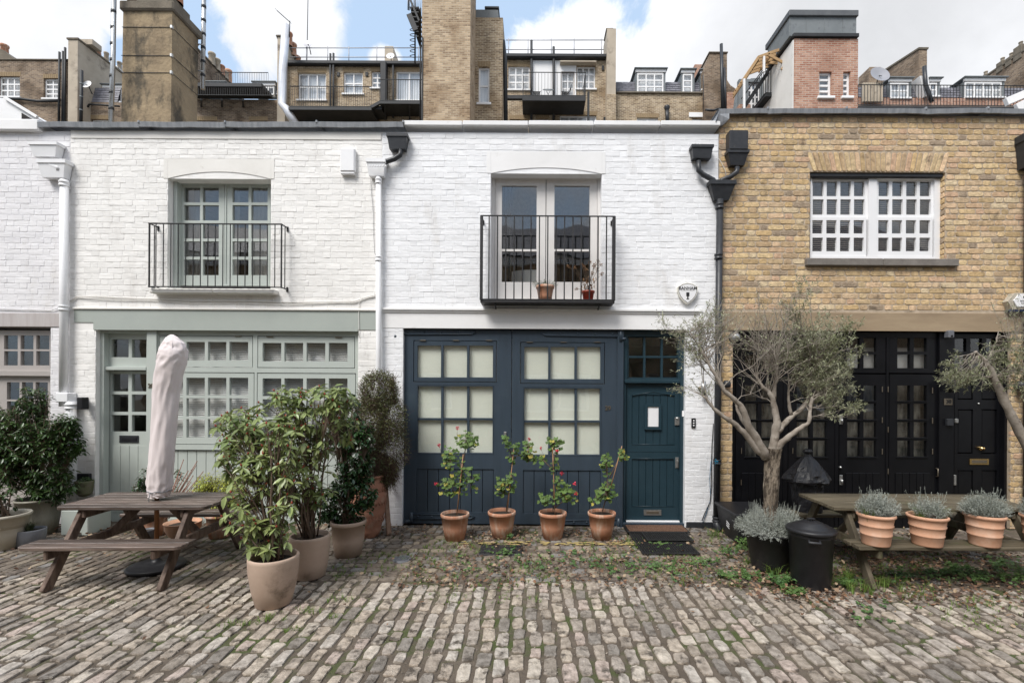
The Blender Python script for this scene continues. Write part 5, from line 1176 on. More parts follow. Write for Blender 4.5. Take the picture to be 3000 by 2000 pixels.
grid_mat('large flat black rubber ring mat, lowest of the mats at the blue door', 1.34, 1.99, -1.15, -.35, .012, 22, 26, m_rubber)
grid_mat('smaller raised black rubber grid mat lying on the larger one', 1.50, 2.06, -.72, -.40, .034, 19, 11, m_rubber)
mat_('doormat', 'brown ribbed coir doormat against the blue door sill', 1.30, 2.16, -.36, -.03, .026, m_coir, 5)
# ---------------------------------------------------------------- right group: crate, olive, bin, barbecue
cr = Thing('storage_crate', 'black plastic recycling crate with faint white stripes beside the downpipe', 'crate', (2.82, -.45, 0))
mb = MB(); 
def frus(mb, x0, x1, y0, y1, z0, z1, t):
    mb.add([(x0 + t, y0 + t, z0), (x1 - t, y0 + t, z0), (x1 - t, y1 - t, z0), (x0 + t, y1 - t, z0), (x0, y0, z1), (x1, y0, z1), (x1, y1, z1), (x0, y1, z1)], [(3, 2, 1, 0), (0, 1, 5, 4), (1, 2, 6, 5), (2, 3, 7, 6), (3, 0, 4, 7), (4, 5, 6, 7)]); return mb
cr.part('body', frus(MB(), 2.60, 3.12, -.80, -.12, 0, .36, .05), m_plas); cr.part('lid', MB().cbox(2.58, 3.14, -.82, -.10, .362, .40, .012), m_plas)
for k in range(3): cr.part('stripe', MB().beam((2.568 + .03 * 0, -.62 + k * .035, .2 - k * .02), (2.572, -.54 + k * .035, .25 - k * .02), .004, .010), m_white) if False else cr.part('stripe', MB().beam((2.618 - .05 * (.20 - k * .025) / .36 * 1 + .0, -.60 + k * .01, .21 - k * .03), (2.618 - .05 * (.245 - k * .025) / .36, -.52 + k * .01, .24 - k * .03), .004, .009), m_white)
ox, oy = 2.66, -1.55
OP = pot('olive_pot', 'large black tub holding the olive tree and silver lavender', ox, oy, [(0, 0), (.185, 0), (.20, .02), (.255, .33), (.268, .335), (.272, .40), (.285, .405), (.285, .42), (.27, .425), (.262, .40), (.25, .33), (0, .33)], m_plas2, .38, .25)
lv = Thing('lavender', 'silver grey lavender mound round the foot of the olive trunk', 'lavender', (ox, oy, .38)); mb = MB(); rng = random.Random(60)
lavender(mb, Vector((ox, oy - .02, .42)), .37, .32, .22, 1000, rng, drop=.09)
for k in range(150):
    a = rng.uniform(0, 6.3); p = Vector((ox + .2 * cos(a), oy + .2 * sin(a), .45)); mb.tube([p, p + Vector((rng.uniform(-.06, .1), 0, rng.uniform(.15, .3)))], .0014, 3, cap=False)
lv.part('foliage', mb, l_lav, kind='stuff')
# olive tree
yo = oy
OT = Thing('olive_tree', 'silvery olive tree with pale branching limbs in a black tub before the black doors', 'olive tree', (ox, oy, .38))
rng = random.Random(61)
def limb(pp, r0, r1, ys, n=7):
    pts = [P(a, b, yo + yy) for (a, b), yy in zip(pp, ys)]
    out = []                                # gentle subdivision for bends
    for i in range(len(pts) - 1):
        for k in range(3):
            t = k / 3; out.append(pts[i].lerp(pts[i + 1], t) + (rdir(rng) * .006 if k else Vector((0, 0, 0))))
    out.append(pts[-1]); m_ = len(out); r0 *= .82; r1 *= .9
    return out, [r0 + (r1 - r0) * (i / (m_ - 1)) ** .8 * 1 + rng.uniform(-.0035, .0035) for i in range(m_)]
tb = MB(); n = 60; zs = [.36 + (Z(2262, 1312, yo) - .36) * k / 52 for k in range(53)]; vs = []
for i, z in enumerate(zs):
    t = i / 52; px_ = 2252 + 12 * t; xc = X(px_, 1400, yo); r = .8 * (.125 if t < .08 else .105) * (1 - .05 * sin(t * 3)) * (1 + .25 * max(0, t - .85) / .15) * (1.25 - 1.2 * t if t < .2 else 1)
    for j in range(n):
        a = 2 * pi * j / n; rr = r * .93 * (1 + .07 * sin(3 * a + z * 4) + .13 * noise.noise(Vector((cos(a) * 3.5, sin(a) * 3.5, z * 3))) + .10 * noise.noise(Vector((cos(a) * 8, sin(a) * 8, z * 9))) - .16 * max(0, .25 - abs(noise.noise(Vector((cos(a) * 7, sin(a) * 7, z * 3.2 + 5)))) * 1.6))
        vs.append((xc + rr * cos(a), yo + rr * sin(a) * .9, z))
tb.add(vs, [(i * n + j, i * n + (j + 1) % n, (i + 1) * n + (j + 1) % n, (i + 1) * n + j) for i in range(52) for j in range(n)], True); OT.part('trunk', tb, s_bark)
limbs = [
 ([(2240, 1335), (2218, 1318), (2187, 1275), (2157, 1244), (2134, 1229), (2095, 1200), (2084, 1187), (2061, 1160)], .052, .014, [0, -.02, -.05, -.08, -.1, -.12, -.12, -.14]),
 ([(2245, 1340), (2214, 1282), (2195, 1252), (2183, 1217), (2170, 1187), (2153, 1171), (2122, 1145), (2103, 1110), (2076, 1064), (2057, 1034), (2023, 972)], .066, .007, [0, -.04, -.07, -.1, -.1, -.12, -.14, -.14, -.12, -.1, -.08]),
 ([(2262, 1335), (2271, 1271), (2277, 1237), (2270, 1194), (2264, 1164), (2252, 1145), (2233, 1133), (2215, 1100)], .066, .014, [0, 0, 0, .02, .02, .03, .03, .05]),
 ([(2268, 1170), (2270, 1133), (2276, 1103), (2272, 1060)], .03, .014, [.02, 0, -.02, -.03]),
 ([(2277, 1265), (2302, 1237), (2325, 1214), (2356, 1191), (2371, 1164), (2375, 1095), (2390, 1053)], .045, .010, [0, .05, .07, .08, .09, .1, .1]),
 ([(2270, 1335), (2291, 1294), (2314, 1275), (2348, 1252), (2369, 1237), (2375, 1194), (2379, 1164)], .05, .016, [0, -.05, -.08, -.1, -.12, -.12, -.1]),
 ([(2318, 1214), (2312, 1180), (2310, 1150), (2312, 1118)], .024, .011, [.06, .06, .05, .04]),
 ([(2210, 1275), (2180, 1240), (2160, 1200), (2157, 1180)], .03, .013, [.04, .08, .1, .1])]
nodes = []
for pp, r0, r1, ys_ in limbs:
    pts, rad = limb(pp, r0, r1, ys_); OT.part('limb', MB().tube(pts, rad, 9), s_barkl)
    for i in range(len(pts) // 3, len(pts)): nodes.append((pts[i], (pts[i] - pts[i - 1]).normalized()))
twig, lf = MB(), MB()
def grow(p, d, L, r, depth, dens):
    n_ = 4; pts = [p]
    for k in range(n_): d = (d + rdir(rng) * .22 + Vector((0, 0, .07))).normalized(); pts.append(pts[-1] + d * L / n_)
    twig.tube(pts, [r, r * .85, r * .7, r * .55, r * .4], 4 if r > .003 else 3, cap=False)
    if depth: 
        for k in range(rng.randint(2, 4)):
            i = rng.randint(1, n_); grow(pts[i], (d + rdir(rng) * .9).normalized(), L * rng.uniform(.4, .7), r * .5, depth - 1, dens)
    if depth <= 1 and dens > 0:
        for k in range(int(L * 75 * dens)):
            t = rng.uniform(.25, 1) * n_; i = min(int(t), n_ - 1); q = pts[i].lerp(pts[i + 1], t - i); simple_leaf(lf, q, (d + rdir(rng) * 1.1).normalized(), rng.uniform(.028, .048), rng.uniform(.007, .011), rng.uniform(-1, 1))
crown = [ell(e) for e in [(2170, 960, 110, 75, yo, .35), (2260, 1010, 170, 130, yo, .45), (2380, 1010, 100, 90, yo, .35), (2420, 1120, 60, 60, yo, .25), (2060, 990, 70, 80, yo, .25), (2300, 900, 90, 50, yo, .3)]]
for i in range(200):
    tgt, v = in_ell(rng, crown[rng.choice([0, 1, 1, 1, 2, 2, 3, 4, 5])], .3)
    p, dd = min(rng.sample(nodes, 14), key=lambda q: (q[0] - tgt).length + (0.3 if q[0].z > tgt.z else 0))
    a = p; b = tgt; mid = a.lerp(b, .5) + rdir(rng) * .06; L = (b - a).length
    if L > .9: continue
    pts = [a, a.lerp(mid, .5) + dd * .03, mid, mid.lerp(b, .5) + rdir(rng) * .02, b]; twig.tube(pts, [.0065, .005, .0042, .0032, .002], 4, cap=False)
    xpx = CX + b.x * F / (D + b.y); dens = .85 if xpx > 2330 else (.14 if xpx > 2110 else .4)
    for k in range(4):
        q = pts[rng.randint(1, 4)]; grow(q, ((b - a).normalized() + rdir(rng) * .8).normalized(), rng.uniform(.12, .26), .0024, 1, dens)
for px_, py_, dx, dy in ((2061, 1160, -.5, .2), (2095, 1200, -.4, .6), (2023, 972, -.6, -.1), (2057, 1034, -.7, .3), (2076, 1064, -.8, -.1), (2040, 1000, -.3, .3), (2390, 1053, .7, .5), (2379, 1164, .8, .3), (2375, 1194, 1, 0), (2375, 1120, 1, .1), (2379, 1220, .9, .1)):
    for k in range(3): grow(P(px_, py_, yo - .1), Vector((dx, rng.uniform(-.3, .3), dy)).normalized(), rng.uniform(.18, .30) if px_ < 2200 else rng.uniform(.22, .42), .004, 2, .45 if px_ < 2200 else 1.3)
OT.part('twigs', twig, s_grey, kind='stuff'); OT.part('foliage', lf, l_oli, kind='stuff')
# second olive, its tub outside the frame
yo = -1.75; O2 = Thing('olive_tree', 'second olive tree reaching in from the right edge over the black front door', 'olive tree', (X(3130, 1600, yo), yo, 0)); nodes = []
for pp, r0, r1, ys_ in [([(3125, 1640), (3090, 1480), (3040, 1360), (3000, 1290), (2963, 1218), (2932, 1149), (2905, 1091), (2886, 1061)], .075, .034, [0] * 8), ([(2888, 1065), (2870, 1042), (2858, 1030)], .03, .014, [0, -.02, -.03]), ([(2888, 1065), (2905, 1030), (2920, 1000), (2925, 970)], .014, .005, [0, 0, .02, .03]), ([(2912, 1105), (2950, 1090), (3000, 1080)], .02, .007, [0, .02, .03])]:
    pts, rad = limb(pp, r0, r1, ys_); O2.part('limb' if len(pp) < 8 else 'trunk', MB().tube(pts, rad, 9), s_barkl)
    if len(pp) < 8: nodes += [(q, Vector((0, 0, 1))) for q in pts]
twig, lf = MB(), MB()
for i in range(150):
    e = ell(rng.choice([(2840, 1080, 75, 45, yo, .2), (2830, 1105, 60, 25, yo, .2), (2930, 1040, 70, 60, yo, .25), (2990, 1040, 60, 80, yo, .25), (2960, 1110, 40, 40, yo, .2)])); tgt, v = in_ell(rng, e, .2)
    p, dd = min(rng.sample(nodes, 8), key=lambda q: (q[0] - tgt).length); twig.tube([p, p.lerp(tgt, .5) + rdir(rng) * .03, tgt], [.0045, .003, .0018], 3, cap=False)
    for k in range(2): grow(tgt, ((tgt - p).normalized() + rdir(rng) * .8).normalized(), rng.uniform(.06, .14), .002, 0, 1.3)
    for k in range(5): simple_leaf(lf, tgt + rdir(rng) * .02, rdir(rng, .4), rng.uniform(.03, .05), .011, rng.uniform(-1, 1))
for i in range(26): grow(P(2985 + rng.uniform(-40, 30), 1000, yo), Vector((rng.uniform(-.5, .2), 0, 1)), rng.uniform(.2, .45), .002, 1, .15)
O2.part('twigs', twig, s_grey, kind='stuff'); O2.part('foliage', lf, l_oli, kind='stuff')
# dustbin
dx, dy = 2.84, -2.0
DB = Thing('dustbin', 'black plastic dustbin with domed lid standing before the olive tub', 'dustbin', (dx, dy, 0))
DB.part('body', MB().lathe([(0, 0), (.175, 0), (.18, .01), (.205, .50), (.212, .505), (.212, .555), (.2, .555), (.19, .5), (0, .5)], (dx, dy, 0), 40), m_plas)
DB.part('lid', MB().lathe([(.19, .54), (.228, .54), (.232, .565), (.222, .58), (.205, .583), (.17, .598), (.165, .607), (.12, .622), (.115, .63), (.05, .648), (0, .65)], (dx, dy, 0), 40), m_plas)
for a in (radians(-112),):
    c_, s_ = cos(a), sin(a); 
    hp = lambda t, r, z: (dx + r * cos(a + t), dy + r * sin(a + t), z)
    DB.part('handle', MB().tube([hp(-.22, .21, .50), hp(-.20, .245, .49), hp(.20, .245, .49), hp(.22, .21, .50)], .013, 8), m_plas2)
DB.part('lid_handle', MB().cbox(dx - .035, dx + .035, dy - .018, dy + .018, .66, .675, .005).cbox(dx - .035, dx - .022, dy - .015, dy + .015, .64, .66, .003).cbox(dx + .022, dx + .035, dy - .015, dy + .015, .64, .66, .003), m_plas)
# covered barbecue
by = -.8; bx_ = X(2366, 1400, by)
BQ = Thing('covered_barbecue', 'kettle barbecue under a crumpled black cover in front of the black folding doors', 'barbecue', (bx_, by, 0))
mb = MB(); n = 44; prof = [(.17, .40), (.175, .55), (.185, .70), (.20, .80), (.262, .815), (.275, .84), (.262, .88), (.205, .965), (.14, 1.05), (.085, 1.11), (.045, 1.14), (.036, 1.165), (.060, 1.20), (.045, 1.225), (0, 1.235)]
P2 = []
for i in range(len(prof) - 1):
    for k in range(4): P2.append((prof[i][0] + (prof[i + 1][0] - prof[i][0]) * k / 4, prof[i][1] + (prof[i + 1][1] - prof[i][1]) * k / 4))
P2.append(prof[-1])
def crumple(a, z):
    q = (a / (2 * pi) * 7) % 1; f = cos(pi / 7) / cos((q - .5) * 2 * pi / 7) - 1
    hem = max(0, 1 - abs(z - .83) / .10)
    return f * 1.6 + .10 * noise.noise(Vector((cos(a) * 2.2, sin(a) * 2.2, z * 7))) + .07 * (1 - abs(noise.noise(Vector((cos(a) * 6, sin(a) * 6, z * 13)))) * 3) * .5 + hem * .09 * sin(a * 5 + 1)
mb.lathe(P2, (bx_, by, 0), n, ripple=crumple, smooth=False); BQ.part('cover', mb, M('black nylon cover', (.014, .014, .017), (.022, .022, .025), scale=6, rough=.4, bump=.4, bscale=20))
for a in (.6, 2.6, 4.7): BQ.part('leg', MB().tube([(bx_ + .16 * cos(a), by + .16 * sin(a), .42), (bx_ + .25 * cos(a), by + .25 * sin(a), 0)], .014, 8), m_cast)
# lavender pots on the bench
lprof = [(0, 0), (.118, 0), (.121, .01), (.130, .092), (.136, .097), (.136, .107), (.132, .112), (.141, .178), (.147, .183), (.147, .193), (.143, .198), (.150, .255), (.160, .262), (.168, .272), (.166, .288), (.155, .294), (.147, .28), (.14, .22), (0, .22)]
for i, (px, lab, rx, n) in enumerate(((2566, 'ribbed pale terracotta pot of silver lavender and grass, first on the bench from the left', .19, 300), (2716, 'ribbed terracotta pot with sparse lavender and green grass, second on the bench', .16, 170), (2884, 'ribbed terracotta pot with the fullest silver lavender, third on the bench', .23, 420), (3052, 'ribbed terracotta pot of dull lavender cut by the right edge', .19, 240))):
    y = -2.115; x = X(px, 1560, y); lp_ = [(r * (1., 1.03, 1., 1.)[i], z * (1.04, 1., 1.04, 1)[i]) for r, z in lprof]
    T = pot('potted_lavender', lab, x, y, lp_, m_terra2, .262, .14, 'lavender pots on the picnic bench', z=.452, cat='potted lavender')
    mb, gr = MB(), MB(); rng = random.Random(70 + i)
    lavender(mb, Vector((x + (.02 if i < 2 else 0), y, .725)), rx * .95, .15, .19 if i != 1 else .15, int(n * 1.5), rng)
    for k in range(34):
        a_ = rng.uniform(0, 6.3); q_ = rng.uniform(.3, 1); p0_ = Vector((x + rx * .7 * q_ * cos(a_), y + .11 * q_ * sin(a_), .78)); p1_ = p0_ + Vector((rng.uniform(-.05, .05) + .05 * cos(a_), rng.uniform(-.03, .03), rng.uniform(.08, .24))); mb.tube([p0_, p1_], .0013, 3, cap=False)
        for k2 in range(7): simple_leaf(mb, p1_ - Vector((0, 0, .004 * k2)), rdir(rng, .6), .010, .005, 0)
    T.part('foliage', mb, l_lav, kind='stuff')
    if i < 2:
        for k in range(6): grass_tuft(gr, Vector((x - .09 + rng.uniform(-.03, .05) + (.2 if i and k > 2 else 0), y - .03 + rng.uniform(-.04, .04), .69)), 14, .17, rng)
        T.part('grass', gr, l_grass, kind='stuff')
# ---------------------------------------------------------------- balcony pots
yb_ = -.12
x = X(1597, 860, yb_); T = pot('potted_lavender', 'old terracotta pot with sparse lavender on the iron balcony', x, yb_, [(0, 0), (.092, 0), (.10, .08), (.118, .18), (.128, .185), (.132, .215), (.122, .225), (.11, .21), (.10, .15), (0, .15)], m_terra, .19, .10, z=BALZ, cat='potted lavender')
mb = MB(); rng = random.Random(80); lavender(mb, Vector((x, yb_, BALZ + .21)), .17, .10, .09, 80, rng); T.part('foliage', mb, leafm('green lavender leaf', (.12, .15, .08), (.17, .19, .12)), kind='stuff')
x = X(1723, 860, yb_); T = pot('potted_hydrangea', 'red plastic pot with dried brown hydrangea heads on the iron balcony', x, yb_, [(0, .012), (.065, .012), (.083, .12), (.092, .125), (.095, .15), (.085, .155), (.075, .1), (0, .1)], M('red plastic', (.30, .06, .03), (.26, .05, .028), scale=5, rough=.45), .13, .075, z=BALZ, cat='potted hydrangea')
T.part('saucer', MB().lathe([(0, 0), (.10, 0), (.115, .012), (.11, .014), (0, .006)], (x, yb_, BALZ), 24), M('red plastic saucer', (.33, .07, .04), rough=.45)); st, fl = MB(), MB(); rng = random.Random(81)
for a, b in ((1665, 780), (1683, 783), (1706, 776), (1728, 768), (1742, 775), (1752, 765), (1760, 776), (1750, 790), (1718, 790), (1735, 800), (1762, 802), (1690, 845), (1740, 780), (1712, 782)):
    q = P(a, b, yb_ + rng.uniform(-.05, .03)); st.tube(stem_path(Vector((x, yb_, BALZ + .12)), q, rng, 4, .08), .003, 4)
    for k in range(26): simple_leaf(fl, q + rdir(rng) * rng.uniform(.01, .028), rdir(rng), .018, .015, rng.uniform(-1, 1))
for k in range(40): q = Vector((x + rng.uniform(-.1, .1), yb_ + rng.uniform(-.05, .05), BALZ + rng.uniform(.15, .36))); put_leaf(fl, q, rdir(rng, -.6), .05, .02, .6, .9)
T.part('stems', st, s_brown, kind='stuff'); T.part('dried_flowers', fl, l_dried, kind='stuff')
# ---------------------------------------------------------------- rainwater goods, alarms, lamps, cables
def rain(name, label): return Thing(name, label, 'downpipe', (0, 0, 0))
def at(T, x): T.root.location = (x, 0, 0); T.loc = T.off = Vector((x, 0, 0)); return T
T = at(rain('downpipe', 'white cast iron downpipe with two hoppers between the leftmost house and number 28'), X(187, 900))
mb = MB(); y = -.075; pipe(mb, [(X(189, 528, y), y, Z(189, 528, y)), (X(186, 1190, y), y, Z(186, 1190, y))], .050, 14, [(Z(190, 540, y), X(188, 540, y), y), (Z(186, 903, y), X(187, 903, y), y)]); T.part('pipe', mb, m_pipew)
mb = MB(); pipe(mb, [(X(209, 1175, y), y, Z(209, 1175, y)), (X(209, 1560, y), y, 0)], .062, 14, [(Z(209, 1190, y), X(209, 1190, y), y)]); mb.cbox(X(190, 1170), X(226, 1170), -.14, 0, Z(205, 1177), Z(205, 1150), .01); T.part('pipe', mb, m_pipew)
for q in ((132, 478, 216, 528), (108, 428, 192, 468)): mb = MB(); c = hopper(mb, *q, y=-.01); T.part('hopper', mb, m_pipew)
T.part('swan_neck', MB().tube([(X(150, 470, -.09), -.09, Z(150, 470, -.09)), (X(150, 480, -.09), -.09, Z(150, 484, -.09)), (X(172, 492, -.09), -.09, Z(172, 492, -.09)), (X(176, 500, -.09), -.09, Z(176, 500, -.09))], .04, 10), m_pipew)
T = at(rain('downpipe', 'slim white downpipe fed by a black swan neck between numbers 28 and 29'), X(1109, 900))
mb = MB(); pipe(mb, [(X(1109, 520, y), y, Z(1109, 520, y)), (X(1109, 1540, y), y, 0)], .038, 14, [(Z(1109, 532, y), X(1109, 532, y), y), (Z(1109, 758, y), X(1109, 758, y), y)]); T.part('pipe', mb, m_pipew)
mb = MB(); hopper(mb, 1080, 476, 1137, 524, y=-.01); q = RC(1080, 476, 1137, 484, -.18)
T.part('hopper', mb, m_pipew)
for k in range(7): T.part('dentil', MB().cbox(q[0] + .02 + k * (q[1] - q[0] - .04) / 6.4 - .01, q[0] + .02 + k * (q[1] - q[0] - .04) / 6.4 + .012, -.192, -.175, q[2] - .025, q[2] + .0, .003), m_pipew)
mb = MB(); hopper(mb, 1139, 403, 1200, 446, y=-.01, taper=.75); T.part('hopper', mb, m_cast, label='black hopper head above the white one')
yy = -.08; T.part('swan_neck', MB().tube([P(1175, 440, yy), P(1172, 455, yy), P(1155, 466, yy), P(1125, 476, yy), P(1112, 482, yy)], .035, 10), m_cast)
T = at(rain('downpipe', 'black cast iron downpipe with a cluster of hoppers between numbers 29 and 30'), X(2105, 900))
mb = MB(); pipe(mb, [P(2109, 585, y), Vector((X(2099, 1530, y), y, .06))], .047, 14, [(Z(2108, 605, y), X(2108, 605, y), y), (Z(2105, 752, y), X(2105, 752, y), y), (Z(2101, 1352, y), X(2101, 1352, y), y), (.14, X(2099, 1530, y), y)]); mb.tube([(X(2099, 1530, y), y, .12), (X(2099, 1530, y), y - .02, .05), (X(2104, 1530, y), y - .10, -.01)], .055, 12); T.part('pipe', mb, m_cast)
for q, tp_ in (((2070, 538, 2147, 592), .55), ((2018, 436, 2082, 473), .8), ((2122, 450, 2184, 492), .65)): mb = MB(); hopper(mb, *q, y=-.01, taper=tp_); T.part('hopper', mb, m_cast)
q = RC(2126, 396, 2180, 452, -.01); T.part('hopper_head', MB().cbox(q[0], q[1], -.15, -.005, q[2], q[3], .01), m_cast)
T.part('swan_neck', MB().tube([P(2046, 472, yy), P(2047, 500, yy), P(2060, 512, yy), P(2090, 528, yy), P(2098, 545, yy)], .036, 10), m_cast); T.part('swan_neck', MB().tube([P(2160, 490, yy), P(2158, 505, yy), P(2140, 518, yy), P(2115, 528, yy), P(2108, 545, yy)], .036, 10), m_cast)
lf = MB(); rng = random.Random(90)
for k in range(60): put_leaf(lf, P(2046 + rng.uniform(-14, 14), 436, -.1), Vector((rng.uniform(-.6, .6), rng.uniform(-.3, .3), 1)).normalized(), .07, .01)
T.part('moss_tuft', lf, M('dark dead leaves', (.02, .018, .015), rough=.9), kind='stuff')
T.part('blue_string', MB().tube([P(2101 + 9 * cos(k * 1.1), 1348 + k * .55 + 5 * sin(k * 2.3), -.075 - .06 * max(0, sin(k * 1.1))) for k in range(24)], .004, 4), M('blue string', (.02, .25, .42), rough=.6))
q = RC(2975, 405, 3030, 500, -.02); T = Thing('downpipe', 'black hopper head at the top right edge on the yellow wall', 'downpipe', (q[0], 0, q[2])); mb = MB(); hopper(mb, 2972, 405, 3040, 500, y=-.01); T.part('hopper', mb, m_cast); T.part('pipe', MB().tube([P(3012, 495, -.08), Vector((X(3012, 900, -.08), -.08, 0))], .045, 10), m_cast)
# cables
def cable(label, pts, r=.006, m=None, y=-.018): single('cable', MB().tube([P(a, b, y + (.0 if len(q_) < 1 else q_[0])) for a, b, *q_ in pts], r, 5), m or m_r2, label, 'cable', tuple(P(pts[0][0], pts[0][1], y)))
cw = [(205, 883), (225, 868), (290, 869), (360, 872), (440, 875), (560, 882), (700, 882), (850, 885), (960, 884), (1040, 882), (1060, 875), (1080, 868), (1104, 863)]
cable('white painted cable sagging along the wall of number 28 below its balcony', cw, .007); cable('thin second cable run just under the main one on number 28', [(a, b + 5 + 2 * sin(a)) for a, b in cw], .004)
cable('white cable dropping down the right end of the sage lintel', [(1062, 876), (1052, 884), (1051, 920), (1052, 960), (1050, 985)], .005)
cable('cable running along the leftmost house above its taupe windows', [(-200, 900), (0, 904), (90, 907), (150, 909), (176, 900)], .006, m_w1)
cable('thin grey cable hanging beside the slim white downpipe', [(1086, 525), (1088, 560), (1094, 620), (1095, 690), (1098, 740), (1104, 760)], .003, m_greyp)
cable('pale cable looping from the black hoppers to the wall of number 29', [(2095, 455), (2110, 470), (2125, 500), (2128, 520)], .003, m_w3)
cable('black cable curving down the white pier left of the black downpipe', [(2090, 1240), (2086, 1300), (2084, 1360), (2085, 1420), (2080, 1470), (2066, 1500), (2056, 1525)], .006, m_plas)
cable('blue cable hanging down the white pier beside the black one', [(2083, 1350), (2079, 1400), (2082, 1460), (2070, 1500), (2060, 1530)], .004, M('blue cable', (.05, .14, .24), rough=.5))
# alarm boxes
q = RC(998, 436, 1042, 512, -.04); T = Thing('alarm_box', 'plain white rectangular alarm box high on number 28', 'alarm box', (q[0], 0, q[2])); T.part('case', MB().cbox(q[0], q[1], -.075, .002, q[2] + .03, q[3], .018), m_pipew); T.part('base', MB().cbox(q[0] + .006, q[1] - .01, -.065, .002, q[2], q[2] + .034, .018), m_pipew)
def shield(cx, cz, s, t=0.):
    pts = []
    top = [(-.5, .30), (-.25, .45), (0, .5), (.25, .45), (.5, .30)]; rt = [(.49, .05), (.40, -.18), (.24, -.38), (0, -.56)]; lt_ = [(-.24, -.38), (-.40, -.18), (-.49, .05)]
    return [(cx + x * (s - t), cz + z * (s - t)) for x, z in (lt_[::1] + top + rt)][::-1]
c = P(2014, 858, -.05); T = Thing('alarm_box', 'white shield shaped alarm box lettered BANHAM beside the balcony', 'alarm box', (c.x, 0, c.z))
T.part('case', MB().prism(shield(c.x, c.z, .285), -.062, .002), M('ivory plastic', (.72, .70, .63), rough=.45)); T.part('emblem', MB().prism(shield(c.x, c.z, .262), -.064, -.06), m_plas); T.part('face', MB().prism(shield(c.x, c.z, .250), -.066, -.061), m_white)
text(T, 'BANHAM', .062, (c.x, -.067, c.z + .062), m_plas, ext=.0015); T.part('emblem', MB().cbox(c.x - .022, c.x + .022, -.069, -.066, c.z - .05, c.z + .005, .002).cbox(c.x - .009, c.x + .009, -.0685, -.066, c.z - .085, c.z - .05, .002).cbox(c.x - .02, c.x + .02, -.0682, -.066, c.z - .095, c.z - .0852, .002), m_plas); T.part('emblem', MB().cbox(c.x - .10, c.x + .10, -.068, -.066, c.z + .032, c.z + .035, .001), m_plas)
c = P(2982, 886, -.06); T = Thing('alarm_box', 'white hexagonal alarm box with a dark blue base at the right edge', 'alarm box', (c.x, 0, c.z))
hexp = [(-.11, -.10), (.14, -.10), (.19, .03), (.13, .13), (-.07, .13), (-.17, .01)]; T.part('case', MB().prism([(c.x + x, c.z + z) for x, z in hexp], -.09, .002), m_cream); T.part('face', MB().prism([(c.x + .03 + x * .78, c.z + .012 + z * .78) for x, z in hexp], -.105, -.089), m_white); T.part('base', MB().cbox(c.x - .13, c.x + .15, -.085, .002, c.z - .135, c.z - .102, .01), M('dark blue plastic', (.012, .025, .07), rough=.4))
text(T, 'SECURITY', .030, (c.x + .05, -.106, c.z + .012), m_greyp, ext=.001); text(T, 'SYSTEMS', .026, (c.x + .05, -.106, c.z - .022), m_greyp, ext=.001)
T.part('emblem', MB().prism([(c.x + .03, c.z + .055), (c.x + .06, c.z + .06), (c.x + .085, c.z + .055), (c.x + .08, c.z + .072), (c.x + .05, c.z + .07), (c.x + .035, c.z + .085), (c.x + .028, c.z + .075)], -.108, -.1055), m_plas)
# wall lamps
q = RC(2052, 1116, 2067, 1158, -.06); T = Thing('wall_lamp', 'brushed steel cylinder wall lamp on the white pier right of the blue door', 'wall lamp', (q[0], 0, q[2])); T.part('shade', MB().lathe([(0, 0), (.032, 0), (.032, q[3] - q[2]), (0, q[3] - q[2])], ((q[0] + q[1]) / 2 + .005, -.07, q[2]), 18), m_steel); T.part('base', MB().lathe([(.03, 0), (.03, .03), (0, .032)], n=16, m=Matrix.Translation(((q[0] + q[1]) / 2 - .02, 0, (q[2] + q[3]) / 2)) @ Matrix.Rotation(pi / 2, 4, 'X')), m_bronze)
q = RC(231, 1014, 262, 1048, -.05)
q = RC(230, 1163, 262, 1198, -.05); T = Thing('wall_lamp', 'small square black wall light on the white pier left of door 28', 'wall lamp', (q[0], 0, q[2])); T.part('base', MB().cbox(q[0], q[0] + .10, -.05, .002, q[2] + .04, q[3] - .02, .006), m_plas); T.part('shade', MB().cbox(q[0] + .075, q[1], -.16, -.052, q[2], q[3], .008), m_plas)
c = P(2785, 1130, -.06); T = Thing('wall_lamp', 'dark grey downward cylinder lamp on the black post by door 30', 'wall lamp', (c.x, .03, c.z)); mm = Matrix.Translation((c.x, -.08, c.z)) @ Matrix.Rotation(radians(-14), 4, 'Y') @ Matrix.Rotation(radians(8), 4, 'X'); T.part('shade', MB().lathe([(0, .085), (.03, .08), (.045, .06), (.05, -.085), (.04, -.085), (0, -.02)], n=20, m=mm), m_cast); T.part('base', MB().cbox(c.x - .05, c.x - .0, -.06, .03, c.z + .03, c.z + .07, .008), m_cast)
q = RC(2773, 968, 2790, 990, -.02); T = Thing('security_camera', 'tiny grey camera fixed under the stone lintel above the black post', 'camera', (q[0], 0, q[2])); T.part('body', MB().cbox(q[0], q[1], -.06, .03, q[2], q[3], .01), m_greyp); T.part('lens', MB().lathe([(0, 0), (.014, 0), (.014, .008), (0, .01)], n=12, m=Matrix.Translation(((q[0] + q[1]) / 2, -.06, q[2] + .03)) @ Matrix.Rotation(pi / 2, 4, 'X')), m_plas)
c = P(2160, 987, -.1); T = Thing('wall_lamp', 'round pale bulkhead light half hidden in the crown of the olive tree', 'wall lamp', (c.x, 0, c.z)); T.part('globe', MB().lathe([(.075 * cos(k * pi / 16), .075 * sin(k * pi / 16)) for k in range(9)], n=20, m=Matrix.Translation((c.x, -.02, c.z)) @ Matrix.Rotation(pi / 2, 4, 'X')), m_steel); T.part('base', MB().lathe([(.085, -.02), (.085, .012), (0, .012)], n=20, m=Matrix.Translation((c.x, -.01, c.z)) @ Matrix.Rotation(pi / 2, 4, 'X')), m_cast)
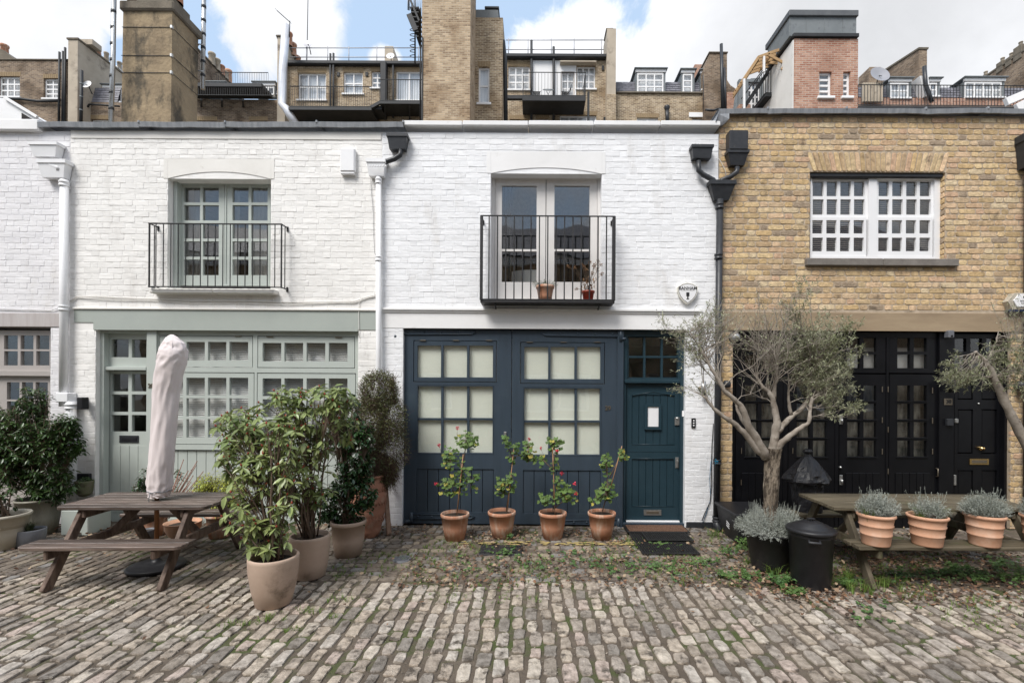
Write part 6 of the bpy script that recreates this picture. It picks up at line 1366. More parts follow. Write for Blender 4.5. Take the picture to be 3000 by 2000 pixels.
c = P(2130, 1124, -.08); T = Thing('wall_lamp', 'dark bulkhead lamp on the yellow pier behind the olive limbs', 'wall lamp', (c.x, 0, c.z)); T.part('shade', MB().lathe([(0, .05), (.04, .045), (.055, 0), (.05, -.05), (0, -.055)], (c.x, -.075, c.z), 16), m_cast); T.part('base', MB().cbox(c.x - .03, c.x + .03, -.04, 0, c.z - .03, c.z + .03, .008), m_cast)
c = P(2990, 1128, -.08); T = Thing('wall_lamp', 'dark curved wall lamp on the yellow pier at the right edge', 'wall lamp', (c.x, 0, c.z)); T.part('shade', MB().lathe([(0, .06), (.05, .05), (.06, 0), (.05, -.07), (0, -.075)], (c.x, -.09, c.z), 16), m_cast); T.part('base', MB().cbox(c.x - .03, c.x + .03, -.05, 0, c.z - .03, c.z + .03, .008), m_cast)
q = RC(186, 1150, 206, 1166, -.02)
# ---------------------------------------------------------------- litter, moss, grass and weeds
rng = random.Random(100)
def litter_density(x, y):
    n_ = noise.noise(Vector((x * 1.6, y * 2.1, 9))) ; d = 0
    if y > -2.15 and x > -.9: d = .30 + .4 * n_
    if y < -1.25 and y > -2.15 and x > -1.4: d = .75 + .5 * n_
    if x > 2.3 and y < -1.0: d = 1.1 + .5 * n_ if y > -2.45 else .25 + .3 * n_
    if -.25 < y + .42 < .2 and -1. < x < 1.2: d = .45 + .9 * n_
    if x > 1.25 and x < 2.2 and y > -.75: d *= .15
    if y < -2.2 and x < 2.2: d *= .15
    return d
fl = MB(); cnt = 0
while cnt < 4800:
    x = rng.uniform(-1.6, 6.); y = rng.uniform(-2.75, -.03)
    if rng.random() > litter_density(x, y): continue
    if (x - ox) ** 2 + (y - oy) ** 2 < .05 or (x - dx) ** 2 + (y - dy) ** 2 < .035: continue
    cnt += 1; s = rng.uniform(.016, .05) * (1.3 if rng.random() < .1 else 1); a = rng.uniform(0, 6.3); d = Vector((cos(a), sin(a), rng.uniform(-.25, .45))).normalized()
    put_leaf(fl, Vector((x, y, .010 + rng.random() * .02 + zg(x, y))), d, s, s * rng.uniform(.5, .9), rng.uniform(-.3, .8), rng.uniform(-.8, .9), rng.uniform(-.6, .6))
for (cx_, cy_, sx, sy, n_) in ((-5.6, -.35, .45, .12, 330), (-4.6, -.28, .5, .12, 200), (-3.6, -.4, .7, .25, 170), (-1.75, -.35, .35, .2, 110), (-.35, -.5, .18, .10, 90), (.55, -.35, .2, .08, 60), (-2.9, -1.3, .8, .4, 40), (-5.6, -1.3, .6, .5, 60), (0, -2.6, 2.5, .4, 26), (2.35, -1.95, .2, .1, 60), (2.6, -2.3, .3, .12, 130), (4.3, -1.6, 1.2, .4, 500)):
    for k in range(n_):
        x, y = rng.gauss(cx_, sx), min(-.03, rng.gauss(cy_, sy)); s = rng.uniform(.02, .055); a = rng.uniform(0, 6.3)
        put_leaf(fl, Vector((x, y, .012 + rng.random() * .03 + zg(x, y))), Vector((cos(a), sin(a), rng.uniform(-.25, .6))).normalized(), s, s * rng.uniform(.5, .9), rng.uniform(-.3, .8), rng.uniform(-.8, .9), rng.uniform(-.6, .6))
single('fallen_leaves', fl, l_dry, 'brown autumn leaves scattered over the cobbles', 'leaves')['kind'] = 'stuff'
gr, wd_ = MB(), MB()
for px, py, s, h, n_ in ((790, 1815, 18, .05, 60), (720, 1830, 20, .05, 50), (650, 1835, 20, .04, 30), (890, 1790, 22, .05, 60), (980, 1760, 26, .05, 60), (965, 1810, 16, .04, 30), (360, 1765, 20, .04, 26), (850, 1848, 18, .04, 30), (1430, 1700, 60, .04, 60), (1640, 1700, 40, .04, 60), (1570, 1760, 12, .05, 26), (2085, 1570, 14, .12, 70), (2270, 1680, 20, .16, 70), (2195, 1650, 16, .10, 50), (2480, 1700, 22, .15, 90), (2520, 1735, 24, .14, 90), (2600, 1720, 34, .12, 100), (2700, 1735, 40, .10, 90), (2860, 1780, 50, .07, 90), (2350, 1730, 30, .08, 60), (2960, 1750, 60, .06, 60), (1710, 1600, 30, .07, 60), (1590, 1640, 40, .06, 60), (1860, 1600, 22, .06, 60), (1980, 1690, 60, .07, 120), (1420, 1640, 40, .05, 60)):
    for k in range(n_ // 6):
        p = G(px + rng.gauss(0, s), py + rng.gauss(0, s * .3)); grass_tuft(gr, Vector((p.x, p.y, -.005)), 7, h, rng, .03)
for k in range(3200):                     # grass growing in the joints of the road and over the strip
    x, y = rng.uniform(-2.2, 5.2), rng.uniform(-3.2, -.5)
    dn_ = noise.noise(Vector((x * .9, y * 1.3, 4)))
    if (y > -2.05 and dn_ > -.1) or dn_ > .12 + .5 * max(0, -y - 2.3): grass_tuft(gr, Vector((x, y, -.008)), 7, .028 if y < -2. else .04, rng, .03)
single('grass', gr, l_grass, 'short green grass growing in tufts between the cobbles', 'grass')['kind'] = 'stuff'
gt = MB()
for k in range(2600):
    x, y = rng.uniform(-5.5, 5.5), rng.uniform(-3.9, -.3); s = rng.uniform(.002, .006); z = -.006 + rng.random() * .008
    gt.add([(x - s, y, z), (x, y - s, z), (x + s, y, z), (x, y + s, z), (x, y, z + s)], [(0, 1, 4), (1, 2, 4), (2, 3, 4), (3, 0, 4)])
single('grit', gt, M('grit', (.36, .31, .26), isl=.5, rough=.9), 'fine pale grit and crumbs lying in the cobble joints', 'grit')['kind'] = 'stuff'
def clover(mb, p, r, n_, h):
    for k in range(n_):
        a = rng.uniform(0, 6.3); q = p + Vector((r * cos(a) * rng.random(), r * sin(a) * rng.random(), h * rng.uniform(.4, 1.)))
        ger_leaf(mb, q, (Vector((0, -.35, 1)) + rdir(rng) * .5).normalized(), rng.uniform(.009, .019), rng)
for px, py, s, n_, h in ((1470, 1625, 60, 90, .03), (1560, 1650, 70, 110, .03), (1700, 1640, 80, 160, .035), (1840, 1670, 70, 150, .035), (1960, 1670, 60, 160, .045), (2060, 1650, 40, 120, .05), (2140, 1620, 34, 120, .06), (2180, 1600, 20, 90, .10), (2090, 1540, 10, 30, .12), (2140, 1690, 40, 140, .05), (2300, 1710, 36, 200, .07), (2330, 1745, 24, 120, .06), (2200, 1700, 40, 100, .05), (2490, 1710, 30, 120, .05), (2640, 1690, 50, 150, .05), (2740, 1690, 46, 160, .06), (2800, 1680, 40, 260, .09), (2870, 1700, 50, 260, .09), (2940, 1670, 40, 240, .12), (2990, 1700, 50, 240, .1), (1350, 1660, 60, 60, .03), (1495, 1580, 10, 40, .07), (2560, 1790, 90, 90, .02), (1940, 1600, 30, 60, .03)):
    for k in range(n_ // 5): p = G(px + rng.gauss(0, s * .6), py + rng.gauss(0, s * .22)); clover(wd_, Vector((p.x, p.y, .003)), .035, 5, h)
single('ground_weeds', wd_, l_weed, 'low round leaved weeds spreading over the cobbles by the bins and mats', 'weeds')['kind'] = 'stuff'
# ---------------------------------------------------------------- buildings behind the mews
fb_brown = far_brick('soot brown brick', (.14, .095, .065), (.36, .26, .175), (.33, .27, .205), (.20, .14, .095))
fb_tan = far_brick('tan stock brick', (.28, .195, .12), (.62, .47, .31), (.50, .41, .30), (.42, .31, .20), dirt=(.62, .56, .5))
fb_olive = far_brick('olive stock brick', (.20, .14, .085), (.52, .40, .26), (.58, .49, .37), (.30, .22, .14), dirt=(.6, .54, .46))
fb_red = far_brick('pink red brick', (.34, .15, .095), (.56, .33, .23), (.50, .40, .33), (.40, .22, .15), dirt=(.75, .68, .64))
m_rend = M('stained buff render', (.38, .29, .18), (.22, .165, .105), scale=1.3, rough=.95, bump=.9, bscale=14, bdist=.02, dirt=((.085, .07, .05), 1.9, .46, .66, (1.4, 1.4, .7)), det=10)
m_rendd = M('soot stained cap render', (.13, .11, .085), (.20, .17, .13), scale=3, rough=.95, bump=.8, bscale=18, bdist=.012)
m_party = M('buff party wall render', (.50, .43, .34), (.40, .34, .265), scale=1.1, rough=.95, bump=.3, bscale=12, dirt=((.17, .14, .11), 1.4, .52, .74), det=9)
m_slate = M('blue grey slate', (.13, .13, .15), (.19, .185, .21), scale=3, rough=.55, bump=.3, bscale=30, isl=.2)
m_zinc = M('grey lead sheet far', (.16, .175, .18), (.20, .215, .22), scale=2, rough=.6, dirt=((.12, .13, .14), 3, .55, .7))
m_bk = M('black painted steel far', (.02, .021, .023), (.032, .033, .035), scale=3, rough=.6)
m_fwhite = M('far white frame paint', (.80, .79, .78), rough=.5)
m_fcurt = M('far pale curtain', (.86, .86, .88), (.62, .64, .68), scale=1.4, rough=.9, stretch=(5, 5, .6))
m_fdark = M('far window gloom', (.20, .22, .25), (.32, .34, .37), scale=1.2, rough=.9)
m_galv = M('galvanised rail', (.33, .33, .35), rough=.5, metal=.4)
m_archb = M('far arch brick', (.33, .24, .14), (.25, .18, .105), scale=14, rough=.9)
m_timber = M('raw pine framing', (.46, .30, .15), (.38, .24, .12), scale=4, rough=.8)
YB = 20.
def fbuild(name, label, l, t, r, y, m, wins, depth=5., cat='building', group=None, extra=None, th=.35, group_m=None, b=None):
    x0, x1 = X(l, 300, y), X(r, 300, y); T = Thing(name, label, cat, ((x0 + x1) / 2, y, 0), group)
    zt = Z((l + r) / 2, t, y); rects = [RC(*q[:4], y) for q in wins]
    mb = MB().holed(x0, x1, 0, zt, rects, y, y + th); mb.box(x0, x1, y + th + .001, y + depth, 0, zt - .02)
    mb2 = MB().holed(x0, x1, 0, zt, rects, y, y + th); mb2.box(x0, x0 + .2, y + th, y + depth, 0, zt).box(x1 - .2, x1, y + th, y + depth, 0, zt).box(x0 + .2, x1 - .2, y + depth - .2, y + depth, 0, zt)
    T.part('wall', mb2, m); T.part('roof', MB().box(x0 + .01, x1 - .01, y + .01, y + depth, zt - .08, zt - .02), m_zinc)
    for q in wins: fwin(T, *q[:4], y, *q[4:])
    return T
def fwin(T, l, t, r, b, y, cols=2, rows=2, sill=True, back=None, arch=True, proud=.0, fw=.07):
    x0, x1, z0, z1 = RC(l, t, r, b, y); rc = .10 if not proud else -proud; gw, gh = (x1 - x0 - fw) / cols, (z1 - z0 - fw) / rows
    ps = [(x0 + fw + i * gw, x0 + (i + 1) * gw, z0 + fw + j * gh, z0 + (j + 1) * gh) for i in range(cols) for j in range(rows)]
    fr = T.part('window', MB().holed(x0, x1, z0, z1, ps, y + rc, y + rc + .06), m_fwhite)
    pm = MB().box(ps[0][0], ps[0][1], y + rc + .02, y + rc + .03, ps[0][2], ps[0][3]).mesh('pane', (ps[0][0], 0, ps[0][2]) ); pm.materials.append(m_glass)
    for p in ps: link('pane', pm, None, fr, Vector((p[0], 0, p[2])) - T.off)
    T.part('curtain', MB().box(x0, x1, y + rc + .16, y + rc + .17, z0, z1), back or m_fcurt)
    if sill: T.part('sill', MB().cbox(x0 - .08, x1 + .08, y - .08 - proud, y + .09, z0 - .10, z0 - .005, .01), m_fwhite)
    if arch:
        n = max(4, int((x1 - x0) / .09)); mb = MB()
        for i in range(n):
            a = x0 - .05 + (x1 - x0 + .1) * i / n; mb.cbox(a + .004, a + (x1 - x0 + .1) / n - .006, y - .008, y + .02, z1 + .006, z1 + .24, .004)
        T.part('brick_arch', mb, m_archb, kind='stuff')
def frail(T, l, r, t, b, y, n, m=None, wbar=.016, mid=False, name='railing', ret=0.):
    m = m or m_bk; x0, x1 = X(l, t, y), X(r, t, y); z1, z0 = Z((l + r) / 2, t, y), Z((l + r) / 2, b, y); mb = MB()
    mb.cbox(x0, x1, y - .02, y + .02, z1 - .03, z1, .004); mb.cbox(x0, x1, y - .02, y + .02, z0, z0 + .03, .004)
    for i in range(n + 1): x = x0 + (x1 - x0) * i / n; mb.box(x - wbar / 2, x + wbar / 2, y - wbar / 2, y + wbar / 2, z0 + .03, z1 - .03)
    if ret:
        for x in (x0, x1):
            for z in (z1 - .015, z0 + .015): mb.box(x - .015, x + .015, y + .02, y + ret, z - .014, z + .014)
            for k in range(1, 7): mb.box(x - .008, x + .008, y + ret * k / 7, y + ret * k / 7 + .016, z0 + .03, z1 - .03)
    T.part(name, mb, m, kind='stuff')
def rails(T, l, r, tops, b, y, posts, m, rad=.024):
    mb = MB()
    for t in tops: mb.tube([P(l, t, y), P(r, t, y)], rad, 6)
    for p in posts: mb.tube([P(p, tops[0] - 4, y), P(p, b, y)], rad, 6)
    T.part('guard_rail', mb, m, kind='stuff')
def sidewall(name, label, pl, pr, y0, y1, t0, t1, m, cap=True, cat='party wall', side=1, base=None):
    """a wall running away from the street; its front edge spans pl..pr, its top goes from pixel row t0 (front) to t1 (its far end, same column line)"""
    x0, x1 = X(pl, t0, y0), X(pr, t0, y0); z0 = Z((pl + pr) / 2, t0, y0); z1 = t1; T = Thing(name, label, cat, ((x0 + x1) / 2, y0, 0))
    zb = 0.
    vs = [(x0, y0, zb), (x1, y0, zb), (x1, y0, z0), (x0, y0, z0), (x0, y1, zb), (x1, y1, zb), (x1, y1, z1), (x0, y1, z1)]
    T.part('wall', MB().add(vs, [(0, 1, 2, 3), (1, 5, 6, 2), (5, 4, 7, 6), (4, 0, 3, 7), (3, 2, 6, 7)]), m)
    if cap: T.part('coping', MB().beam(((x0 + x1) / 2, y0 - .05, z0 + .05), ((x0 + x1) / 2, y1, z1 + .05), abs(x1 - x0) + .12, .09), m_rendd)
    return T, x0, x1, z0, z1
def cpot(T, x, y, z, h, r, m): T.part('chimney_pot', MB().lathe([(r, 0), (r * .85, h * .8), (r * 1.0, h * .82), (r * 1.05, h * .95), (r * .95, h), (r * .7, h), (r * .7, h * .6), (0, h * .6)], (x, y, z), 14), m)
def slates(T, l, t, r, b, y, lean=.6, rows=5):
    x0, x1, z0, z1 = RC(l, t, r, b, y); mb = MB(); rh = (z1 - z0) / rows; n = max(2, int((x1 - x0) / .34)); rng = random.Random(int(l))
    mb.box(x0, x1, y + lean + .05, y + lean + .1, z0, z1)
    for j in range(rows):
        for i in range(-1, n + 1):
            a = x0 + (i + (.5 if j % 2 else 0)) * (x1 - x0) / n; bb = a + (x1 - x0) / n - .012; a, bb = max(a, x0), min(bb, x1)
            if bb - a < .03: continue
            ya, yb__ = y + lean * j / rows - .02 - rng.uniform(0, .01), y + lean * (j + 1.15) / rows
            mb.add([(a, ya, z0 + j * rh), (bb, ya, z0 + j * rh), (bb, yb__, z0 + (j + 1.15) * rh), (a, yb__, z0 + (j + 1.15) * rh), (a, ya + .02, z0 + j * rh), (bb, ya + .02, z0 + j * rh)], [(0, 1, 2, 3), (4, 5, 1, 0)])
    T.part('slates', mb, m_slate, kind='stuff')
def dormer(T, l, t, r, b, y, cols, rows, depth=1.6, roofh=6, back=None):
    x0, x1, z0, z1 = RC(l, t, r, b, y); mb = MB()
    mb.box(x0, x0 + .08, y + .1, y + depth, z0, z1).box(x1 - .08, x1, y + .1, y + depth, z0, z1); T.part('dormer_cheek', mb, m_zinc) if False else None
    T.part('dormer_cheek', MB().box(x0 - .10, x0 + .02, y + .04, y + depth, z0, z1), m_zinc); T.part('dormer_cheek', MB().box(x1 - .02, x1 + .10, y + .04, y + depth, z0, z1), m_zinc)
    T.part('dormer_roof', MB().cbox(x0 - .2, x1 + .2, y - .12, y + depth, z1 + .16, z1 + .22, .02), m_zinc); T.part('dormer_fascia', MB().cbox(x0 - .12, x1 + .12, y - .02, y + .1, z1 + .002, z1 + .159, .01), m_fwhite)
    fwin(T, l, t, r, b, y - .1, cols, rows, True, back, False)
def fpipe(name, label, pts, r, m, y, cat='pipe', bands=0, group=None):
    p0 = P(*pts[0], y); T = Thing(name, label, cat, tuple(p0), group); q = [P(a, b, y) for a, b in pts]; T.part('pipe', MB().tube(q, r, 10), m)
    if bands:
        a, b = q[0], q[-1]
        for k in range(1, bands): c = a.lerp(b, k / bands); T.part('joint_band', MB().tube([c - (b - a).normalized() * .03, c + (b - a).normalized() * .03], r * 1.12, 10), m_bk if m is not m_bk else m_zinc)
    return T
# --- far left terrace
T = fbuild('terrace_building', 'soot brown brick terrace behind the leftmost house, two white windows in view', -320, 178, 206, YB, fb_brown, [(-4, 224, 58, 283, 3, 3), (128, 230, 174, 288, 2, 4)])
T.part('parapet_coping', MB().cbox(X(-320, 178, YB), X(206, 178, YB), YB - .06, YB + .4, Z(100, 178, YB), Z(100, 174, YB), .02), m_rendd)
x0, x1, z0, z1 = RC(-40, 130, 42, 176, YB + 1); T.part('roof_slope', MB().prism([(x0, z0), (x1, z0), (X(8, 150, YB + 1), Z(8, 146, YB + 1)), (x0, z1)], YB + 1, YB + 2.2), m_rendd); cpot(T, X(8, 150, YB + 1.4), YB + 1.5, Z(8, 152, YB + 1), .75, .2, m_terra)
for i, px in enumerate((174.5, 185, 191)): fpipe('soil_pipe', ('leftmost black soil pipe rising past the terrace parapet', 'middle black soil pipe on the far left terrace', 'tallest black soil pipe beside the buff party wall')[i], [(px - 2, 365), (px, (153, 151, 140)[i])], .055, m_bk, YB - .15, group='soil pipes')
fpipe('drain_pipe', 'black drainpipe run crossing under the far left terrace windows', [(-60, 288), (60, 290), (110, 297), (170, 296)], .07, m_bk, YB - .12)
T, a0, a1, zt_, _ = sidewall('party_wall', 'buff rendered party wall running back on the left with chimney pots on it', 200, 228, YB - .4, YB + 2.9, 117, Z(214, 117, YB - .4), m_party)
T.part('chimney_block', MB().cbox(a0 + .1, a1 + .35, YB + .1, YB + .7, zt_ + .1, zt_ + .42, .02), m_party)
for k, (yy_, h, mm) in enumerate(((1., .38, m_terra), (1.5, .55, m_party), (2.4, .6, m_party))): cpot(T, (a0 + a1) / 2 + .15, YB + yy_, zt_ + .08, h, .13, mm)
T = fbuild('terrace_building', 'brown brick back wall with a slate dormer between the party wall and big chimney', 207, 301, 620, YB + .4, fb_brown, [(268, 350, 324, 372, 2, 2, False)])
slates(T, 252, 252, 345, 300, YB + .45, .22, 6); dormer(T, 306, 258, 352, 298, YB + .7, 2, 1)
T.part('pipework', MB().tube([P(232, 365, YB + .2), P(232, 325, YB + .2), P(258, 312, YB + .2), P(262, 306, YB + .2), P(300, 308, YB + .2), P(350, 312, YB + .2)], .05, 8), m_bk)
fpipe('soil_pipe', 'stubby black soil pipe in front of the buff party wall', [(237, 362), (238, 300), (239.5, 207)], .075, m_bk, YB - .7, bands=4)
def dish(label, px, py, y, r, m=m_fwhite):
    p = P(px, py, y); T = Thing('satellite_dish', label, 'satellite dish', tuple(p)); T.part('reflector', MB().lathe([(0, 0), (r * .5, .04 * r), (r, .2 * r), (r * 1.02, .2 * r)], n=24, m=Matrix.Translation(p) @ Matrix.Rotation(radians(70), 4, 'X')), m); T.part('arm', MB().tube([p, p + Vector((.0, -.4 * r, -.3 * r))], .02, 5), m_bk); T.part('mount', MB().tube([p + Vector((0, .05, 0)), p + Vector((0, .3, -r * 1.4))], .025, 5), m_bk)
dish('small white satellite dish on the buff party wall at left', 256, 249, YB - .6, .24)
# --- the big rendered chimney and flues (stands on the mews roof)
yc = 3.2; k = (D + yc)
C_ = Thing('chimney', 'massive buff rendered chimney stack with dark stained cap above number 28', 'chimney', (X(430, 300, yc), yc, 0))
xl, xr, xl2 = X(361, 40, yc), X(505, 40, yc), X(351, 360, yc); zt_ = Z(430, 34, yc); yb2 = yc + .78
C_.part('stack', MB().add([(xl2, yc, 5.2), (xr - .04, yc, 5.2), (xr, yc, zt_), (xl, yc, zt_), (xl2, yb2, 5.2), (xr - .04, yb2, 5.2), (xr, yb2, zt_), (xl, yb2, zt_)], [(0, 1, 2, 3), (1, 5, 6, 2), (5, 4, 7, 6), (4, 0, 3, 7), (3, 2, 6, 7)]), m_rend)
C_.part('cap', MB().cbox(xl - .05, xr + .06, yc - .06, yb2 + .06, zt_, zt_ + .20, .03), m_rendd); C_.part('cap', MB().cbox(xl + .16, xr - .1, yc + .08, yb2 - .06, zt_ + .20, zt_ + .5, .08), m_rendd)
for px_ in (390, 450, 510): cpot(C_, X(px_, 0, yc + .3), yc + .35, zt_ + .45, .6, .14, m_terra)
for py in (81, 164, 214):
    z = Z(430, py, yc); xa = xl + (xl2 - xl) * (py - 34) / 326
    C_.part('strap_wire', MB().tube([(xa - .01, yc - .008, z), (xr + .0, yc - .008, z), (xr + .006, yb2, z - .0)], .006, 4), m_bk); C_.part('wire_clamp', MB().cbox(xr - .03, xr + .015, yc - .03, yc + .02, z - .03, z + .04, .006), m_steel)
fpipe('flue_pole', 'tall banded steel pole left of the big chimney', [(325, 366), (331, 180), (335, -60)], .042, m_steel, yc - .2, 'pole', 9)
fpipe('flue_pole', 'tall banded steel pole behind the right of the big chimney', [(594, 262), (598, -60)], .045, m_steel, yc + .9, 'pole', 8)
for (a, b), (c, d), yy_ in (((330, 197), (362, 214), yc - .1), ((598, 132), (574, 140), yc + .85), ((598, 210), (572, 215), yc + .85)): C_.part('bracket', MB().tube([P(a, b, yy_), P((a + c) / 2 - 3, b - 2, yy_), P(c, d, yy_)], .014, 6), m_steel)
C_.part('cable', MB().tube([P(571, 214, yc + .8), P(557, 222, yc + .8), P(554, 250, yc + .8), P(553, 366, yc + .8)], .012, 5), m_fwhite)
# --- white roof light at far left
yw = 3.4; T = Thing('roof_dormer', 'white boarded roof dormer with sloping top at the far left edge', 'dormer', (X(40, 340, yw), yw, 0))
pl = [(-120, 400), (108, 400), (108, 344), (14, 288), (-120, 278)]; T.part('cheek', MB().prism([(X(a, b, yw), Z(a, b, yw)) for a, b in pl], yw, yw + 2), m_r3); T.part('window', MB().prism([(X(a, b, yw), Z(a, b, yw)) for a, b in ((66, 358), (97, 358), (96, 350), (66, 332))], yw - .02, yw + .002), m_dark); T.part('trim', MB().beam(P(14, 286, yw - .03), P(110, 344, yw - .03), .05, .06), m_fwhite)
# --- dark block with black terrace, left of centre
T = fbuild('terrace_building', 'dark brick back wall under a long black roof terrace with thin railings', 566, 292, 834, YB, fb_brown, [(574, 354, 634, 372, 2, 1, False), (731, 354, 782, 372, 2, 1, False)])
T.part('terrace_deck', MB().cbox(X(560, 285, YB), X(800, 285, YB), YB - 1.1, YB, Z(680, 291, YB), Z(680, 279, YB), .03), m_bk)
for px in (590, 650, 712): T.part('bracket', MB().beam(P(px, 292, YB - 1.), P(px, 312, YB - .05), .1, .1), m_bk)
frail(T, 566, 800, 252, 280, YB - 1.05, 44); frail(T, 585, 786, 212, 250, YB + 1.8, 40, wbar=.013)
slates(T, 575, 253, 815, 277, YB + .7, .1, 3); dormer(T, 600, 251, 655, 277, YB + .6, 3, 1); dormer(T, 748, 251, 800, 277, YB + .6, 3, 1)
T, a0, a1, zt_, z1_ = sidewall('party_wall', 'dark receding party wall lined with chimney pots right of the big chimney', 560, 577, YB + .2, YB + 3.2, 145, Z(670, 246, YB + 3.2), fb_brown)
for t_, h, mm in ((.45, .75, m_party), (.6, .7, m_party), (.74, .6, m_terra), (.85, .45, m_party), (.97, .8, m_terra2)): cpot(T, (a0 + a1) / 2 + .1, YB + .2 + 3 * t_, zt_ + (z1_ - zt_) * t_, h, .2, mm)
# --- building behind the join of 28 and 29
T = fbuild('terrace_building', 'brown brick building with white windows and black walkway left of the tall brick tower', 834, 196, 1240, YB, fb_olive, [(873, 214, 955, 292, 3, 2), (1006, 211, 1063, 274, 2, 2), (1088, 209, 1121, 257, 2, 3), (1160, 208, 1236, 294, 2, 1), (888, 353, 950, 372, 2, 1, False)])
T.part('gutter', MB().cbox(X(834, 190, YB), X(1240, 190, YB), YB - .25, YB + .1, Z(1040, 196, YB), Z(1040, 185, YB), .04), m_bk)
T.part('parapet_roof', MB().box(X(1050, 180, YB + .5), X(1240, 180, YB + .5), YB + .6, YB + 2, Z(1140, 192, YB), Z(1140, 181, YB)), m_fwhite)
rails(T, 848, 1236, [141, 168], 186, YB - .05, [898, 960, 1022, 1104, 1226], m_galv)
dk = MB(); z0 = Z(960, 322, YB - 1.2)
dk.box(X(845, 318, YB - 1.2), X(1088, 318, YB - 1.2), YB - 1.2, YB, Z(960, 322, YB - 1.2), Z(960, 313, YB - 1.2)); dk.box(X(1112, 300, YB - 1.2), X(1238, 300, YB - 1.2), YB - 1.2, YB, Z(1170, 304, YB - 1.2), Z(1170, 296, YB - 1.2)); dk.beam(P(1086, 316, YB - 1.1), P(1116, 300, YB - 1.1), .12, .16); dk.box(X(1086, 318, YB - 1.2), X(1114, 318, YB - 1.2), YB - 1.0, YB, Z(1100, 314, YB - 1.2), Z(1100, 304, YB - 1.2))
T.part('walkway_deck', dk, m_bk); frail(T, 850, 1088, 253, 313, YB - 1.15, 36, wbar=.014); frail(T, 1112, 1236, 233, 296, YB - 1.15, 18, wbar=.014)
T.part('duct', MB().cbox(X(1120, 250, YB), X(1137, 250, YB), YB - .4, YB - .01, Z(1128, 345, YB), Z(1128, 193, YB), .03), m_bk)
for px in (860, 975, 1128, 1200): T.part('bracket', MB().beam(P(px, 322 if px < 1100 else 306, YB - 1.1), P(px, 350, YB - .05), .1, .12), m_bk)
for px, t in ((968, 158), (977, 157), (1152, 190)): T.part('soil_pipe', MB().tube([P(px, 345, YB - .15), P(px, t, YB - .15)], .06, 8), m_bk)
for px in (992, 1075): T.part('vent', MB().cbox(X(px - 4, 218, YB), X(px + 4, 218, YB), YB - .06, YB, Z(px, 225, YB), Z(px, 213, YB), .02), m_bk)
T, a0, a1, zt_, z1_ = sidewall('party_wall', 'buff party wall with terracotta pots behind the shiny white flue', 813, 836, YB - .3, YB + 1.6, 108, Z(824, 190, YB - .3) + .5, m_party)
for t_, h in ((.2, .75), (.45, .75), (.7, .6), (.9, .5)): cpot(T, a1 + .0, YB - .3 + 1.9 * t_, zt_ + (z1_ - zt_) * t_ - .05, h, .2, m_terra)
fpipe('steel_flue', 'thick shiny white metal flue with a bent foot, left of the white railings', [(870, 372), (838, 318), (826, 306), (829, 200), (838, 75)], .215, M('bright galvanised flue', (.80, .80, .82), (.70, .70, .73), scale=2, rough=.3, metal=.35), YB - .9, 'flue', 0)
A_ = fpipe('tv_aerial', 'thin black television aerial above the steel flue', [(848, 110), (849, 62)], .022, m_bk, YB - .9, 'aerial'); A_.part('boom', MB().tube([P(812, 32, YB - .9), P(850, 66, YB - .9)], .02, 5), m_bk)
for k_ in range(7): c = P(812, 32, YB - .9).lerp(P(850, 66, YB - .9), k_ / 6.5); A_.part('element', MB().tube([c + Vector((0, -.22, -.05)), c + Vector((0, .22, .05))], .009, 4), m_bk)
fpipe('antenna_mast', 'very thin tall mast rising from the rooftop railings', [(899, 186), (903, -40)], .022, m_bk, YB + .2, 'mast')
dish('grey mesh satellite dish on the thin mast', 904, 131, YB, .26, m_galv); dish('round white satellite dish before the small buff chimney', 1144, 166, YB - .1, .22)
T, *_ = sidewall('party_wall', 'short buff chimney stub behind the rooftop railings left of the tower', 1127, 1152, YB + .6, YB + 3.4, 136, Z(1140, 136, YB + .6) - .3, m_party, cap=False)
# --- tall brick tower
yt = 12.5; T = fbuild('brick_tower', 'tall plain tan brick tower rising out of the top of the photo', 1235, -220, 1377, yt, fb_tan, [], depth=1.75, cat='tower')
T.part('lead_band', MB().cbox(X(1236, 150, yt), X(1240, 150, yt), yt - .04, yt, Z(1237, 360, yt), Z(1237, 110, yt), .01), m_bk)
y2 = 14.2; T = fbuild('brick_tower', 'lower brick tower with one tall narrow window and a grey clad top', 1388, 52, 1472, y2, fb_olive, [(1402, 196, 1434, 302, 1, 2)], depth=3.5, cat='tower')
T.part('clad_housing', MB().cbox(X(1386, 30, y2 + .3), X(1460, 30, y2 + .3), y2 + .3, y2 + 2.5, Z(1420, 52, y2), Z(1420, 12, y2), .02), m_zinc); T.part('clad_housing', MB().cbox(X(1420, 30, y2 + .3), X(1462, 30, y2 + .3), y2 + .26, y2 + 2.5, Z(1440, 11, y2), Z(1440, 4, y2), .02), m_bk)
T.part('hanging_pipe', MB().tube([P(1474, 120, y2 + .3), P(1480, 180, y2 + .3), P(1482, 365, y2 + .3)], .09, 8), m_bk)
ys_ = 13.2; S_ = Thing('spiral_stair', 'black steel spiral escape stair beside the tall brick tower', 'staircase', (X(1215, 200, ys_), ys_, 0))
for px, a, b in ((1232, 365, 25), (1216, 185, -40), (1198, 30, -60)): S_.part('post', MB().tube([P(px, a, ys_), P(px, b, ys_)], .035, 7), m_bk)
for k_ in range(7): 
    S_.part('tread', MB().cbox(X(1206 + k_ * 3, 40 + k_ * 16, ys_), X(1232, 40, ys_), ys_ - .3, ys_ + .3, Z(1215, 40 + k_ * 14, ys_), Z(1215, 36 + k_ * 14, ys_), .01), m_bk)
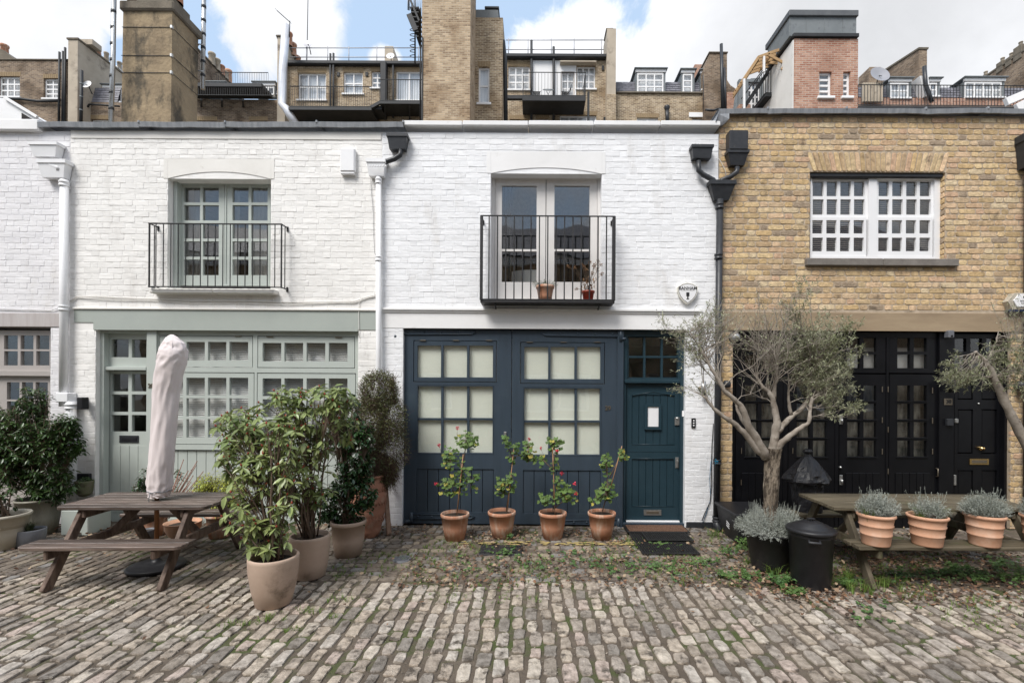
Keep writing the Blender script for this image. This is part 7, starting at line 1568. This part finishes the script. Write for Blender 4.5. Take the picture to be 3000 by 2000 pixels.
S_.part('stringer', MB().beam(P(1198, 42, ys_ - .3), P(1218, 90, ys_ - .3), .06, .22), m_bk); S_.part('stringer', MB().beam(P(1202, 0, ys_ - .3), P(1228, 62, ys_ - .3), .04, .08), m_bk)
for py in (88, 103, 118, 135, 150, 165): S_.part('safety_hoop', MB().tube([P(1218 - 17 * abs(sin(a)), py + 4 * cos(a), ys_ - .3 * cos(a)) for a in [k_ * pi / 8 for k_ in range(9)]], .016, 5), m_bk)
for k_ in range(8): S_.part('baluster', MB().tube([P(1194 + k_ * 5.5, 30, ys_ - .3), P(1195 + k_ * 5.5, -20, ys_ - .3)], .012, 4), m_galv)
# --- centre right building with balcony
T = fbuild('terrace_building', 'brown brick building with white central bay, hanging balcony and rooftop rails', 1480, 172, 1780, YB, fb_olive, [(1489, 194, 1552, 262, 3, 3), (1690, 194, 1744, 260, 3, 3), (1645, 212, 1682, 282, 2, 3, False, None, False), (1494, 350, 1552, 376, 3, 2, False), (1572, 349, 1606, 376, 2, 2, False), (1640, 338, 1747, 376, 4, 2, False)])
T.part('gutter', MB().cbox(X(1480, 168, YB), X(1784, 168, YB), YB - .28, YB + .1, Z(1630, 177, YB), Z(1630, 166, YB), .04), m_bk)
T.part('painted_bay', MB().holed(X(1556, 230, YB), X(1688, 230, YB), Z(1620, 282, YB), Z(1620, 179, YB), [RC(1644, 211, 1683, 283, YB)], YB - .03, YB - .001), m_fwhite)
T.part('canopy', MB().cbox(X(1640, 194, YB), X(1745, 194, YB), YB - .35, YB - .03, Z(1690, 194, YB), Z(1690, 190, YB), .01), m_party)
rails(T, 1482, 1768, [118, 146], 166, YB - .05, [1490, 1547, 1615, 1682, 1762], m_galv); T.part('roof_hatch', MB().cbox(X(1570, 165, YB + 1), X(1646, 165, YB + 1), YB + 1, YB + 2, Z(1608, 168, YB + 1), Z(1608, 160, YB + 1), .03), m_zinc)
BY = YB - 1.35
T.part('balcony_deck', MB().cbox(X(1530, 290, BY), X(1716, 290, BY), BY, YB - .04, Z(1620, 284, BY) - .22, Z(1620, 280, BY), .02), m_bk); frail(T, 1532, 1716, 212, 281, BY + .03, 20, ret=1.3)
T.part('support_beam', MB().cbox(X(1476, 281, BY), X(1532, 281, BY), BY + .1, BY + .3, Z(1500, 286, BY), Z(1500, 275, BY), .01), m_bk); T.part('support_post', MB().cbox(X(1721, 320, BY), X(1727, 320, BY), BY, BY + .14, 0, Z(1724, 268, BY), .01), m_bk)
for px, t in ((1557, 119), (1622, 138)): T.part('soil_pipe', MB().tube([P(px, 365, YB - .15), P(px, t, YB - .15)], .07, 8), m_bk)
T.part('vent', MB().cbox(X(1763, 200, YB), X(1770, 200, YB), YB - .06, YB, Z(1766, 208, YB), Z(1766, 194, YB), .02), m_bk); T.part('vent', MB().cbox(X(1768, 350, YB), X(1776, 350, YB), YB - .06, YB, Z(1772, 357, YB), Z(1772, 344, YB), .02), m_bk)
cy_ = BY + .6; zd_ = Z(1620, 280, BY)
def bal_chair(label, px, flip):
    x = X(px, 270, cy_); T = Thing('folding_chair', label, 'chair', (x, cy_, zd_), 'balcony folding chairs'); f = flip
    for k_ in range(4): T.part('slat', MB().cbox(x - .2, x + .2, cy_ - .2 + k_ * .1, cy_ - .13 + k_ * .1, zd_ + .45, zd_ + .465, .003), m_bk)
    for s in (-1, 1): T.part('leg', MB().tube([(x - f * .22, cy_ + s * .18, zd_), (x + f * .25, cy_ + s * .18, zd_ + .5)], .012, 5), m_bk); T.part('leg', MB().tube([(x + f * .22, cy_ + s * .18, zd_), (x - f * .22, cy_ + s * .18, zd_ + .48), (x - f * .34, cy_ + s * .18, zd_ + .88)], .012, 5), m_bk)
    for k_ in range(3): T.part('slat', MB().cbox(x - f * (.26 + .03 * k_) - .01, x - f * (.26 + .03 * k_) + .01, cy_ - .18, cy_ + .18, zd_ + .6 + k_ * .1, zd_ + .65 + k_ * .1, .003), m_bk)
bal_chair('black folding chair on the hanging balcony, left of the round table', 1572, 1); bal_chair('black folding chair on the hanging balcony, right of the round table', 1656, -1)
x = X(1606, 260, cy_); T = Thing('round_table', 'small round grey folding table on the hanging balcony', 'table', (x, cy_, zd_)); T.part('table_top', MB().lathe([(0, 0), (.30, 0), (.30, .03), (0, .03)], n=24, m=Matrix.Translation((x, cy_, zd_ + .66)) @ Matrix.Rotation(radians(38), 4, 'X')), m_zinc)
for s in (-1, 1): T.part('leg', MB().tube([(x + s * .2, cy_, zd_), (x - s * .1, cy_, zd_ + .6)], .012, 5), m_bk)
T, a0, a1, zt_, _ = sidewall('party_wall', 'tall stained buff party wall right of the balcony building', 1779, 1805, YB - .5, YB + .9, 84, Z(1790, 84, YB - .5) - .0, m_party, cap=False)
T.part('coping', MB().cbox(a0 - .05, a0 + .35, YB - .4, YB + .5, zt_, zt_ + .12, .02), m_rendd); T.part('brick_base', MB().cbox(a0 - .02, a1 + .02, YB - .54, YB - .501, 0, Z(1790, 277, YB - .5), .01), fb_olive)
# --- mansard building
T = fbuild('mansard_building', 'brown brick wall with a slate mansard and white dormers above number 29', 1806, 276, 2128, YB, fb_olive, [(1866, 345, 1928, 378, 2, 2, False), (2028, 347, 2064, 378, 1, 1, False), (2074, 347, 2100, 378, 1, 1, False)], depth=3)
T.part('parapet_coping', MB().cbox(X(1806, 275, YB), X(2128, 275, YB), YB - .1, YB + .3, Z(1960, 276, YB), Z(1960, 271, YB), .02), m_rendd)
slates(T, 1806, 236, 2100, 272, YB + .3, .18, 5)
dormer(T, 1868, 212, 1945, 271, YB + .15, 3, 3); dormer(T, 2002, 214, 2030, 271, YB + .15, 1, 3); dormer(T, 2058, 216, 2080, 262, YB + .15, 1, 2)
T.part('lintel_board', MB().cbox(X(2018, 338, YB), X(2102, 338, YB), YB - .06, YB, Z(2060, 345, YB), Z(2060, 331, YB), .01), m_fwhite)
T.part('vent_pipe', MB().tube([P(1955, 365, YB - .2), P(1954, 318, YB - .2)], .10, 10).lathe([(.11, -.1), (.17, .05), (.15, .12), (.03, .2), (0, .22)], tuple(P(1954, 318, YB - .2)), 12), m_cast)
pp_ = MB(); pp_.tube([P(2065, 365, YB - .2), P(2062, 222, YB - .2), P(2068, 217, YB - .2), P(2095, 219, YB - .2), P(2100, 210, YB - .2), P(2098, 168, YB - .2)], .07, 8); T.part('soil_pipe', pp_, m_cast)
for px, t in ((2113, 130), (2122, 200)): T.part('soil_pipe', MB().tube([P(px + 4, 330, YB - .6), P(px, t, YB - .6)], .085 if px < 2120 else .06, 9), m_cast)
T.part('branch_pipe', MB().tube([P(2066, 322, YB - .5), P(2090, 324, YB - .5), P(2118, 316, YB - .5)], .06, 8), m_cast)
T = Thing('chimney', 'stepped red brown brick chimney behind the black pipes right of the mansard', 'chimney', (X(2100, 250, YB - .3), YB - .3, 0)); T.part('stack', MB().prism([(X(a, b, YB - .3), Z(a, b, YB - .3)) for a, b in ((2064, 420), (2172, 420), (2172, 272), (2140, 250), (2130, 235), (2130, 156), (2080, 156), (2062, 205))], YB - .3, YB + 2.5), fb_brown); T.part('low_wall', MB().cbox(X(2130, 290, YB - .6), X(2168, 290, YB - .6), YB - .6, YB - .31, 0, Z(2150, 270, YB - .6), .02), fb_red)
T.part('coping', MB().cbox(X(2076, 156, YB - .3), X(2132, 156, YB - .3), YB - .36, YB + 1, Z(2104, 157, YB - .3), Z(2104, 153, YB - .3), .02), m_rendd); T.part('stack', MB().cbox(X(2035, 190, YB + 1.5), X(2064, 190, YB + 1.5), YB + 1.5, YB + 2.4, 10, Z(2050, 188, YB + 1.5), .03), fb_red)
# --- conservatory, pergola and little black balcony
yg_ = 13.; T = Thing('roof_conservatory', 'white glazed roof room under raw timber rafters left of the red brick tower', 'conservatory', (X(2210, 280, yg_), yg_, 0))
T.part('wall', MB().holed(X(2165, 290, yg_), X(2330, 290, yg_), 0, Z(2200, 232, yg_), [RC(2192, 240, 2228, 322, yg_)], yg_, yg_ + .2), m_zinc); fwin(T, 2191, 239, 2229, 322, yg_, 3, 4, False, m_fdark, False)
T.part('back_wall', MB().prism([(X(a, b, yg_ + 2.5), Z(a, b, yg_ + 2.5)) for a, b in ((2150, 330), (2290, 330), (2290, 225), (2200, 230), (2160, 262))], yg_ + 2.5, yg_ + 2.7), m_zinc)
T.part('low_wall', MB().cbox(X(2165, 300, yg_ - .5), X(2200, 300, yg_ - .5), yg_ - .5, yg_ - .1, 0, Z(2180, 305, yg_ - .5), .02), fb_red)
A0, B0, C0, D0 = (2180, 232), (2222, 168), (2296, 142), (2300, 187); yf, yk2 = 10.75, 11.7
def fr3(p, t): q = P(*p, yf); return Vector((q.x, yf + (yk2 - yf) * t, q.z - .0 * t))
for t in (0, .25, .5, .75, 1.):
    T.part('rafter', MB().beam(fr3(A0, t), fr3(B0, t), .045, .10), m_timber); T.part('rafter', MB().beam(fr3(B0, t), fr3(C0, t), .045, .10), m_timber)
for f_ in (0, .5, 1.):
    m0 = lambda t: fr3(A0, t).lerp(fr3(B0, t), f_); T.part('purlin', MB().beam(m0(0) + Vector((0, 0, -.09)), m0(1) + Vector((0, 0, -.09)), .045, .07), m_timber)
    m1 = lambda t: fr3(B0, t).lerp(fr3(C0, t), f_); T.part('purlin', MB().beam(m1(0) + Vector((0, 0, -.09)), m1(1) + Vector((0, 0, -.09)), .045, .07), m_timber)
T.part('rafter', MB().beam(P(2250, 160, yf), P(*D0, yf), .045, .10), m_timber); T.part('rafter', MB().beam(P(2240, 182, yf + .6), P(*D0, yf + .2), .045, .10), m_timber); T.part('rafter', MB().beam(P(*D0, yf), P(2290, 205, yf), .045, .09), m_timber)
T.part('post', MB().beam(P(2238, 212, yf), P(2238, 166, yf), .07, .07), m_fwhite); T.part('post', MB().beam(P(2180, 330, yf), P(2180, 232, yf), .07, .07), m_fwhite)
BK = Thing('roof_balcony', 'little black steel balcony bracketed beside the red brick tower', 'balcony', (X(2275, 300, 11.5), 11.5, 0)); yk = 11.5
BK.part('deck', MB().cbox(X(2242, 290, yk), X(2312, 290, yk), yk, yk + 1.2, Z(2277, 318, yk), Z(2277, 276, yk), .03), m_bk) if False else BK.part('deck', MB().cbox(X(2242, 275, yk), X(2312, 275, yk), yk, yk + 1.2, Z(2277, 284, yk), Z(2277, 274, yk), .02), m_bk)
BK.part('deck_skirt', MB().add([(*P(2244, 284, yk),), (*P(2308, 284, yk),), (*P(2290, 320, yk + 1.1),), (*P(2244, 320, yk + 1.1),)], [(0, 1, 2, 3)]), m_bk); frail(BK, 2243, 2312, 200, 274, yk + .02, 9, wbar=.02, ret=1.1)
BK.part('stair_stringer', MB().beam(P(2178, 318, yk + .2), P(2250, 212, yk + .2), .05, .14), m_bk); BK.part('handrail', MB().beam(P(2172, 290, yk + .2), P(2245, 192, yk + .2), .03, .04), m_bk); BK.part('screen', MB().box(X(2296, 240, yk + .9), X(2312, 240, yk + .9), yk + .9, yk + .94, Z(2300, 272, yk + .9), Z(2300, 190, yk + .9)), m_fdark)
for px in (2257, 2275, 2292): BK.part('post', MB().cbox(X(px - 2, 240, yk + 1.1), X(px + 2, 240, yk + 1.1), yk + 1.1, yk + 1.15, Z(px, 272, yk + 1.1), Z(px, 212, yk + 1.1), .01), m_fwhite)
for px in (2266, 2283): q = P(px, 228, yk + .8); BK.part('lantern', MB().lathe([(0, -.14), (.05, -.12), (.055, .04), (.02, .09), (.008, .2), (0, .2)], tuple(q), 8), m_bk)
lf = MB(); rng = random.Random(120)
for k_ in range(240): q = P(2314 + rng.gauss(0, 6), 268 + rng.gauss(0, 8), yk + .1); simple_leaf(lf, q + rdir(rng) * .05, rdir(rng), .07, .05, 0)
tag(link('balcony_plant', lf.mesh('balcony_plant', tuple(P(2314, 268, yk + .1))), l_weed, loc=P(2314, 268, yk + .1)), 'small green plant trailing over the little black balcony', 'plant')
# --- red brick tower
yr = 10.; T = fbuild('brick_tower', 'pink red brick tower with grey lead clad top and two slim white windows', 2326, 114, 2513, yr, fb_red, [(2400, 210, 2437, 283, 1, 4, True, m_fdark, False), (2470, 210, 2492, 283, 1, 4, True, m_fdark, False)], depth=2.2, cat='tower')
x0 = X(2326, 200, yr); T.part('side_render', MB().cbox(x0 - .03, x0 - .001, yr + .01, yr + 2.2, 0, Z(2326, 116, yr), .004), m_r2)
x0, x1 = X(2314, 60, yr), X(2513, 60, yr); T.part('lead_cladding', MB().cbox(x0, x1 - .03, yr + .02, yr + 1.6, Z(2414, 106, yr), Z(2414, 46, yr), .01), m_zinc); T.part('lead_fascia', MB().cbox(x0 - .05, x1, yr - .06, yr + 1.7, Z(2414, 50, yr), Z(2414, 32, yr), .02), M('dark lead fascia', (.085, .09, .098), (.12, .125, .13), scale=3, rough=.6))
T.part('lead_flashing', MB().cbox(X(2322, 105, yr), x1 + .01, yr - .08, yr + 2., Z(2414, 112, yr), Z(2414, 101, yr), .015), m_bk)
for px in (2315, 2363, 2416, 2470): T.part('lead_seam', MB().cbox(X(px, 75, yr) - .008, X(px, 75, yr) + .008, yr + .006, yr + .022, Z(px, 104, yr), Z(px, 51, yr), .003), m_zinc)
# --- right hand terrace
T = fbuild('terrace_building', 'right hand terrace with slate mansard, white dormers and a long black walkway', 2505, 289, 3420, YB - 1, fb_red, [], depth=3)
yq = YB - 1; slates(T, 2515, 254, 3300, 287, yq + .3, .15, 4)
dormer(T, 2612, 240, 2666, 286, yq + .1, 2, 2); dormer(T, 2729, 240, 2750, 281, yq + .1, 1, 2); dormer(T, 2832, 238, 2940, 284, yq + .1, 4, 2)
T.part('walkway_deck', MB().cbox(X(2505, 318, yq - 1.4), X(3300, 318, yq - 1.4), yq - 1.4, yq - .02, Z(2750, 325, yq - 1.4), Z(2750, 311, yq - 1.4), .02), m_bk); frail(T, 2514, 3240, 250, 311, yq - 1.35, 78, wbar=.02)
for px in range(2600, 3200, 90): T.part('bracket', MB().beam(P(px, 322, yq - 1.3), P(px - 26, 345, yq - .1), .08, .1), m_bk)
T.part('ribbed_panel', MB().cbox(X(2517, 280, yq), X(2575, 280, yq), yq - .3, yq - .2, Z(2545, 308, yq), Z(2545, 253, yq), .01), m_party)
for k_ in range(9): T.part('panel_rib', MB().cbox(X(2519 + k_ * 6.4, 280, yq), X(2522 + k_ * 6.4, 280, yq), yq - .34, yq - .301, Z(2545, 308, yq), Z(2545, 254, yq), .005), m_party)
T.part('white_flue_box', MB().prism([(X(a, b, yq), Z(a, b, yq)) for a, b in ((2702, 288), (2722, 284), (2712, 226), (2688, 228))], yq - .15, yq + .5), m_fwhite); T.part('soil_pipe', MB().tube([P(2708, 195, yq - .3), P(2712, 250, yq - .3), P(2722, 275, yq - .3), P(2730, 300, yq - .3)], .10, 9), m_cast)
def gable(name, label, pts, y0, y1, pr0, m):   # sloping-top wall running back on the right
    a = P(*pts[0], y0); b = P(*pts[1], y1); x1 = X(pr0, pts[0][1], y0); T = Thing(name, label, 'gable wall', (a.x, y0, 0)); xl_ = a.x
    vs = [(xl_, y0, 5), (x1, y0, 5), (x1, y0, a.z), (xl_, y0, a.z), (xl_, y0 + 0 + (y1 - y0), 5), (x1, y1, 5), (x1, y1, b.z), (xl_, y1, b.z)]
    T.part('wall', MB().add(vs, [(0, 1, 2, 3), (5, 4, 7, 6), (4, 0, 3, 7), (1, 5, 6, 2), (3, 2, 6, 7)]), m); T.part('coping', MB().beam(((xl_ + x1) / 2, y0 - .05, a.z + .05), ((xl_ + x1) / 2, y1, b.z + .05), abs(x1 - xl_) + .1, .1), m_rendd); return T, a, b
T, a, b = gable('gable_wall', 'dark brick gable sloping down to the left behind the right hand dormers', ((2692, 146), (2546, 250)), yq + .6, yq + 5.1, 2716, fb_brown)
T.part('chimney_block', MB().cbox(a.x - 1.6, a.x - .9, yq + 2.2, yq + 3.2, 8, Z(2640, 196, yq + 2.2), .03), fb_brown)
T, a, b = gable('gable_wall', 'long brown brick gable with chimney blocks at the top right corner', ((3120, 70), (2780, 252)), yq + .6, yq + 6.2, 3180, fb_brown)
for f, h, w_ in ((.30, .30, .22), (.46, .55, .26), (.56, .26, .2), (.66, .34, .22), (.86, .2, .2)):
    c = a.lerp(b, f); T.part('chimney_block', MB().cbox(a.x - .05, a.x + .42, c.y - w_, c.y + w_, a.z + (b.z - a.z) * f - .3, a.z + (b.z - a.z) * f + h, .03), m_rendd); cpot(T, a.x + .18, c.y, a.z + (b.z - a.z) * f + h - .02, .28, .11, m_party)
dish('large grey mesh satellite dish in front of the right hand gable', 2575, 222, yq - .2, .5, m_galv)
T = Thing('roof_canopy', 'white painted canopy edge poking in at the right above the yellow house', 'canopy', (X(2990, 310, 2.5), 2.5, 0)); T.part('fascia', MB().beam(P(2946, 300, 2.5), P(3060, 252, 2.5), .08, .14), m_fwhite); T.part('fascia', MB().beam(P(2978, 318, 2.4), P(3070, 270, 2.4), .06, .16), m_fwhite); T.part('bracket', MB().beam(P(2975, 312, 2.45), P(3060, 345, 2.45), .05, .08), m_fdark)
# ---------------------------------------------------------------- the mews row opposite, behind the photographer (seen in the panes)
yo_ = -9.8; T = Thing('house', 'long brick mews row opposite, seen only in the panes', 'house', (0, yo_, 0))
ws = [(x, x + 1.1, z0, z1) for x in (-11.5, -9, -5.6, -3.4, -.6, 1.6, 4.6, 6.8, 10) for z0, z1 in ((3.9, 5.4),)] + [(x, x + 3.2, 1.2, 2.5) for x in (-11, -6, -1.2, 4, 9)]
mb = MB().holed(-14, 14, 0, 6.7, ws, yo_ - .3, yo_); mb.box(-14, 14, yo_ - 6, yo_ - 5.8, 0, 6.7); T.part('wall', mb, fb_tan)
for q in ws: T.part('window', MB().holed(q[0], q[1], q[2], q[3], [(q[0] + .08 + i * (q[1] - q[0] - .08) / 3, q[0] + (i + 1) * (q[1] - q[0] - .08) / 3, q[2] + .08, q[3] - .08) for i in range(3)], yo_ - .16, yo_ - .1), m_fwhite); T.part('glass', MB().box(q[0], q[1], yo_ - .18, yo_ - .17, q[2], q[3]), m_fdark)
T.part('roof', MB().add([(-14, yo_ + .2, 6.7), (14, yo_ + .2, 6.7), (14, yo_ - 2.6, 8.6), (-14, yo_ - 2.6, 8.6), (-14, yo_ - 6, 6.7), (14, yo_ - 6, 6.7)], [(0, 1, 2, 3), (3, 2, 5, 4), (0, 3, 4), (1, 5, 2)]), m_slate)
T.part('cornice', MB().cbox(-14, 14, yo_ - .05, yo_ + .12, 6.35, 6.69, .03), m_fwhite)
